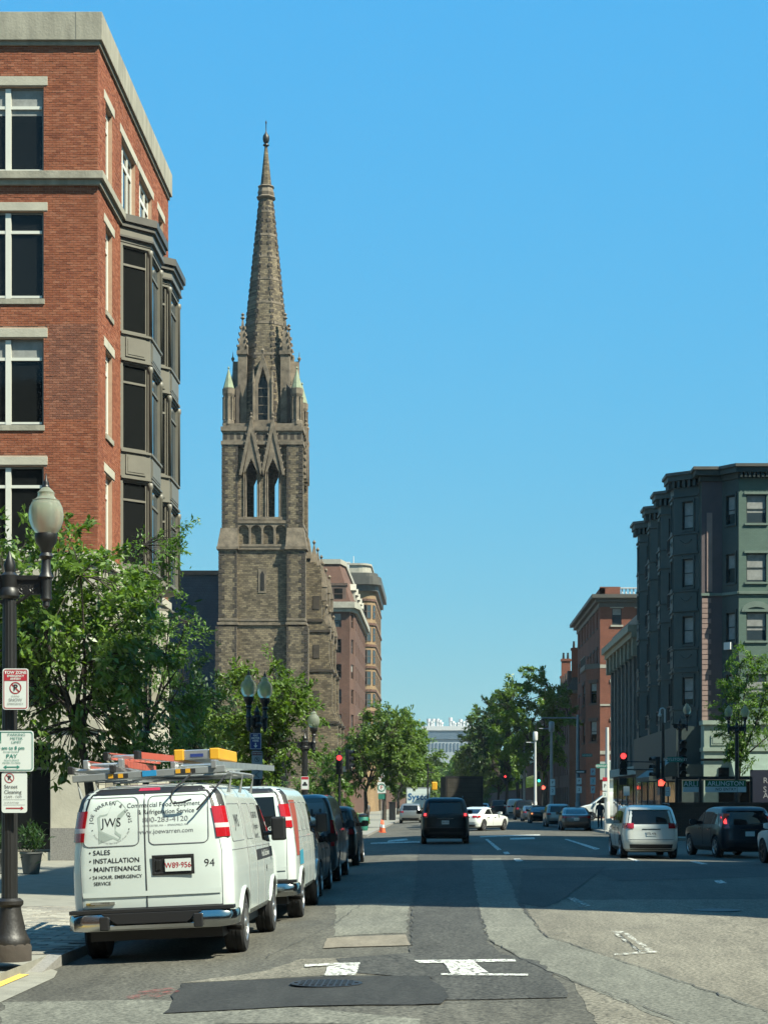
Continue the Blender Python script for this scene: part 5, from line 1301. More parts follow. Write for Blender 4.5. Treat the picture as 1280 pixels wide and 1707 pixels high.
# ---------------------------------------------------------------- work vans parked at the left kerb
def work_van(label, X, rearY, variant, yaw=0):
    root = thing('delivery_van', label, 'van', (X, rearY, road_z(X)), yaw, 'white work vans parked at the kerb', roll=-.045)
    B = Body([(.42,.93,.14,5.45,.14),(.50,.985,.10,5.58,.16),(.75,1.0,.08,5.65,.17),(1.05,1.0,.08,5.60,.17),(1.14,.995,.085,5.3,.17),(1.26,.985,.09,4.85,.17),(1.34,.98,.095,4.7,.17),
              (1.60,.95,.115,4.3,.17),(1.85,.905,.15,3.98,.17),(1.98,.865,.185,3.78,.18),(2.05,.81,.23,3.65,.2),(2.10,.73,.31,3.45,.22),(2.135,.58,.5,3.2,.22),(2.145,.4,.8,2.9,.2)], .05, .035)
    body = cut_body(B, 'body', M['white_paint'], root, (1.15, 4.58), .37, 2.0, .05)
    for y in (1.15, 4.58):
        for sg in (-1, 1): wheel(root, sg*.86, y, .37, .245, 1)
    # wheel arch lips
    for y in (1.15, 4.58):
        t = MB(); t.tube([B.side(1, y+.445*cos(a), .37+.445*sin(a), .004) for a in [pi*k/14 for k in range(15)] if .37+.445*sin(a) > .43], .022, 6); t.build('arch_lip', M['white_paint'], body, 50)
    MB().box(-.8, .8, .3, 5.3, .26, .50).build('chassis', M['black'], root)
    t = MB(); t.tube([(-.75,1.15,.37),(.75,1.15,.37)], .07, 8); t.lathe([(.02,-.14),(.17,-.1),(.17,.1),(.02,.14)], (0,1.15,.37), 10); t.build('rear_axle', M['black'], root)
    t = MB(); t.tube([(.62,1.9,.33),(.68,.9,.33),(.98,.5,.35),(1.02,.48,.35)], .035, 8); t.build('exhaust_pipe', M['iron_brown'], root)
    # rear black frame over the doors, roof edge
    for sg in (-1, 1):
        t = MB(); L_ = []; 
        zs = [1.82+.02*k for k in range(14)]
        vs = []
        for z in zs:
            w_ = B.at(z)[0]*B.k(B.at(z)[1]); vs += [B.rear(sg*(w_-.125), z, .007), B.rear(sg*(w_-.04), z, .009), B.side(sg, B.at(z)[1]+.17, z, .006)]
        t.add(vs, [(3*i+k, 3*i+k+1, 3*i+k+4, 3*i+k+3) for i in range(len(zs)-1) for k in (0, 1)]); t.build('pillar_trim', M['black'], body, 60)
    rpatch(B, 'roof_trim', M['black'], body, [(-.76,2.025),(.76,2.025),(.66,2.115),(-.66,2.115)], .008, 16, 5)
    # door seams and panel outlines
    gap = M['ink_grey']; dk = M['ink']
    line_on(B, [(-.06,.66),(-.06,2.02)], dk, body, 'door_gap', .007)
    line_on(B, [(-.84,.66),(.84,.66)], dk, body, 'door_gap', .006)
    for sg in (-1, 1): line_on(B, [(sg*.84,.66),(sg*.85,1.3),(sg*.80,1.6)], gap, body, 'door_gap', .004)
    if variant == 1:
        line_on(B, rrect(-.80,-.13,1.41,1.99,.07), gap, body, 'door_panel_edge', .007); line_on(B, rrect(-.01,.70,1.41,1.99,.07), gap, body, 'door_panel_edge', .007)
    else:
        rpatch(B, 'rear_window', M['car_glass'], body, [(-.76,1.42),(-.13,1.42),(-.13,1.96),(-.70,1.96)], .007); wr = rpatch(B, 'rear_window', M['car_glass'], body, [(-.01,1.42),(.72,1.42),(.67,1.96),(-.01,1.96)], .007)
        text('2099 G', 'lettering', M['sign_white'], wr, .085, lambda x, y: B.rear(.50+x, 1.46+y, .012), 'CENTER')
        dots = MB()
        for i in range(5):
            for j in range(4): dots.add([B.rear(.12+i*.05+a, 1.66+j*.05+b, .011) for a, b in ((-.012,-.012),(.012,-.012),(.012,.012),(-.012,.012))], [(0,1,2,3)])
        dots.build('perforated_sticker', mat('pale_dot', (.16,.20,.22), .6, var=0), wr, fixn=False)
    rpatch(B, 'crease', M['white_paint'], body, [(-.83,.80),(.83,.80),(.83,.86),(-.83,.86)], .014, 10, 2)
    # tail lights wrapping the corners
    for sg in (-1, 1):
        t = MB()
        for (z0, z1, mi_) in ((1.47,1.58,0),(1.58,1.635,1),(1.635,1.84,0)):
            t.mi(mi_); zs = [z0+(z1-z0)*k/3 for k in range(4)]; vs = []
            for z in zs:
                w_ = B.at(z)[0]*B.k(.1); vs += [B.rear(sg*(w_-.135), z, .016), B.rear(sg*(w_-.10), z, .022), B.rear(sg*(w_-.045), z, .022), B.side(sg, B.at(z)[1]+.12, z, .012), B.side(sg, B.at(z)[1]+.2, z, .006)]
            t.add(vs, [(5*i+k, 5*i+k+1, 5*i+k+6, 5*i+k+5) for i in range(3) for k in range(4)])
        t.build('tail_light', [M['red_lens'], M['clear_lens']], root, 50)
    rpatch(B, 'brake_light', M['red_lens'], root, [(-.13,2.06),(.13,2.06),(.12,2.095),(-.12,2.095)], .014, 4, 2)
    # plate recess and handle
    t = MB(); c = B.rear(.27, 1.16, 0); y_ = c.y
    t.loft([[(.27+a*.255, y_-.016, 1.16+b*.122) for a, b in ((-1,-1),(1,-1),(1,1),(-1,1))], [(.27+a*.247, y_-.022, 1.16+b*.114) for a, b in ((-1,-1),(1,-1),(1,1),(-1,1))], [(.27+a*.22, y_-.022, 1.16+b*.088) for a, b in ((-1,-1),(1,-1),(1,1),(-1,1))], [(.27+a*.21, y_-.004, 1.16+b*.08) for a, b in ((-1,-1),(1,-1),(1,1),(-1,1))]], True)
    rec = t.build('plate_recess', M['black'], body, bevel=.004)
    MB().box(.06, .12, y_-.03, y_-.012, 1.10, 1.22).build('door_handle', M['iron'], body, bevel=.006)
    plate(rec, (.33, y_-.022, 1.155), 'W89·956' if variant == 1 else 'M47 205', h=.15)
    # bumper: chrome ends, black step in the middle
    bm_ = MB()
    def bsec(y, top, bot, x): return [(x, y+.0, bot), (x, y-.015, bot+.06), (x, y-.015, top-.05), (x, y+.02, top), (x, y+.16, top), (x, y+.16, bot)]
    for sg in (-1, 1):
        rg = [bsec(-.02, .605, .40, sg*.50), bsec(-.02, .605, .40, sg*.80), bsec(.0, .60, .41, sg*.93), bsec(.09, .595, .42, sg*1.0)]
        rg.append([(sg*1.01, .40, .43),(sg*1.015, .40, .5),(sg*1.015, .40, .58),(sg*1.0, .40, .60),(sg*.95, .42, .60),(sg*.95, .42, .43)]); bm_.loft(rg)
    bm_.loft([bsec(-.02, .47, .40, x) for x in (-.5, .5)])
    bm_.build('bumper', M['chrome'], root, 40)
    t = MB(); t.loft([[(sg*.58, -.025, .645), (sg*.36, -.025, .50), (sg*.36, .1, .50), (sg*.58, .1, .645)] for sg in (-1, 1)]) if False else None
    t = MB(); t.prism_y([(-.60,.607),(-.42,.475),(.42,.475),(.60,.607)], -.03, .14); t.box(-.985, .985, -.012, .17, .608, .655)
    t.build('bumper_step', M['black'], root, bevel=.006)
    for sg in (-1, 1): MB().box(sg*.56-.055, sg*.56+.055, -.075, -.03, .41, .575).build('bumper_guard', M['black'], root, bevel=.012)
    MB().loft([[(-.32,.5,.44),(.30,.5,.44),(.30,.9,.44),(-.32,.9,.44)],[(-.14,.52,.24),(.12,.52,.24),(.12,.85,.24),(-.14,.85,.24)]]).build('hitch_carrier', M['black'], root)
    # side: windows, door gaps, mirror
    spatch(B, 'front_door_window', M['car_glass'], body, 1, [(3.45,1.36),(4.45,1.30),(4.02,1.82),(3.45,1.84)]); spatch(B, 'front_door_window', M['car_glass'], body, -1, [(3.45,1.36),(4.45,1.30),(4.02,1.82),(3.45,1.84)])
    for y in (1.65, 2.55, 3.4): line_on(B, [(y,.5),(y,1.9)], gap, body, 'door_gap', .006, False, 1)
    line_on(B, [(.3,1.30),(4.4,1.28)], gap, body, 'body_crease', .005, False, 1)
    for y0, y1 in ((.42,1.5),(1.75,2.45),(2.65,3.3)): line_on(B, [(a, b) for a, b in rrect(y0, y1, 1.40, 1.86, .07)], gap, body, 'side_panel_edge', .006, False, 1)
    for sg in (-1, 1):
        t = MB(); q = B.side(sg, 4.3, 1.42); t.box(*sorted((q.x+sg*.06, q.x+sg*.27)), 4.22, 4.34, 1.32, 1.66); t.box(*sorted((q.x-.02, q.x+sg*.1)), 4.26, 4.32, 1.40, 1.46); t.build('wing_mirror', M['black'], root, bevel=.03)
    rpatch(Body(B.sl, .05, .035), 'windscreen', M['car_glass'], body, [(-.8,1.4),(.8,1.4),(.7,1.9),(-.7,1.9)], -5.0) if False else grid(MB(), lambda x, z: B.frontp(x, z, .008), [(-.8,1.38),(.8,1.38),(.72,1.9),(-.72,1.9)]).build('windscreen', M['car_glass'], body, 60)
    return root, body, B
van, vb, B = work_van('white work van with company lettering on its rear doors and ladders on the roof', -3.42, 21.45, 1, R(-.5))
INK, GRY = M['ink'], M['ink_grey']
def rt(s, x, z, size, m=INK, al='CENTER', sp=1.0, bold=.0, xs=1.0): return text(s, 'lettering', m, vb, size, lambda a, b: B.rear(x+a, z+b, .003), al, sp, bold, xs)
rt('Commercial Food Equipment', .17, 1.885, .080, xs=.92); rt('& Refrigeration Service', .20, 1.80, .078, xs=.93); rt('800-283-4120', .19, 1.705, .088, GRY, xs=1.1)
rt('WORCESTER, MA  •  SPRINGFIELD, MA', .19, 1.635, .032, GRY); rt('www.joewarren.com', .19, 1.565, .078, GRY, xs=1.0)
for s_, z, sz in (('• SALES', 1.335, .082), ('• INSTALLATION', 1.235, .082), ('• MAINTENANCE', 1.135, .082), ('• 24 HOUR. EMERGENCY', 1.04, .058), ('   SERVICE', .965, .058)): rt(s_, -.745, z, sz, INK, 'LEFT', 1.0, .0008)
rt('94', .70, 1.16, .13); rt('JWS', -.46, 1.69, .15, M['ink_red'] if False else INK, xs=.9)
def arc_text(s_, cx_, cz_, r_, a0, a1, size, m=INK, flip=False):
    n = len(s_)
    for i, chr_ in enumerate(s_):
        if chr_ == ' ': continue
        a = a0+(a1-a0)*i/(n-1); rot = a-pi/2 if not flip else a+pi/2
        text(chr_, 'lettering', m, vb, size, lambda x, y, a=a, rot=rot: B.rear(cx_+r_*cos(a)+x*cos(rot)-y*sin(rot), cz_+r_*sin(a)+x*sin(rot)+y*cos(rot), .003))
arc_text('• JOE WARREN & SONS •', -.47, 1.69, .235, R(200), R(-20), .062)
arc_text('Proudly Serving New England Since 1961', -.47, 1.69, .245, R(215), R(335), .028, GRY, True)
ne = [(-.60,1.44),(-.42,1.50),(-.36,1.47),(-.33,1.50),(-.40,1.56),(-.40,1.66),(-.36,1.78),(-.26,1.86),(-.31,1.92),(-.36,1.96),(-.42,1.95),(-.45,1.86),(-.49,1.78),(-.61,1.76),(-.60,1.6)]
bm = bmesh.new(); bm.faces.new([bm.verts.new(B.rear(x-.02, z, .0018)) for x, z in ne]); bmesh.ops.triangulate(bm, faces=bm.faces); me = bpy.data.meshes.new('emblem'); bm.to_mesh(me); bm.free(); me.materials.append(M['ink_pale']); link('emblem', me, vb)
t = MB(); t.box(-.74,-.45,B.rear(-.6,.74).y-.02,B.rear(-.6,.74).y-.005,.715,.745); t.build('badge_strip', M['chrome'], vb); t = MB(); t.box(-.80,-.69,B.rear(-.75,.72).y-.02,B.rear(-.75,.72).y-.004,.705,.738); t.build('badge', mat('gold_badge', (.45,.33,.10), .3, .6), vb, bevel=.01)
text('EXPRESS', 'lettering', INK, vb, .035, lambda a, b: B.rear(-.59+a, .73+b, .022), 'CENTER', 1.2)
def sidet(s_, y, z, size, m=INK, xs=1.0): return text(s_, 'lettering', m, vb, size, lambda a, b: B.side(1, y+a, z+b, .003), 'CENTER', 1.0, .001, xs)
spatch(B, 'side_stripe', INK, vb, 1, [(2.6,1.10),(4.6,1.10),(4.6,1.24),(2.6,1.24)], .006); text('Hot & Cold Service', 'lettering', M['sign_white'], vb, .12, lambda a, b: B.side(1, 3.6+a, 1.17+b, .011), 'CENTER')
sidet('JWS', 1.0, 1.64, .22); sidet('800-283-4120', 2.9, 1.70, .12); sidet('Refrigeration', 2.9, 1.55, .10); sidet('Since 1961', 2.9, 1.43, .08); sidet('94', 3.7, .95, .14)
# roof rack of the near van
rk = MB()
for y in (.62, 1.75, 2.95):
    rk.tube([(-.9,y,2.0),(-.95,y,2.22),(.95,y,2.22),(.9,y,2.0)], .024, 6)
for sg in (-1, 1): rk.tube([(sg*.93,.45,2.24),(sg*.93,3.2,2.24)], .022, 6)
rk.build('roof_rack', M['galv'], van)
t = MB(); t.obox((-.03,.42,2.265), (1.86,.05,.085), Matrix.Rotation(R(-1.5),3,'Y')); bo_ = t.build('rack_crossbar', M['galv'], van, bevel=.008)
tp = MB(); 
for x in (-.40, .42):
    for k in range(4): MB().obox((x-.09+k*.06,.392,2.268+(x)*.03), (.06,.012,.05), Matrix.Rotation(R(-1.5),3,'Y')).build('reflective_tape', M['yellow'] if k % 2 == 0 else INK, bo_)
MB().obox((-.02,.392,2.272), (.17,.012,.07), Matrix.Rotation(R(-1.5),3,'Y')).build('blue_tape', M['cyan'], bo_)
def ladder(label, x0, y0, z0, L_, wd, rail, mrail, mrung, mend, yaw=0, flatrung=False):
    o = thing('ladder', label, 'ladder', (0,0,0)); o.parent = None
    Mx = Matrix.Translation((van.location))@Matrix.Rotation(van.rotation_euler.z,4,'Z')@Matrix.Rotation(-.045,4,'Y')@Matrix.Translation((x0,y0,z0))@Matrix.Rotation(yaw,4,'Z')
    o.matrix_world = Mx
    for sg in (-1, 1):
        t = MB(); x = sg*wd/2; t.box(x-.016, x+.016, 0, L_, -rail/2, rail/2); t.box(*sorted((x-.0, x-sg*.045)), 0, L_, rail/2-.012, rail/2+.001); t.build('rail', mrail, o)
        MB().box(x-.03, x+.03, -.06, .12, -rail/2-.012, rail/2+.012).build('rail_foot', mend, o, bevel=.008)
    k = .2
    while k < L_: MB().tube([(-wd/2,k,0),(wd/2,k,0)], .018, 6).build('rung', mrung, o); k += .305
    return o
ladder('orange fibreglass ladder lying on the left of the near van roof', -.58, .45, 2.41, 3.6, .42, .085, M['orange'], M['alu'], M['alu'], R(3))
ladder('silver ladder under the orange one on the near van roof', -.72, .40, 2.345, 4.2, .50, .07, M['alu'], M['alu'], M['black'], R(5))
ladder('second orange ladder section stacked on top on the near van roof', -.40, .7, 2.51, 3.0, .38, .08, M['orange'], M['alu'], M['black'], R(-3))
ladder('aluminium ladder on the right of the near van roof', .52, .45, 2.35, 3.8, .50, .075, M['alu'], M['alu'], M['alu'], R(-5))
lt = thing('step_ladder', 'folded aluminium step ladder with yellow ends on the near van roof', 'ladder'); Mx = Matrix.Translation(van.location)@Matrix.Rotation(-.045,4,'Y')@Matrix.Translation((.52,.75,2.475)); lt.matrix_world = Mx
t = MB(); t.box(-.16,.16,0,1.9,-.05,.07); t.build('step', M['alu'], lt, bevel=.01)
for sg in (-1, 1): MB().box(*sorted((sg*.16, sg*.28)), -.02, 1.9, -.06, .08).build('yellow_end', M['yellow'], lt, bevel=.012)
MB().box(-.08,.08,-.006,0,-.02,.02).build('label_plate', M['sign_blue'], lt)
st_ = MB(); st_.tube([Vector(p) for p in ((.50,.40,2.26),(.42,.24,2.16),(.30,.095,2.05),(.27,.085,1.95),(.30,.075,1.89),(.42,.075,1.90),(.52,.075,1.93))], .012, 5); st_.tube([(.90,.38,2.2),(.80,.12,2.04),(.66,.075,1.88),(.58,.07,1.80)], .012, 5); st_.build('strap_shadow', INK, van)  # black tubes stand for a strap hook's shadow on the doors
van2, vb2, B2 = work_van('white work van with dark rear window parked ahead of the lettered van', -3.20, 27.95, 2, 0)
spatch(B2, 'side_graphic', mat('rust_red_graphic', (.36,.07,.04), .4), vb2, 1, [(.42,1.02),(.80,1.02),(1.3,1.9),(.42,1.9)], .006); spatch(B2, 'side_graphic', mat('blue_graphic', (.05,.30,.42), .4), vb2, 1, [(.85,.86),(1.5,.86),(1.45,1.10),(.85,1.08)], .006)

# ---------------------------------------------------------------- passenger cars
def slices(kind, L, W, H):
    r0, f0 = -L/2, L/2
    if kind == 'suv':
        return [(.14*H,.43*W,r0+.2,f0-.3,.14),(.19*H,.475*W,r0+.06,f0-.10,.2),(.32*H,.495*W,r0,f0-.02,.22),(.45*H,.5*W,r0+.03,f0,.22),(.54*H,.498*W,r0+.05,f0-.10,.22),(.585*H,.493*W,r0+.055,f0-.4,.22),(.61*H,.489*W,r0+.065,f0-1.05,.22),
                (.635*H,.483*W,r0+.08,f0-1.3,.2),(.80*H,.45*W,r0+.24,f0-1.75,.2),(.91*H,.42*W,r0+.38,f0-2.05,.2),(.955*H,.395*W,r0+.46,f0-2.25,.2),(.985*H,.345*W,r0+.62,f0-2.5,.2),(1.0*H,.25*W,r0+.95,f0-2.9,.18)]
    if kind == 'sedan':
        return [(.13*H,.43*W,r0+.22,f0-.3,.14),(.19*H,.475*W,r0+.07,f0-.1,.22),(.34*H,.497*W,r0,f0-.02,.24),(.48*H,.5*W,r0+.02,f0-.02,.24),(.56*H,.498*W,r0+.04,f0-.15,.24),(.60*H,.494*W,r0+.05,f0-.5,.24),(.64*H,.488*W,r0+.07,f0-1.1,.24),(.675*H,.48*W,r0+.14,f0-1.45,.24),
                (.70*H,.472*W,r0+.5,f0-1.55,.22),(.83*H,.435*W,r0+.98,f0-1.95,.22),(.92*H,.40*W,r0+1.35,f0-2.2,.22),(.965*H,.365*W,r0+1.65,f0-2.4,.22),(1.0*H,.27*W,r0+2.1,f0-2.7,.2)]
    if kind == 'van':
        return [(.13*H,.44*W,r0+.15,f0-.25,.12),(.18*H,.485*W,r0+.03,f0-.06,.14),(.35*H,.5*W,r0,f0,.14),(.47*H,.5*W,r0,f0-.06,.14),(.53*H,.497*W,r0+.01,f0-.5,.14),(.57*H,.492*W,r0+.015,f0-1.0,.14),(.80*H,.46*W,r0+.05,f0-1.75,.14),(.90*H,.435*W,r0+.08,f0-2.1,.15),(.955*H,.41*W,r0+.12,f0-2.3,.17),(.985*H,.36*W,r0+.2,f0-2.5,.2),(1.0*H,.28*W,r0+.4,f0-2.7,.2)]
def car(name, label, cat, kind, paint_, X, Y, yaw=0, dims=(4.6,1.85,1.68), wr=.345, lit=False, plt='', tail=None, group=None, rails=False, glass=True, roll=0, detail=True, z=None, rim='rim', spare=False):
    """X, Y: centre of the rear bumper on the road"""
    L, W, H = dims; hd = Vector((-sin(yaw), cos(yaw))); zz = road_z(X) if z is None else z
    root = thing(name, label, cat, (X+hd.x*L/2, Y+hd.y*L/2, zz), yaw, group, roll=roll)
    B = Body(slices(kind, L, W, H), .09 if kind != 'van' else .03, .06 if kind != 'van' else .02); r0 = -L/2; f0 = L/2
    ax = (r0+.19*L, f0-.185*L); body = cut_body(B, 'body', paint_, root, ax, wr, W, .07 if detail else .12)
    for y in ax:
        for sg in (-1, 1): wheel(root, sg*(W/2-.125), y, wr, .22, 0, rim)
    MB().box(-W*.38, W*.38, r0+.3, f0-.4, .12*H, .24*H).build('underbody', M['black'], root)
    # glazing
    if kind == 'sedan': rw = [(-.40*W,.715*H),(.40*W,.715*H),(.335*W,.935*H),(-.335*W,.935*H)]
    else: rw = [(-.405*W,.645*H),(.405*W,.645*H),(.355*W,.90*H),(-.355*W,.90*H)]
    if glass: rpatch(B, 'rear_window', M['car_glass'], body, rw, .008, 10, 6)
    fy = lambda zf, d: B.at(zf*H)[2]-d
    if kind == 'suv': sw = [[(r0+.62,.66*H),(r0+1.25,.65*H),(r0+1.2,.88*H),(r0+.85,.86*H)], [(r0+1.32,.65*H),(r0+2.15,.645*H),(r0+2.12,.89*H),(r0+1.27,.885*H)], [(r0+2.24,.645*H),(fy(.645,.25),.645*H),(fy(.885,.22),.885*H),(r0+2.2,.89*H)]]
    elif kind == 'sedan': sw = [[(r0+1.0,.70*H),(r0+2.05,.69*H),(r0+2.0,.91*H),(r0+1.55,.89*H)], [(r0+2.13,.69*H),(fy(.69,.22),.69*H),(fy(.90,.2),.90*H),(r0+2.08,.915*H)]]
    else: sw = [[(fy(.6,1.3),.60*H),(fy(.6,.25),.60*H),(fy(.86,.2),.86*H),(fy(.6,1.25),.86*H)]]
    for sg in (-1, 1):
        for q in sw: spatch(B, 'side_window', M['car_glass'], body, sg, q, .007, 6, 4)
        q = B.side(sg, sw[-1][1][0]-.05, sw[-1][1][1]+.03); t = MB(); t.loft([[(q.x+sg*a, q.y+b, q.z+c) for b, c in ((-.06,-.06),(.05,-.05),(.05,.06),(-.06,.07))] for a in (-.03,.05)]); t.loft([[(q.x+sg*a, q.y+b*k_, q.z+.03+c*k_) for b, c in ((-.07,-.08),(.06,-.07),(.06,.08),(-.07,.09))] for a, k_ in ((.05,.9),(.10,1.1),(.22,1.0),(.25,.7))]); t.build('wing_mirror', paint_, root, 40)
    grid(MB(), lambda x, z: B.frontp(x, z, .008), [(-.40*W,.66*H),(.40*W,.66*H),(.35*W,.90*H),(-.35*W,.90*H)]).build('windscreen', M['car_glass'], body, 60)
    # tail lights
    tail = tail or [(.30*W,.50*W,.53*H,.62*H)]
    lm = M['red_lit'] if lit else M['red_lens']
    for sg in (-1, 1):
        for (x0, x1, z0, z1) in tail:
            t = MB(); grid(t, lambda x, z: B.rear(sg*x, z, .015), [(x0,z0),(min(x1,.47*W),z0),(min(x1,.47*W),z1),(x0,z1)], 6, 3)
            if x1 > .46*W: grid(t, lambda y, z: B.side(sg, y, z, .012), [(B.at((z0+z1)/2)[1]+.10,z0),(B.at((z0+z1)/2)[1]+.38,z0+.2*(z1-z0)),(B.at((z0+z1)/2)[1]+.34,z1),(B.at((z0+z1)/2)[1]+.10,z1)], 4, 2)
            t.build('tail_light', M['red_lens'], root, 60)
            if lit: rpatch(B, 'lit_lamp', lm, root, [(sg*(x0+.3*(min(x1,.46*W)-x0)), z0+.3*(z1-z0)), (sg*(min(x1,.46*W)-.02), z0+.3*(z1-z0)), (sg*(min(x1,.46*W)-.02), z1-.2*(z1-z0)), (sg*(x0+.3*(min(x1,.46*W)-x0)), z1-.2*(z1-z0))], .022, 3, 2)
    if lit: rpatch(B, 'high_brake_light', M['red_lit'], root, [(-.12,.93*H),(.12,.93*H),(.12,.945*H),(-.12,.945*H)], .012, 3, 1)
    rpatch(B, 'lower_bumper', M['black'], body, [(-.44*W,.165*H),(.44*W,.165*H),(.46*W,.27*H),(-.46*W,.27*H)], .012, 10, 3)
    if kind != 'van':
        for sg in (-1, 1): spatch(B, 'sill_trim', M['black'], body, sg, [(r0+.19*L+wr+.07,.15*H),(f0-.185*L-wr-.07,.15*H),(f0-.185*L-wr-.07,.215*H),(r0+.19*L+wr+.07,.215*H)], .012, 6, 2)
    if detail:
        zp = .47*H if kind == 'suv' else .50*H
        c = B.rear(0, zp, .012); plate(body, (0, c.y, zp), plt, col='ink')
        line_on(B, [(-.40*W,.36*H),(.40*W,.36*H)], M['ink'], body, 'tailgate_gap', .006); line_on(B, [(-.445*W,.36*H),(-.44*W,.60*H)], M['ink'], body, 'tailgate_gap', .005); line_on(B, [(.445*W,.36*H),(.44*W,.60*H)], M['ink'], body, 'tailgate_gap', .005)
        rpatch(B, 'tailgate_trim', M['chrome'], body, [(-.16*W,.545*H),(.16*W,.545*H),(.16*W,.56*H),(-.16*W,.56*H)], .012, 4, 1)
        for y in ((r0+1.28), (r0+2.2)): 
            for sg in (-1, 1): line_on(B, [(y,.24*H),(y,.63*H)], M['ink'], body, 'door_gap', .006, False, sg)
        for sg in (-1, 1):
            for y in (r0+1.5, r0+2.45): q = B.side(sg, y, .56*H, .02); MB().box(q.x-.012, q.x+.012, y-.1, y+.1, .555*H, .575*H).build('door_handle', M['chrome'], body)
        if kind == 'suv':
            q = B.rear(.0, .66*H, .02); MB().tube([q, B.rear(.25*W, .67*H, .02)], .012, 4).build('rear_wiper', M['black'], body)
            rpatch(B, 'spoiler', paint_, body, [(-.36*W,.915*H),(.36*W,.915*H),(.34*W,.955*H),(-.34*W,.955*H)], .06, 8, 2)
    if rails:
        for sg in (-1, 1): MB().tube([(sg*.36*W,r0+.75,.985*H),(sg*.37*W,r0+.85,1.02*H),(sg*.375*W,r0+2.3,1.03*H),(sg*.37*W,r0+2.45,.99*H)], .018, 6).build('roof_rail', M['black'], root)
    return root, body, B
PK = 'cars parked along the left kerb'; RK = 'cars parked along the right kerb beyond the junction'
car('parked_car', 'black car squeezed between the second white van and the grey van', 'car', 'suv', M['p_black'], -3.25, 34.6, 0, (4.7,1.86,1.62), group=PK, roll=-.045)
tv, tb_, TB = car('delivery_van', 'slate grey panel van with big dark letters on its rear door', 'van', 'van', M['p_slate'], -3.36, 41.2, 0, (5.5,2.05,2.06), .34, False, '', [(.43*2.05,.5*2.05,.85,1.45)], None, False, False, -.045)
rpatch(TB, 'door_panel', M['p_blue'], tb_, [(-.86,.95),(.80,.95),(.74,1.86),(-.80,1.86)], .012, 8, 5); rpatch(TB, 'door_panel', M['p_blue'], tb_, [(-.88,.45),(.86,.45),(.84,.93),(-.86,.93)], .008, 8, 3)
line_on(TB, [(0,.4),(0,1.9)], INK, tb_, 'door_gap', .016)
text('WALSH', 'lettering', INK, tb_, .40, lambda x, y: TB.rear(.02+x, 1.56+y, .02), 'CENTER', 1.05, .006); text('PLUMBING . COM', 'lettering', INK, tb_, .075, lambda x, y: TB.rear(.42+x, 1.32+y, .02)); MB().lathe([(.10,0),(.02,.004)], (0,0,0), 16).build('round_badge', mat('brown_badge', (.18,.09,.04), .5), tb_).matrix_local = Matrix.Translation(TB.rear(.42, 1.18, .018))@Matrix.Rotation(R(90),4,'X')
car('parked_car', 'dark car farthest along the left kerb, ahead of the grey van', 'car', 'suv', M['p_black'], -3.30, 51.5, 0, (4.7,1.9,1.75), group=PK, roll=-.045)
car('sport_utility_vehicle', 'large black sport utility vehicle with lit brake lights in the middle lane', 'suv', 'suv', M['p_black'], .18, 74.6, R(.5), (5.25,2.03,1.95), .41, True, '2EG 951', [(.355*2.03,.5*2.03,1.12,1.33)], rails=True)
car('sedan', 'white sedan turning right just beyond the black sport utility vehicle', 'car', 'sedan', M['p_white'], 1.35, 106.2, R(-26), (4.8,1.84,1.44), .335, False, '', [(.28*1.84,.5*1.84,.80,.93)])
car('sport_utility_vehicle', 'pale metallic sport utility vehicle with roof rails in the right lane', 'suv', 'suv', M['p_beige'], 6.62, 56.6, R(1), (4.62,1.82,1.70), .355, False, '3TL 476', [(.30*1.82,.5*1.82,.96,1.13)], None, True)
car('sport_utility_vehicle', 'dark blue sport utility vehicle with glowing tail light, right side', 'suv', 'suv', M['p_navy'], 10.0, 58.2, R(9), (4.6,1.86,1.69), .36, True, '', [(.36*1.86,.5*1.86,.98,1.45)], None)
car('sport_utility_vehicle', 'white sport utility vehicle cut off by the right edge', 'suv', 'suv', M['p_white'], 11.1, 50.3, R(9), (4.6,1.86,1.66), .36, False, '', None, None, False, rim='black')
car('sedan', 'grey sedan last in the row at the right kerb', 'car', 'sedan', M['p_grey'], 8.25, 109.5, R(-1), (4.9,1.86,1.45), .345, False, '6HB 20', [(.05*1.86,.49*1.86,.83,.875),(.36*1.86,.5*1.86,.78,.92)], RK)
car('parked_car', 'silver crossover parked in front of the grey sedan', 'car', 'suv', M['p_silver'], 8.2, 125, 0, (4.6,1.85,1.62), group=RK, detail=False)
car('parked_car', 'small dark car with a lit amber lamp in the right-hand row', 'car', 'sedan', M['p_black'], 8.05, 145, 0, (4.4,1.8,1.42), group=RK, detail=False)
car('parked_car', 'steel blue car ahead of the small dark one', 'car', 'sedan', M['p_blue'], 8.0, 157, 0, (4.6,1.82,1.46), group=RK, detail=False)
car('parked_car', 'tall black sport utility vehicle in the right-hand row', 'suv', 'suv', M['p_black'], 7.95, 170, 0, (5.0,2.0,1.9), group=RK, detail=False)
car('parked_van', 'white panel van far up the right-hand row', 'van', 'van', M['p_white'], 8.5, 205, 0, (5.4,2.0,2.05), group=RK, detail=False, glass=False)
car('sport_utility_vehicle', 'black off-road vehicle in the lane beside the far white van', 'suv', 'suv', M['p_black'], 6.9, 214, 0, (4.6,1.95,1.9), detail=False)
car('sedan', 'silver car far away in the middle of the street', 'car', 'sedan', M['p_silver'], 5.4, 232, 0, (4.6,1.82,1.5), detail=False)
car('parked_car', 'light grey car parked behind the lettered box truck on the far left', 'car', 'suv', M['p_silver'], -2.55, 150, 0, (5.0,1.9,1.65), detail=False, group='far cars on the left')
car('parked_car', 'dark car under the trees on the far left kerb', 'car', 'suv', M['p_black'], -2.9, 178, 0, (4.6,1.85,1.6), detail=False, group='far cars on the left')
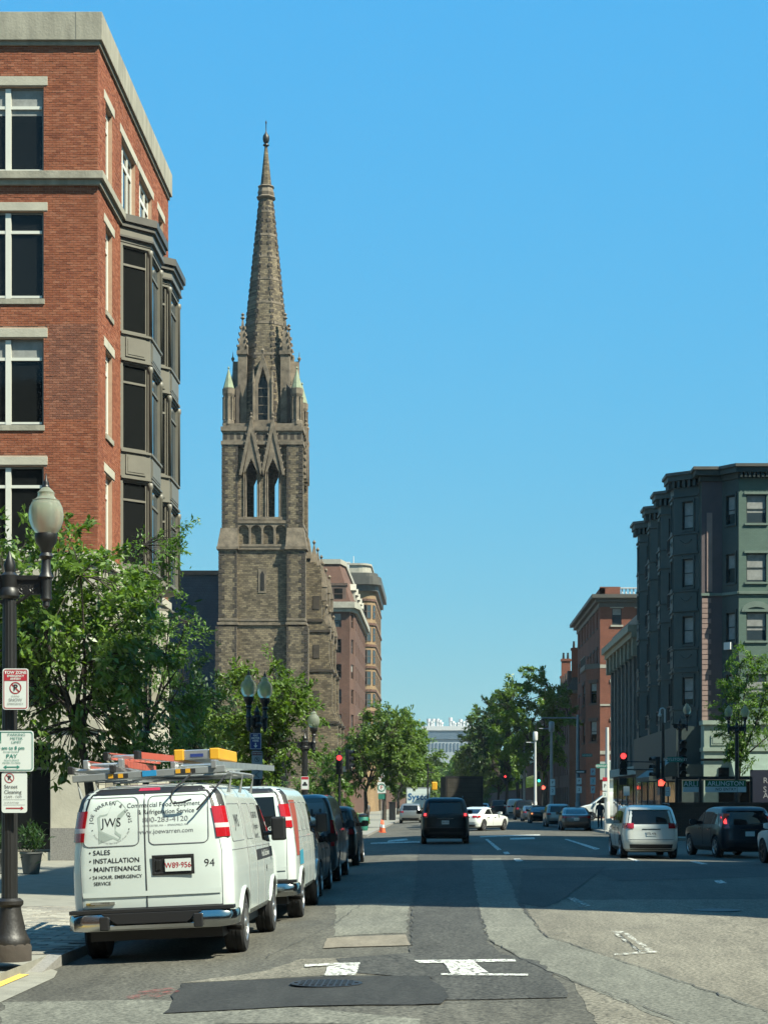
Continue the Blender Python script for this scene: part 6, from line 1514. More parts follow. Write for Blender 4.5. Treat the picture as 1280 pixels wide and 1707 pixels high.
wv, wb_, WB = car('delivery_van', 'white van nosing out of the side alley on the right', 'van', 'van', M['p_white'], 17.6, 157, R(90), (5.6,2.05,2.5), .36, False, '', None, None, False, False, z=.06)
MB().obox((WB.rear(.6,.5).x, 0, 0), (.01,.01,.01)) 
q = Vector((8.05+.72, 144.96, road_z(8)+.80)); a_ = [o for o in bpy.data.objects if o.get('label', '').startswith('small dark car')][0]; t = MB().sphere((.72,-2.16,.80), .07, 8, 6); t.build('turn_signal', M['amber_lit'], a_); t = MB().sphere((-.72,-2.16,.80), .07, 8, 6); t.build('turn_signal', M['amber_lit'], a_)

def box_truck(name, label, X, Y, yaw, L, W, H, mbox, mcab, rear_door, lettering=None):
    root = thing(name, label, 'truck', (X, Y, road_z(X)), yaw)
    t = MB(); t.box(-W/2, W/2, 0, L-2.2, .95, H); bx_ = t.build('cargo_box', mbox, root, bevel=.03)
    t = MB(); t.box(-W/2-.012, -W/2+.06, -.012, .05, .94, H+.012); t.box(W/2-.06, W/2+.012, -.012, .05, .94, H+.012); t.box(-W/2+.06, W/2-.06, -.012, .05, H-.10, H+.012); t.box(-W/2+.06, W/2-.06, -.012, .05, .94, 1.06); t.build('door_frame', M['black'] if mbox.name.startswith('truck') else M['galv'], bx_)
    n = 7; hz = (H-1.2)/n
    for k in range(n): MB().box(-W/2+.10, W/2-.10, -.004-.006*(k % 2), .02, 1.08+k*hz, 1.08+(k+1)*hz-.015).build('roller_slat', rear_door, bx_)
    B_ = Body([(.35,.44*W,L-2.1,L-.2,.15),(.5,.46*W,L-2.1,L-.05,.15),(1.1,.47*W,L-2.1,L,.15),(1.5,.46*W,L-2.1,L-.2,.15),(2.1,.42*W,L-2.1,L-.7,.15),(2.3,.38*W,L-2.0,L-1.0,.15)], .02, 0)
    cb = B_.mesh(.1).build('cab', mcab, root, 40)
    for sg in (-1, 1): spatch(B_, 'cab_window', M['car_glass'], cb, sg, [(L-1.7,1.5),(L-.5,1.5),(L-.85,2.05),(L-1.7,2.1)]); MB().box(sg*(W/2+.02)-.08, sg*(W/2+.02)+.08, L-.6, L-.52, 1.45, 1.85).build('wing_mirror', M['black'], root)
    MB().box(-W*.3, W*.3, .1, L-.4, .55, .95).build('chassis', M['black'], root); MB().box(-W/2+.05, W/2-.05, -.15, .05, .5, .66).build('bumper', M['galv'], root, bevel=.02)
    for y in (1.3, L-1.0):
        for sg in (-1, 1): wheel(root, sg*(W/2-.2), y, .45, .3, 1)
    for sg in (-1, 1): MB().box(sg*(W/2-.18)-.1, sg*(W/2-.18)+.1, -.02, .0, .78, .90).build('tail_light', M['red_lens'], root)
    return root, bx_
box_truck('box_truck', 'tall black box truck with roller door ahead of the black sport utility vehicle', 1.55, 120, R(4), 7.0, 2.5, 3.42, mat('truck_black', (.012,.013,.012), .8, spec=.15), M['p_black'], mat('truck_door', (.06,.055,.045), .8, var=.35, vs=1.5, spec=.15))
sy, sb = box_truck('box_truck', 'white refrigerated box truck with blue lettering on the far left', -2.35, 186, R(1), 8.0, 2.45, 3.25, M['white_paint'], M['p_white'], M['white_paint'])
text('Sysco', 'lettering', mat('logo_blue', (.01,.12,.30), .5), sb, .95, lambda x, y: Vector((x, -.03, 2.25+y)), 'CENTER', 1.0, .02, 1.0)
# ================================================================ trees
LEAF = {
 'dark': islandmat('leaf_dark', [(.050,.095,.015),(.085,.155,.024),(.125,.205,.035),(.066,.125,.019),(.155,.245,.045)], .40, .36, .5, k=.92),
 'light': islandmat('leaf_light', [(.07,.14,.022),(.10,.19,.03),(.055,.115,.02),(.13,.22,.045)], .45, .38, .4, k=.92),
 'mid': islandmat('leaf_mid', [(.055,.108,.018),(.09,.16,.025),(.125,.20,.034),(.07,.13,.022)], .45, .36, .4, k=.92),
 'olive': islandmat('leaf_olive', [(.065,.118,.024),(.095,.16,.034),(.13,.19,.05),(.05,.10,.02)], .5, .33, .3, k=.92),
 'deep': islandmat('leaf_deep', [(.016,.042,.013),(.028,.066,.018),(.042,.088,.022)], .5, .28, .3, k=.92)}
def leaf_mesh(name, pos, ln, wd, rng, m, droop=.3, along=None):
    n = len(pos); d = rng.normal(size=(n,3)); d[:,2] -= droop
    if along is not None: d = d*.62+along
    d /= np.linalg.norm(d, axis=1)[:,None]
    up = rng.normal(size=(n,3))*.6; up[:,2] += 1; s = np.cross(d, up); s /= np.linalg.norm(s, axis=1)[:,None]+1e-9
    nrm = np.cross(s, d); L = (ln*rng.uniform(.5,1.35,n))[:,None]; W = (wd*rng.uniform(.7,1.2,n))[:,None]
    v = np.stack([pos, pos+d*L*.45+s*W*.5+nrm*W*.12, pos+d*L, pos+d*L*.45-s*W*.5+nrm*W*.12], 1).reshape(-1,3).astype(np.float32)
    me = bpy.data.meshes.new(name); me.vertices.add(4*n); me.vertices.foreach_set('co', v.ravel()); me.loops.add(4*n); me.loops.foreach_set('vertex_index', np.arange(4*n, dtype=np.int32))
    me.polygons.add(n); me.polygons.foreach_set('loop_start', np.arange(0, 4*n, 4, dtype=np.int32)); me.polygons.foreach_set('loop_total', np.full(n, 4, np.int32)); me.update(calc_edges=True); me.materials.append(m)
    return me, d, s, nrm
def tree(label, base, bz, trunk_h, tr, blobs, nleaf, ln, wd, kind, seed, clump=.45, nclump=120, group=None, droop=.3, singles=0, name='street_tree', shell=.45, limb_show=1.0):
    rng = np.random.default_rng(seed); root = thing(name, label, 'tree', (base[0], base[1], bz), 0, group, world=True)
    vol = np.array([b[3]*b[4]*b[5] for b in blobs]); cc = []
    for b, k in zip(blobs, np.maximum(3, (nclump*vol/vol.sum()).astype(int))):
        u = rng.normal(size=(k,3)); u /= np.linalg.norm(u, axis=1)[:,None]; r_ = rng.uniform(0,1,k)**shell; cc.append(np.array(b[:3])+u*r_[:,None]*np.array(b[3:6]))
    cc = np.concatenate(cc); wgt = rng.uniform(.4, 1.6, len(cc)); wgt /= wgt.sum(); ci = rng.choice(len(cc), nleaf, p=wgt); sz = rng.uniform(.6, 1.3, len(cc))*clump
    ctr = np.average(cc, axis=0); tdir = cc-ctr; tdir /= np.linalg.norm(tdir, axis=1)[:,None]+1e-6; tdir = tdir*.8+rng.normal(size=tdir.shape)*.5; tdir[:,2] -= droop*.5; tdir /= np.linalg.norm(tdir, axis=1)[:,None]
    tt = rng.uniform(-1,1,nleaf); pos = cc[ci]+tdir[ci]*(tt*sz[ci]*1.15)[:,None]+rng.normal(size=(nleaf,3))*sz[ci][:,None]*np.array([.26,.26,.2])*(1.15-.5*np.abs(tt))[:,None]; along = tdir[ci]
    # trunk, limbs and twigs
    t = MB(); top = Vector((base[0]+rng.uniform(-.15,.15), base[1], bz+trunk_h)); bc = Vector(tuple(np.average(cc, axis=0)))
    t.tube([(base[0],base[1],bz-.1),(base[0],base[1],bz+.15),(base[0]+.03,base[1],bz+trunk_h*.5),top, top+(bc-top)*.5], [tr*1.35,tr,tr*.85,tr*.7,tr*.4], 8)
    mains = []
    for k in rng.choice(len(cc), min(9, len(cc)), replace=False):
        e = Vector(tuple(cc[k])); s0 = top+(bc-top)*rng.uniform(0,.5); m_ = s0+(e-s0)*.5+Vector((rng.uniform(-.2,.2), rng.uniform(-.2,.2), rng.uniform(0,.35))); t.tube([s0, m_, e], [tr*.42,tr*.26,tr*.08], 5); mains.append((s0, m_, e))
    trunk = t.build('trunk', M['bark'], root, 60); tw = MB()
    for k in range(0, len(cc), 1):
        e = Vector(tuple(cc[k])); s0 = min((p for q in mains for p in (q[1], q[2], (q[0]+q[1])/2)), key=lambda p: (p-e).length); 
        if rng.uniform() < limb_show: tw.tube([s0, (s0+e)/2+Vector((0,0,.1)), e], [tr*.12,tr*.08,tr*.04], 4)
    if tw.f: stuff(tw.build('twig', M['bark'], trunk, fixn=False))
    if singles:
        o_ = np.argsort(pos[:,1])[:singles]; keep = np.ones(nleaf, bool); keep[o_] = False; sp_ = pos[o_]; pos = pos[keep]; along = along[keep]
    me, *_ = leaf_mesh('crown', pos, ln, wd, rng, LEAF[kind], droop, along); crown = stuff(link('crown', me, root))
    if singles:
        lm, *_ = leaf_mesh('leaf', np.zeros((1,3)), ln, wd, np.random.default_rng(1), LEAF[kind], droop)
        for p in sp_: o = link('leaf', lm, crown); o.location = tuple(p); o.rotation_euler = tuple(rng.uniform(-1.2,1.2,3)*np.array([1,1,2.6])); o.scale = (rng.uniform(.8,1.2),)*3
    return root
WZ = -.055
tree('broad-leaved street tree with dark glossy leaves behind the near lamp post', (-7.35,38), WZ, 2.6, .13,
     [(-7.4,38,5.4,1.9,1.9,2.2),(-8.6,38.3,5.0,1.3,1.5,2.4),(-6.6,37.6,4.2,1.2,1.4,1.9),(-7.9,37.8,7.0,1.3,1.3,1.1),(-9.5,38,6.2,1.2,1.2,1.7),(-6.9,38,2.9,1.3,1.3,.9),(-8.8,37.9,3.0,1.2,1.2,.9),(-9.9,38,4.2,1.1,1.2,2.0)], 19000, .165, .085, 'dark', 21, .32, 420, droop=.5, singles=290, shell=.6)
tree('feathery light green street tree rising beside the brick building', (-7.7,47), WZ, 3.2, .11,
     [(-7.6,47,7.4,1.3,1.3,2.2),(-7.0,46.8,5.6,1.5,1.4,1.8),(-6.6,47,4.2,1.2,1.2,1.5),(-8.2,47,6.0,1.3,1.4,1.8),(-6.9,47,8.6,.7,.8,.9),(-7.2,47,3.2,1.5,1.2,.9)], 9500, .13, .05, 'light', 22, .30, 240, droop=.6, shell=.75)
tree('round green street tree in front of the church tower', (-6.25,63), WZ, 2.4, .13,
     [(-6.2,63,5.2,1.6,1.7,1.8),(-7.1,63,4.2,1.2,1.3,1.5),(-5.2,63,4.4,1.2,1.3,1.7),(-6.3,63,2.9,1.9,1.5,1.0),(-4.9,63,5.6,.7,.8,.7),(-7.0,63,6.2,.7,.7,.8)], 14000, .17, .085, 'mid', 23, .36, 220, droop=.4, shell=.55)
tree('shade-dark tree in the gap between the brick building and the church', (-12.6,88), WZ, 3, .18,
     [(-12.2,88,6.0,2.1,2,3.2),(-11.0,88,3.8,1.8,1.8,2.2),(-13.2,88,4.2,1.8,1.8,2.4)], 9000, .26, .13, 'deep', 24, .5, 120)  # shade in the gap put into the dark leaf colour
tree('second shade-dark tree beside the church wall', (-15.5,120), WZ, 3, .2, [(-14.5,120,6.5,2.4,2.4,3.2),(-12.5,120,5,2.2,2,3),(-16.5,120,6,2,2,3)], 8000, .32, .16, 'deep', 25, .6, 100)  # leaf colour carries the shade here too
tree('small bright green tree by the traffic signal on the far left corner', (-6.4,99), -.04, 1.4, .08, [(-6.3,99,3.4,1.2,1.2,1.4),(-5.8,99,2.2,1.2,1.1,.9),(-7.0,99,2.3,1.1,1.1,.9)], 5500, .17, .085, 'light', 26, .3, 90)
tree('yellow-green flowering street tree overhanging the far left kerb', (-5.1,122), -.04, 2.4, .16,
     [(-4.2,122,5.6,2.3,2.3,2.4),(-5.6,122,4.6,1.7,2,2.0),(-2.9,122,4.4,1.6,1.9,1.9),(-3.9,122,7.3,1.4,1.4,1.2),(-6.3,122,3.6,1.0,1.2,1.3),(-2.6,122,5.8,1.2,1.2,1.2)], 14000, .27, .12, 'olive', 27, .46, 200, 'trees along the far left kerb', .5)
tree('taller green tree behind the yellow-green one on the far left', (-5.3,168), -.04, 3, .2, [(-4.2,168,7.4,2.6,2.6,3.0),(-2.6,168,6.0,1.8,2.0,2.4),(-3.2,168,9.2,1.4,1.5,1.4)], 10000, .36, .17, 'mid', 28, .6, 130, 'trees along the far left kerb')
tree('distant green tree on the left closing the street', (-5.6,235), -.04, 3, .22, [(-4.4,235,8.0,3.0,3,3.6),(-2.2,235,6.4,2.2,2.2,2.6)], 8000, .48, .22, 'mid', 29, .8, 100, 'trees along the far left kerb')
for k, (x, y, h, r_, lab) in enumerate(((-4.8,320,12.5,4.2,'far tree on the left where the street narrows'),(5.2,345,11.5,4.0,'far tree in the centre of the street view'),(-.8,430,12.5,5.0,'farthest tree seen straight down the street'),(9.5,300,15,4.4,'far tree on the right before the street narrows'),(3.6,395,12,4.5,'bright far tree right of the street centre'))):
    tree(lab, (x,y), 0, 3, .25, [(x,y,h*.62,r_,r_,h*.34),(x+r_*.5,y,h*.45,r_*.7,r_*.7,h*.26),(x-r_*.5,y,h*.45,r_*.7,r_*.7,h*.26)], 6500, .62, .3, 'mid' if k in (0,3) else 'light', 40+k, 1.0, 90, 'far street trees')
tree('big spreading tree with dark gaps on the right kerb', (10.5,182), .06, 4.0, .26,
     [(9.0,182,11.6,3.6,3.6,3.0),(11.4,182,9.6,2.3,3.2,3.0),(7.0,182,8.8,2.3,2.8,2.6),(9.2,182,6.2,3.2,3,2.0),(9.6,182,14.2,2.0,2.2,1.4),(11.8,182,12.6,1.5,1.8,1.5)], 17000, .38, .18, 'mid', 31, .62, 170, 'large trees along the right kerb', .4, shell=.4)
tree('tall tree behind the big spreading one on the right', (10.2,238), .06, 4, .28, [(7.6,238,11,3.6,3.6,4.0),(5.4,238,8.4,2.4,2.6,3.2),(9.6,238,9,2.6,3,4),(7.2,238,15,2.2,2.2,2.0)], 12000, .48, .23, 'deep', 32, .8, 130, 'large trees along the right kerb', shell=.4)
tree('dark tree farther up the right kerb', (10.0,275), .06, 4, .28, [(6.2,275,10,3.4,3.4,4.4),(4.0,275,7,2.2,2.4,3),(6.0,275,14.5,2.0,2,2)], 9000, .55, .26, 'mid', 33, .9, 110, 'large trees along the right kerb', shell=.4)
tree('light green tree in front of the green corner building', (15.4,93.5), .06, 2.6, .12,
     [(15.2,93.5,6.4,1.4,1.5,1.5),(15.6,93.5,5.4,1.4,1.5,1.7),(15.4,93.5,4.2,1.3,1.3,1.0),(15.4,93.5,7.6,1.2,1.2,1.2),(16.8,93.5,6.2,1.3,1.3,1.8),(15.9,93.5,9.0,1.4,1.3,1.0),(15.2,93.5,8.0,1.0,1.0,.8),(17.0,93.5,8.4,1.2,1.2,1.2)], 11000, .17, .075, 'light', 34, .34, 140, droop=.5, shell=.6)
# clipped hedge and planting on the far left corner
def shrub(label, x, y, z, rx, ry, rz, n, ln, kind, seed, name='shrub', grp=None):
    rng = np.random.default_rng(seed); root = thing(name, label, 'shrub', (x,y,z), 0, grp, world=True); u = rng.normal(size=(n,3)); u /= np.linalg.norm(u, axis=1)[:,None]
    me, *_ = leaf_mesh('foliage', np.array([x,y,z+rz])+u*(rng.uniform(.3,1,n)**.5)[:,None]*np.array([rx,ry,rz]), ln, ln*.5, rng, LEAF[kind]); stuff(link('foliage', me, root))
    t = MB()
    for k in range(5): a = k*1.26; t.tube([(x,y,z-.05),(x+rx*.5*cos(a),y+ry*.5*sin(a),z+rz*1.2)], [.02,.008], 4)
    t.build('stem', M['bark'], root)
shrub('low clipped green hedge on the far left corner', -5.6, 112, -.04, 1.2, .8, .55, 2500, .14, 'light', 51)

# far wood closing the street below the grey block
rng = np.random.default_rng(77); n = 22000; pos = np.stack([rng.uniform(-30,34,n), rng.uniform(560,620,n), rng.uniform(0,1,n)**.8*13], 1); pos[:,2] *= .7+.3*np.sin(pos[:,0]*.45)*np.cos(pos[:,0]*.17+1)
me, *_ = leaf_mesh('distant_trees', pos, 1.3, .7, rng, LEAF['mid']); o = stuff(link('distant_trees', me)); tag(o, 'mass of distant green trees closing the street', 'trees')
# ================================================================ street lamps
GLOBE = [(.085,.0),(.125,.015),(.165,.07),(.193,.15),(.200,.22),(.190,.30),(.165,.355),(.150,.375),(.155,.385),(.120,.40),(.098,.43),(.092,.46),(.098,.475),(.075,.50),(.045,.53),(.02,.545)]
def lamp(label, X, Y, bz, zg, yaw, span, twin=(1, 1), scale=1.0, dia=.11):
    root = thing('street_lamp', label, 'street lamp', (X, Y, bz), yaw, 'acorn globe street lamps')
    H = zg-bz; arm = H-.50
    t = MB(); t.lathe([(.25,0),(.25,.16),(.23,.20)], (0,0,0), 20); t.build('granite_plinth', M['stone_dark'], root, 30)
    t = MB(); t.lathe([(.235,.18),(.24,.24),(.215,.28),(.19,.34),(.165,.45),(.14,.56),(.13,.62),(.16,.65),(.16,.69),(.125,.72)], (0,0,0), 24, .05); t.build('base', M['iron_brown'], root, 40)
    t = MB(); t.lathe([(dia,.70),(dia*.98,1.6),(dia*.85,arm-.25)], (0,0,0), 32, .07); t.lathe([(dia,arm-.25),(dia*1.25,arm-.22),(dia*1.25,arm-.16),(dia*.95,arm-.12),(dia*1.1,arm+.02),(dia*.6,arm+.06),(dia*.75,arm+.14),(dia*.3,arm+.24),(.01,arm+.30)], (0,0,0), 16); t.build('post', M['iron'], root, 35)
    t = MB(); t.box(-span-.06, span+.06, -.035, .035, arm-.03, arm+.02)
    for sg in (-1, 1):
        for c, r_ in ((.38,.085),(.68,.07)):
            cx_ = sg*span*c; cz_ = arm-.13
            t.tube([(cx_+r_*(1-k/26)*cos(k*.55), 0, cz_+r_*(1-k/26)*sin(k*.55)) for k in range(22)], .018, 5)
        t.tube([(sg*dia*.8,0,arm-.30),(sg*span*.4,0,arm-.24),(sg*span*.8,0,arm-.10)], .022, 5)
        t.box(*sorted((sg*.05, sg*span*.85)), -.012, .012, arm-.2, arm-.02)
    t.build('crossarm', M['iron'], root)
    for sg, on in zip((-1, 1), twin):
        if not on: continue
        x = sg*span; t = MB(); t.lathe([(.01,arm-.36),(.045,arm-.33),(.04,arm-.28),(.07,arm-.25),(.062,arm-.20),(.066,arm-.02),(.09,arm+.0),(.06,arm+.06),(.052,arm+.2),(.085,arm+.24),(.06,arm+.28),(.075,arm+.34),(.12,arm+.40),(.135,arm+.47),(.13,arm+.50)], (x,0,0), 12); cup = t.build('lamp_holder', M['iron'], root, 40)
        t = MB().lathe([(r_, z+H) for r_, z in GLOBE], (x,0,0), 20); g = t.build('globe', M['globe'], root, 60)
        MB().lathe([(.045,H+.54),(.03,H+.57),(.035,H+.59),(.012,H+.63),(.004,H+.70)], (x,0,0), 8).build('finial', M['iron'], g, 50)
    return root
def sign(name, label, c, w_, h, m, rad=.03, yaw=0, frame=None, cat='sign', grp=None):
    """flat rounded plate facing the camera side; returns object whose local x,z are the plate plane"""
    root = thing(name, label, cat, c, yaw, grp); t = MB(); o = rrect(-w_/2, w_/2, -h/2, h/2, rad)[:-1]; t.prism_y(o, -.003, .003); p = t.build('plate', m, root)
    if frame:
        o2 = rrect(-w_/2+.012, w_/2-.012, -h/2+.012, h/2-.012, rad*.8)[:-1]; o3 = rrect(-w_/2+.02, w_/2-.02, -h/2+.02, h/2-.02, rad*.7)[:-1]; n = len(o2)
        MB().add([(x,-.0055,z) for x, z in o2]+[(x,-.0055,z) for x, z in o3], [(i,(i+1)%n,n+(i+1)%n,n+i) for i in range(n)]).build('border', frame, p)
    return root, p
def st(p, s_, x, z, size, m, al='CENTER', sp=1.0, bold=.0, xs=1.0): return text(s_, 'lettering', m, p, size, lambda a, b: Vector((x+a, -.007, z+b)), al, sp, bold, xs)
def ring(p, cx_, cz_, r_, m, wd=.012, bar=True, name='no_parking_ring'):
    t = MB(); n = 24; t.add([(cx_+q*cos(2*pi*k/n), -.0062, cz_+q*sin(2*pi*k/n)) for q in (r_, r_-wd) for k in range(n)], [(k,(k+1)%n,n+(k+1)%n,n+k) for k in range(n)])
    if bar: d = r_*.70; e = wd*.45; t.add([(cx_-d-e,-.0062,cz_+d-e),(cx_-d+e,-.0062,cz_+d+e),(cx_+d+e,-.0062,cz_-d+e),(cx_+d-e,-.0062,cz_-d-e)], [(0,1,2,3)])
    t.build(name, m, p)
def prect(p, x0, x1, z0, z1, m, name='colour_field'): return MB().add([(x0,-.0055,z0),(x1,-.0055,z0),(x1,-.0055,z1),(x0,-.0055,z1)], [(0,1,2,3)]).build(name, m, p)
def arrow(p, x, z, L, m, both=False):
    t = MB(); h = .012; t.add([(x-L/2,-.0062,z-h/2),(x+L/2,-.0062,z-h/2),(x+L/2,-.0062,z+h/2),(x-L/2,-.0062,z+h/2)], [(0,1,2,3)])
    for sg in ((1,-1) if both else (1,)): t.add([(x+sg*L/2,-.0062,z-.022),(x+sg*(L/2+.035),-.0062,z),(x+sg*L/2,-.0062,z+.022)], [(0,1,2)])
    t.build('arrow', m, p)
LY = 20.7
lamp('tall black fluted lamp post with frosted globe at the left edge', PX(16,LY), LY, -.045, 4.87, 0, .42, (1,1), 1, .094)
YS = 20.53
r_, p = sign('parking_sign', 'red and white tow zone no parking sign on the near lamp post', (PX(26,YS), YS, PZ(1149,YS)), .295, .47, M['sign_white'], .03, 0, M['sign_red'])
prect(p, -.125, .125, .095, .213, M['sign_red']); st(p, 'TOW ZONE', 0, .188, .048, M['sign_white'], bold=.0015, xs=.95); st(p, 'EMERGENCY', 0, .148, .034, M['sign_white'], bold=.001); st(p, 'ARTERY', 0, .115, .034, M['sign_white'], bold=.001)
st(p, 'P', 0, .013, .10, INK, bold=.002); ring(p, 0, .013, .068, M['ink_red'], .011); st(p, 'DURING', 0, -.083, .024, GRY); st(p, 'SNOW', 0, -.125, .050, GRY); st(p, 'EMERGENCY', 0, -.170, .032, GRY); 
r_, p = sign('parking_sign', 'white and green two hour parking meter limit sign', (PX(20,YS), YS-.01, PZ(1252.5,YS)), .50, .465, M['sign_white'], .035, 0, M['ink_green'])
prect(p, -.235, -.12, .09, .218, M['sign_green']); st(p, '2', -.175, .165, .10, M['sign_white'], bold=.002); st(p, 'HOUR', -.175, .107, .035, M['sign_white'])
for s_, z in (('PARKING', .185), ('METER', .142), ('LIMIT', .099)): st(p, s_, .055, z, .044, M['ink_green'], xs=1.1)
st(p, '8 am to 8 pm', -.005, .034, .056, M['ink_green'], bold=.001); st(p, 'Except Sunday', -.005, -.008, .030, M['ink_green']); st(p, 'PAY', 0, -.06, .062, M['ink_green'], bold=.001, xs=1.15); st(p, 'MULTI-SPACE', 0, -.107, .028, M['ink_green']); st(p, 'METER TO PARK', 0, -.137, .028, M['ink_green']); arrow(p, 0, -.182, .12, M['ink_green'], True)
r_, p = sign('parking_sign', 'white street cleaning sign under the meter limit sign', (PX(24,YS), YS, PZ(1321.5,YS)), .29, .465, M['sign_white'], .03, 0, None)
st(p, 'P', -.055, .165, .07, INK, bold=.002); ring(p, -.055, .165, .055, M['ink_red'], .008); st(p, 'Street', -.115, .065, .062, INK, 'LEFT'); st(p, 'Cleaning', -.115, .004, .060, INK, 'LEFT', xs=.95); st(p, '12AM - 7AM', -.115, -.05, .038, GRY, 'LEFT'); st(p, '1st & 3rd Friday', -.115, -.115, .026, GRY, 'LEFT'); arrow(p, -.01, -.18, .17, M['ink_red'])
prect(p, -.125, .125, -.083, -.080, GRY, 'rule'); prect(p, -.125, .125, -.143, -.140, GRY, 'rule')
L2 = 45.0
lamp('black lamp post with two frosted globes behind the parked white vans', PX(428,L2), L2, WZ, PZ(1163,L2), R(62), .36)
r_, p = sign('parking_sign', 'blue pay meter here sign on the second lamp post', (PX(427.5,L2), L2-.2, PZ(1236.5,L2)), .29, .41, M['sign_blue'], .02, 0, M['sign_white'])
for s_, z in (('PAY', .14), ('METER', .075), ('HERE', .01)): st(p, s_, 0, z, .068, M['sign_white'], bold=.002)
t = MB(); t.add([(-.014,-.0062,-.04),(.014,-.0062,-.04),(.014,-.0062,-.11),(-.014,-.0062,-.11)], [(0,1,2,3)]); t.add([(-.05,-.0062,-.105),(.05,-.0062,-.105),(0,-.0062,-.165)], [(0,1,2)]); t.build('arrow', M['sign_white'], p)
r_, p = sign('parking_sign', 'worn grey no parking sign below the blue meter sign', (PX(430,L2), L2-.2, PZ(1276,L2)), .27, .70, mat('faded_sign', (.33,.38,.39), .5), .03, 0, None)
prect(p, -.12, .12, .24, .325, mat('faded_red', (.16,.045,.05), .6)); st(p, 'TOW ZONE', 0, .285, .042, M['sign_white']); st(p, 'P', 0, .14, .09, INK); ring(p, 0, .14, .065, INK, .01); t = MB(); t.tube([(-.06,-.008,.0),(.05,-.008,-.05),(-.05,-.008,-.10),(.06,-.008,-.16),(-.04,-.008,-.24),(.05,-.008,-.32)], .008, 4); t.build('scrawl', INK, p)
L3 = 72.0
lamp('black lamp post with one visible globe at the junction corner, left', PX(508,60), 60, WZ, PZ(1213,60), R(10), .30, (0,1))
r_, p = sign('parking_sign', 'small white sign with a car symbol on the junction lamp post', (PX(509,60), 59.8, PZ(1306,60)), .26, .44, M['sign_white'], .03, 0, M['sign_red'])
prect(p, -.11, .11, .12, .20, M['sign_red']); t = MB(); t.add([(x,-.0062,z) for x, z in ((-.08,-.09),(.08,-.09),(.08,-.03),(.05,-.02),(.03,.04),(-.03,.04),(-.05,-.02),(-.08,-.03))], [(0,1,2,3,6,7),(3,4,5,6)]); t.build('car_symbol', INK, p)
lamp('black lamp post with one globe at the far right corner, beside the signal mast', PX(1133,90), 90, .06, PZ(1191,90), 0, .36, (0,1))
lamp('black lamp post with two globes in front of the green building', PX(1228,88), 88, .06, PZ(1195,88), 0, .40)
for px, y_, lab in ((822,215,'small far lamp post left of the big right-hand tree'),(840,230,'second small far lamp post by the right-hand trees')):
    lamp(lab, 9.9 if px > 830 else 9.7, y_, .06, 4.6, 0, .35)

# ================================================================ signals, poles and signs
def signal_head(par, c, lit=0, yaw=0, n=3, face=-1):
    o = None; hz = .36
    t = MB(); Mr = Matrix.Rotation(yaw, 3, 'Z'); C = Vector(c)
    t.obox(C-Vector((0,0,hz*(n-1)/2)), (.36,.22,hz*n), Mr); h = t.build('signal_head', M['black'], par, bevel=.02)
    for k in range(n):
        q = C-Vector((0,0,hz*k))+Mr@Vector((0,-.12,0)); ln_ = MB(); ln_.add([q+Mr@Vector((.14*cos(2*pi*i/16), 0, .14*sin(2*pi*i/16))) for i in range(16)], [tuple(range(16))])
        ln_.build('lens', (M['red_lit'] if k == 0 else M['green_lit']) if k == lit else mat('dead_lens', (.02,.02,.015), .3, var=0), h, fixn=False)
        v = MB(); a = [pi*i/10*1.1-.05*pi for i in range(11)]
        v.add([q+Mr@Vector((.155*cos(x), 0, .155*sin(x))) for x in a]+[q+Mr@Vector((.155*cos(x), -.22, .155*sin(x))) for x in a], [(i,i+1,12+i,11+i) for i in range(10)]); v.build('visor', M['black'], h, fixn=False)
    return h
def pole(root, x, y, z0, z1, r0_, r1_, m, name='pole', seg=10): return MB().tube([(x,y,z0),(x,y,z1)], [r0_,r1_], seg).build(name, m, root, 50)
YM = 86.0; XM = PX(1105, YM)
sg_ = thing('traffic_signal', 'black signal mast with red light hung over the right lane', 'traffic signal', (XM,YM,.06), world=True, group='traffic signals at the junction')
pole(sg_, XM, YM, .06, PZ(1205,YM), .12, .08, M['iron'])
for y in (1271, 1284): MB().tube([(XM,YM,PZ(y,YM)),(PX(1045,YM),YM,PZ(y-1,YM))], .035, 6).build('mast_arm', M['iron'], sg_)
signal_head(sg_, (PX(1038,YM), YM-.15, PZ(1261,YM)), 0); signal_head(sg_, (PX(1094,YM), YM-.1, PZ(1268,YM)), -1, R(-70)); signal_head(sg_, (PX(1136,YM), YM-.1, PZ(1240,YM)), -1, R(10), 5)
t = MB(); t.box(PX(1031,YM), PX(1044,YM), YM-.25, YM-.05, PZ(1309,YM), PZ(1297,YM)); t.build('pedestrian_signal', M['black'], sg_, bevel=.02)
t = MB(); t.box(PX(1095,YM), PX(1108,YM), YM-.35, YM-.15, PZ(1313,YM), PZ(1298,YM)); ph = t.build('pedestrian_signal', M['black'], sg_, bevel=.02)
def hand(par, X, Y, Z, s_=1.0):
    t = MB(); t.box(X-.075*s_, X+.075*s_, Y-.012, Y, Z-.11*s_, Z+.02*s_)
    for k in range(4): t.box(X-.075*s_+k*.04*s_, X-.045*s_+k*.04*s_, Y-.012, Y, Z+.02*s_, Z+(.10 if k in (1,2) else .07)*s_)
    t.obox((X+.10*s_, Y-.006, Z-.02*s_), (.035*s_, .012, .10*s_), Matrix.Rotation(.5, 3, 'Y')); t.build('hand_symbol', M['red_hand'], par)
hand(ph, PX(1100,YM), YM-.352, PZ(1305,YM), 1.5)
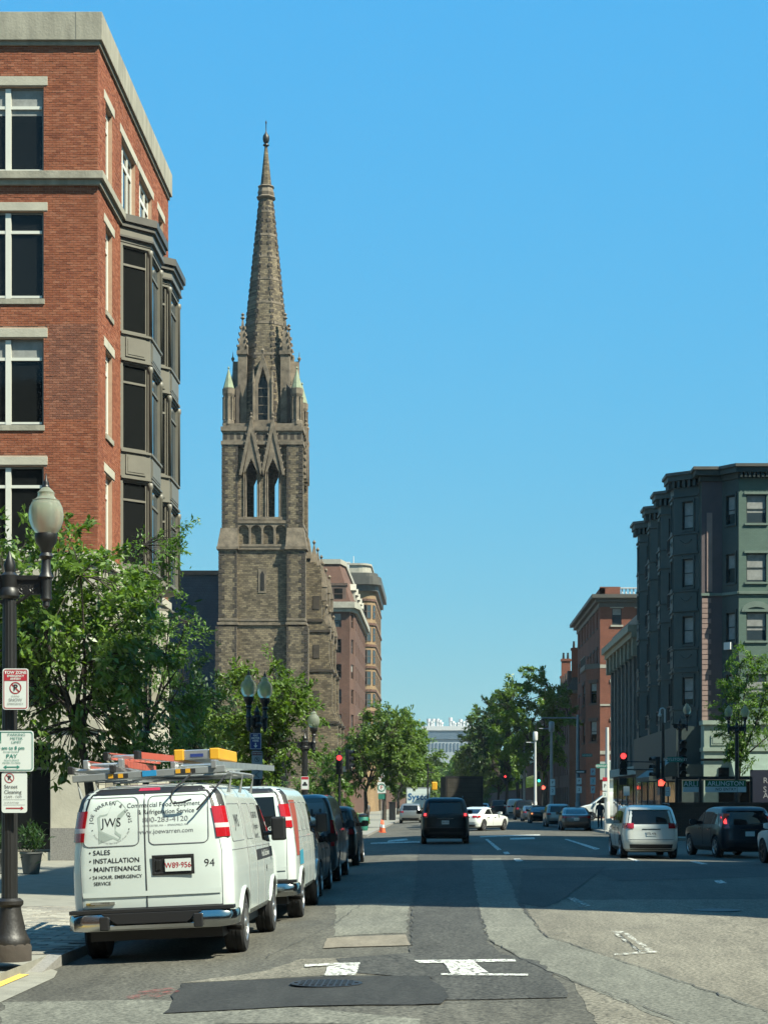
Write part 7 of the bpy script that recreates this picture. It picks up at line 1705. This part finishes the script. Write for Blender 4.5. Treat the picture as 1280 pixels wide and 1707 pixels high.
t = MB(); t.tube([(PX(1108,YM),YM,PZ(1205,YM)),(PX(1108,YM),YM,PZ(1185,YM))]+[(PX(1104,YM)+.12*cos(a),YM,PZ(1185,YM)+.12*sin(a)) for a in [k*pi/8 for k in range(9)]]+[(PX(1104,YM)-.12,YM,PZ(1190,YM))], .035, 8); t.lathe([(.03,.1),(.09,0),(.07,-.08)], (PX(1104,YM)-.12,YM,PZ(1192,YM)), 10); t.build('gooseneck_lamp', M['white_pole'], sg_, 50)
def street_name(label, x0, x1, y0, y1, Y, txt):
    r_, p = sign('street_sign', label, ((PX(x0,Y)+PX(x1,Y))/2, Y, (PZ(y0,Y)+PZ(y1,Y))/2), PX(x1,Y)-PX(x0,Y), PZ(y0,Y)-PZ(y1,Y), M['sign_green'], .02); st(p, txt, 0, 0, (PZ(y0,Y)-PZ(y1,Y))*.72, M['sign_white'], xs=.95); return r_
street_name('green street name sign beside the far right lamp post', 1112, 1139, 1262, 1271, 85.6, 'BOYLSTON ST')
r_, p = sign('no_turn_sign', 'small white regulatory sign on the signal mast', (PX(1113,85.5), 85.5, PZ(1320,85.5)), .24, .45, M['sign_white'], .03, 0, M['ink']); st(p, 'NO', 0, .12, .1, INK); st(p, 'TURN', 0, 0, .08, INK); st(p, 'ON RED', 0, -.12, .06, INK)
# left far-corner signal
YL = 98; XL = PX(566,YL)
s2 = thing('traffic_signal', 'black traffic signal showing red on the far left corner', 'traffic signal', (XL,YL,-.04), world=True, group='traffic signals at the junction')
pole(s2, XL, YL, -.04, PZ(1252,YL), .09, .07, M['iron']); signal_head(s2, (XL, YL-.2, PZ(1264,YL)), 0); signal_head(s2, (PX(581,YL), YL-.1, PZ(1256,YL)), -1, R(70)); MB().box(PX(572,YL), PX(577,YL), YL-.12, YL-.1, PZ(1287,YL), PZ(1278,YL)).build('button_plate', M['sign_white'], s2)
# distant signals
for (x, y, Yd, lit, lab) in ((898,1302,168,1,'far traffic signal showing green by the white pole'),(842,1295,225,0,'far traffic signal showing red under the trees')):
    s3 = thing('traffic_signal', lab, 'traffic signal', (PX(x,Yd)+.4,Yd,.06), world=True, group='distant traffic signals'); X_ = PX(x,Yd); pole(s3, X_+.3, Yd, -.05, PZ(y,Yd)+.8, .08, .06, M['iron']); signal_head(s3, (X_, Yd-.1, PZ(y,Yd)+(.72 if lit else 0)), 2 if lit else 0)
    if lit: t = MB(); t.box(PX(901,Yd), PX(909,Yd), Yd-.3, Yd-.1, PZ(1318,Yd), PZ(1309,Yd)); hand(t.build('pedestrian_signal', M['black'], s3), PX(905,Yd), Yd-.302, PZ(1313,Yd), 1.6)
sy_ = thing('traffic_signal', 'yellow-backed traffic signal beside the black box truck', 'traffic signal', (PX(724,116),116,-.03), world=True); pole(sy_, PX(722,116)-.35, 116, -.05, 4.2, .06, .05, M['iron']); MB().tube([(PX(722,116)-.35,116,3.6),(PX(724,116),116,3.6)], .04, 6).build('bracket', M['iron'], sy_)
MB().obox((PX(724,116),116,PZ(1311,116)), (.36,.25,.55)).build('signal_head', M['yellow'], sy_, bevel=.06)
# white and grey poles on the right pavement
def canister(label, x, ytop, Y, X=None, can=True, arm=None, m='white_pole', base_y=None):
    X = PX(x, Y); o = thing('utility_pole', label, 'pole', (X,Y,.06), world=True, group='poles on the far right pavement'); z1 = PZ(ytop, Y)
    pole(o, X, Y, .06, z1-.9 if can else z1, .16, .10, M[m]); MB().lathe([(.24,0),(.24,.5),(.17,.56),(.17,1.6),(.13,1.7)], (X,Y,.06), 10).build('pole_base', M[m], o, 40)
    if can: MB().lathe([(.10,0),(.22,.06),(.24,.12),(.24,.8),(.2,.88),(.05,.9)], (X,Y,z1-.9), 12).build('antenna_canister', M[m], o, 40)
    if arm: MB().tube([(X,Y,PZ(arm[1],Y)),(PX(arm[0],Y),Y,PZ(arm[1],Y))], [.06,.04], 6).build('arm', M[m], o)
    return o
canister('white pole with cylindrical top at the right kerb', 892, 1220, 172, arm=(877,1238)); canister('grey pole with antenna box beyond the white one', 919, 1203, 152, m='galv', arm=(898,1215)); canister('thin grey pole farthest up the right pavement', 874, 1232, 184, m='galv', can=False)
canister('grey steel mast with long horizontal arm over the street', 963, 1192, 124, m='galv', can=False, arm=(900,1197)); canister('slim white leaning pole in front of the red brick building', 1012, 1213, 106, can=False)
def sign_post(label, x, Y, signs, base=.06, m='galv'):
    X = PX(x, Y); o = thing('sign_post', label, 'sign post', (X,Y,base), world=True); pole(o, X, Y, base-.1, PZ(signs[0][0],Y), .03, .03, M[m])
    for (y0, y1, wd, mm, tt, tm) in signs:
        q = MB(); zc = (PZ(y0,Y)+PZ(y1,Y))/2; h = PZ(y0,Y)-PZ(y1,Y); w_ = wd*Y/F; oo = [(X+a, zc+b) for a, b in rrect(-w_/2, w_/2, -h/2+.01, h/2-.01, .03)[:-1]]; q.prism_y(oo, Y-.06, Y-.045); pl_ = q.build('sign_plate', M[mm], o)
        if tt: text(tt, 'lettering', M[tm], pl_, h*.5, lambda a, b: Vector((X+a, Y-.064, zc+b)), 'CENTER', 1, .003)
    return o
so2 = sign_post('sign post with round fare sign and small signs behind the orange cones', 636, 128, [(1289,1303,9,'sign_white','P','ink_red'),(1304,1323,14,'sign_white','F','ink_red'),(1324,1333,11,'sign_green','','ink')], -.04)
t = MB(); n = 20; X_, Z_ = PX(636,128), PZ(1313.5,128); t.add([(X_+q*cos(2*pi*k/n), 127.93, Z_+q*sin(2*pi*k/n)) for q in (.29,.22) for k in range(n)], [(k,(k+1)%n,n+(k+1)%n,n+k) for k in range(n)]); t.build('green_ring', M['sign_green'], so2)
sign_post('post with three white parking signs before the brick building', 988, 128, [(1281,1293,8,'sign_white','P','ink_red'),(1296,1309,9,'sign_white','2','ink_green'),(1311,1323,7,'sign_white','P','ink_red')])
sign_post('post with blue and white parking signs near the steel mast', 965, 118, [(1297,1308,8,'sign_white','P','ink'),(1311,1323,9,'sign_white','2','ink'),])
sign_post('post with red-topped parking signs at the far right corner', 1008, 100, [(1296,1303,8,'sign_red','',''),(1303,1319,8,'sign_white','P','ink'),(1320,1330,8,'sign_white','2','ink_green')])
sign_post('post with a cream sign beside the hanging red light', 1044, 92, [(1311,1327,10,'sign_white','','')])
sign_post('post with parking signs under the grey pole', 921, 150, [(1299,1311,8,'sign_white','P','ink'),(1312,1326,8,'sign_white','2','ink')])
r_, p = sign('one_way_sign', 'dark one way arrow sign by the steel mast', (PX(968,123.5), 123.5, PZ(1287,123.5)), .75, .22, M['ink'], .02); prect(p, -.30, .22, -.05, .05, M['sign_white'])
street_name('green street name sign hung from the steel mast', 970, 987, 1257, 1262, 123.6, 'NEWBURY'); street_name('small green street sign below the brick building bay', 994, 1012, 1274, 1281, 105, 'BERKELEY')
po_ = thing('poster', 'large pale poster with a figure on the brick building shop front', 'poster', (PX(1020,175.5),175.5,2), world=True); t = MB(); t.box(PX(1000,175.6), PX(1036,175.6), 175.55, 175.65, PZ(1300,175.6), PZ(1270,175.6)); pp = t.build('panel', mat('poster_pale', (.36,.42,.38), .6, var=.1), po_)
t = MB(); X_ = PX(1026,175.6); t.sphere((X_,175.52,PZ(1276,175.6)), .2, 10, 6); t.loft([[(X_+a*.35,175.52,PZ(1281,175.6)) for a in (-1,1,1,-1)],[(X_+a*.5,175.5,PZ(1297,175.6)) for a in (-1,1,1,-1)]], False); t.build('figure_print', GRY, pp)
# cones, cabinet, bin, planters
for k, (x, y) in enumerate(((-3.72,112.5),(-3.50,108.5))):
    o = thing('traffic_cone', ('orange traffic cone at the far left kerb, the one behind', 'orange traffic cone at the far left kerb, the one nearer the camera')[k], 'traffic cone', (x,y,road_z(x)), 0, 'traffic cones at the kerb')
    MB().box(-.19,.19,-.19,.19,0,.04).build('cone_base', M['cone'], o); MB().lathe([(.15,.04),(.03,.75),(.02,.76)], (0,0,0), 14).build('cone_body', M['cone'], o, 50); MB().lathe([(.112,.30),(.076,.48)], (0,0,0), 14).build('reflective_band', M['white_plain'], o, 50)
o = thing('utility_cabinet', 'tall black utility cabinet on the far left pavement', 'cabinet', (-4.55,168,-.04)); MB().box(-.3,.3,-.25,.25,0,1.65).build('housing', M['black'], o, bevel=.03); MB().box(-.34,.34,-.29,.29,1.65,1.72).build('lid', M['iron'], o); MB().box(-.24,.24,-.262,-.25,.2,1.5).build('door', M['iron'], o)
o = thing('litter_bin', 'green litter bin on the far left corner beside the cones', 'bin', (-4.75,110,-.04)); MB().lathe([(.25,0),(.29,.1),(.30,.85),(.27,.9)], (0,0,0), 12).build('drum', M['sign_green'], o, 40); MB().lathe([(.31,.85),(.31,.95),(.12,1.05)], (0,0,0), 12).build('lid', M['iron'], o, 40)
def planter(label, x, y, seed):
    o = thing('planter', label, 'planter', (x,y,WZ), world=True); pot = MB().lathe([(.17,0),(.20,.02),(.27,.50),(.29,.52),(.29,.56),(.25,.56),(.24,.48)], (x,y,WZ), 20); po = pot.build('pot', mat('grey_pot', (.16,.17,.16), .8, var=.15), o, 40)
    rng = np.random.default_rng(seed); n = 420; u = rng.normal(size=(n,3)); pos = np.array([x,y,WZ+.85])+u*np.array([.16,.16,.18]); me, *_ = leaf_mesh('plant', pos, .20, .04, rng, LEAF['deep'], -.6); stuff(link('plant', me, o)); MB().lathe([(.24,.50),(.01,.52)], (x,y,WZ), 16).build('soil', M['soil'], o)
planter('grey tapered planter with spiky dark plant by the limestone building', PX(52,45.3), 45.3, 3); planter('grey planter half hidden by the near lamp post', PX(-2,45.6), 45.6, 4)

# ================================================================ people
SK = mat('skin', (.42,.26,.18), .6, var=.05); HAIR = mat('dark_hair', (.02,.015,.012), .7)
def person(label, x, y, z, yaw, shirt, trousers, hair=HAIR, h=1.74, step=.18, arm=.2):
    root = thing('person', label, 'person', (x,y,z), yaw); k = h/1.74
    J = [(0,0,.95,.14,.10),(0,.0,1.15,.15,.105),(0,.01,1.38,.17,.11),(0,.02,1.47,.075,.07),(0,.04,1.56,.055,.058),(0,.045,1.60,.06,.07)]
    V = []; E = []; Rr = []; seg = []
    def add(p, r_): V.append(Vector(p)*k); Rr.append(r_*k); return len(V)-1
    pel = add((0,0,.95), .145); chest = add((0,.01,1.20), .15); top = add((0,.02,1.40), .14); nk = add((0,.03,1.50), .06); hd0 = add((0,.04,1.56), .068); hd1 = add((0,.05,1.64), .092); hd2 = add((0,.045,1.70), .075)
    E += [(pel,chest),(chest,top),(top,nk),(nk,hd0),(hd0,hd1),(hd1,hd2)]
    for sg, ph in ((-1,1),(1,-1)):
        hip = add((sg*.095,0,.88), .10); kn = add((sg*.10,.06+ph*step*.45,.50), .068); an = add((sg*.10,ph*step-.02,.10), .045); toe = add((sg*.11,ph*step+.16,.045), .042); E.extend([(pel,hip),(hip,kn),(kn,an),(an,toe)])
        sh = add((sg*.19,.01,1.40), .065); el = add((sg*.24,-ph*arm*.3,1.13), .046); wr_ = add((sg*.23,-ph*arm*.3+.12,.90), .034); pm_ = add((sg*.225,-ph*arm*.3+.14,.82), .036); E.extend([(top,sh),(sh,el),(el,wr_),(wr_,pm_)])
        for f in range(4): a = add((sg*(.225), -ph*arm*.3+.115+f*.018, .765), .010); b = add((sg*.215, -ph*arm*.3+.118+f*.018, .70+.008*abs(f-1.5)), .008); E.extend([(pm_,a),(a,b)])
        th = add((sg*.20, -ph*arm*.3+.185, .80), .011); th2 = add((sg*.195, -ph*arm*.3+.20, .755), .009); E.extend([(pm_,th),(th,th2)])
    me = bpy.data.meshes.new('body'); me.from_pydata(V, E, []); o = bpy.data.objects.new('body', me); md = o.modifiers.new('skin', 'SKIN'); md.use_smooth_shade = True; s_ = o.modifiers.new('sub', 'SUBSURF'); s_.levels = 1; s_.render_levels = 1
    for i, d in enumerate(me.skin_vertices[0].data): d.radius = (Rr[i]*(1.15 if i in (0,1,2) else 1), Rr[i]*(.8 if i in (0,1,2) else 1)); d.use_root = (i == 0)
    m2 = evaluated(o); bpy.data.objects.remove(o)
    for mm in (shirt, trousers, SK, hair, M['ink']): m2.materials.append(mm)
    for p in m2.polygons:
        c = p.center/k; p.use_smooth = True
        if c.z > 1.50: p.material_index = 3 if (c.z > 1.66 or c.y < .02 and c.z > 1.56) else 2
        elif c.z < .09: p.material_index = 4
        elif abs(c.x) > .17 and c.z < 1.18 and c.z > .6: p.material_index = 2
        elif c.z < .96: p.material_index = 1
    b = link('body', m2, root)
    t = MB(); t.sphere((0,.135*k,1.625*k), .018*k, 6, 5, 1.5); t.build('nose', SK, b, 60)
    for sg in (-1, 1): MB().sphere((sg*.035*k,.128*k,1.655*k), .011*k, 6, 5).build('eye', M['ink'], b); MB().sphere((sg*.09*k,.05*k,1.63*k), .022*k, 6, 5, 1.3).build('ear', SK, b)
    MB().box(-.025*k,.025*k,.125*k,.135*k,1.583*k,1.592*k).build('mouth', M['ink_red'], b)
    t = MB(); t.lathe([(.10*k,1.63*k),(.105*k,1.69*k),(.09*k,1.75*k),(.04*k,1.785*k),(.005,1.79*k)], (0,.03*k,0), 12); t.build('hair', hair, b, 60)
    return root
blue = mat('light_blue_cloth', (.22,.36,.52), .9); dk_ = mat('dark_cloth', (.02,.022,.03), .9); grey_ = mat('grey_cloth', (.12,.12,.12), .9)
person('person in light blue shirt and dark trousers walking at the right corner', PX(1034,97), 97, .06, R(70), blue, dk_)
person('person in black clothes standing behind the grey sedan', PX(1000,113), 113, .06, R(160), dk_, dk_, step=.04)
person('person in grey walking on the far left pavement by the sign post', PX(612,140), 140, -.04, R(15), grey_, dk_)
# ================================================================ air
t = MB(); t.box(-420, 420, -300, 1500, -1.7, 76.5); hz = stuff(t.build('haze', M['asphalt'])); hm = bpy.data.materials.new('haze'); hm.use_nodes = True; hn = hm.node_tree
hn.nodes.remove(hn.nodes['Principled BSDF']); pv = hn.nodes.new('ShaderNodeVolumePrincipled'); pv.inputs['Color'].default_value = (.82,.92,1,1); pv.inputs['Density'].default_value = .00008; hn.links.new(pv.outputs[0], hn.nodes['Material Output'].inputs['Volume'])
hz.data.materials[0] = hm
bpy.data.scenes.remove(TMP)
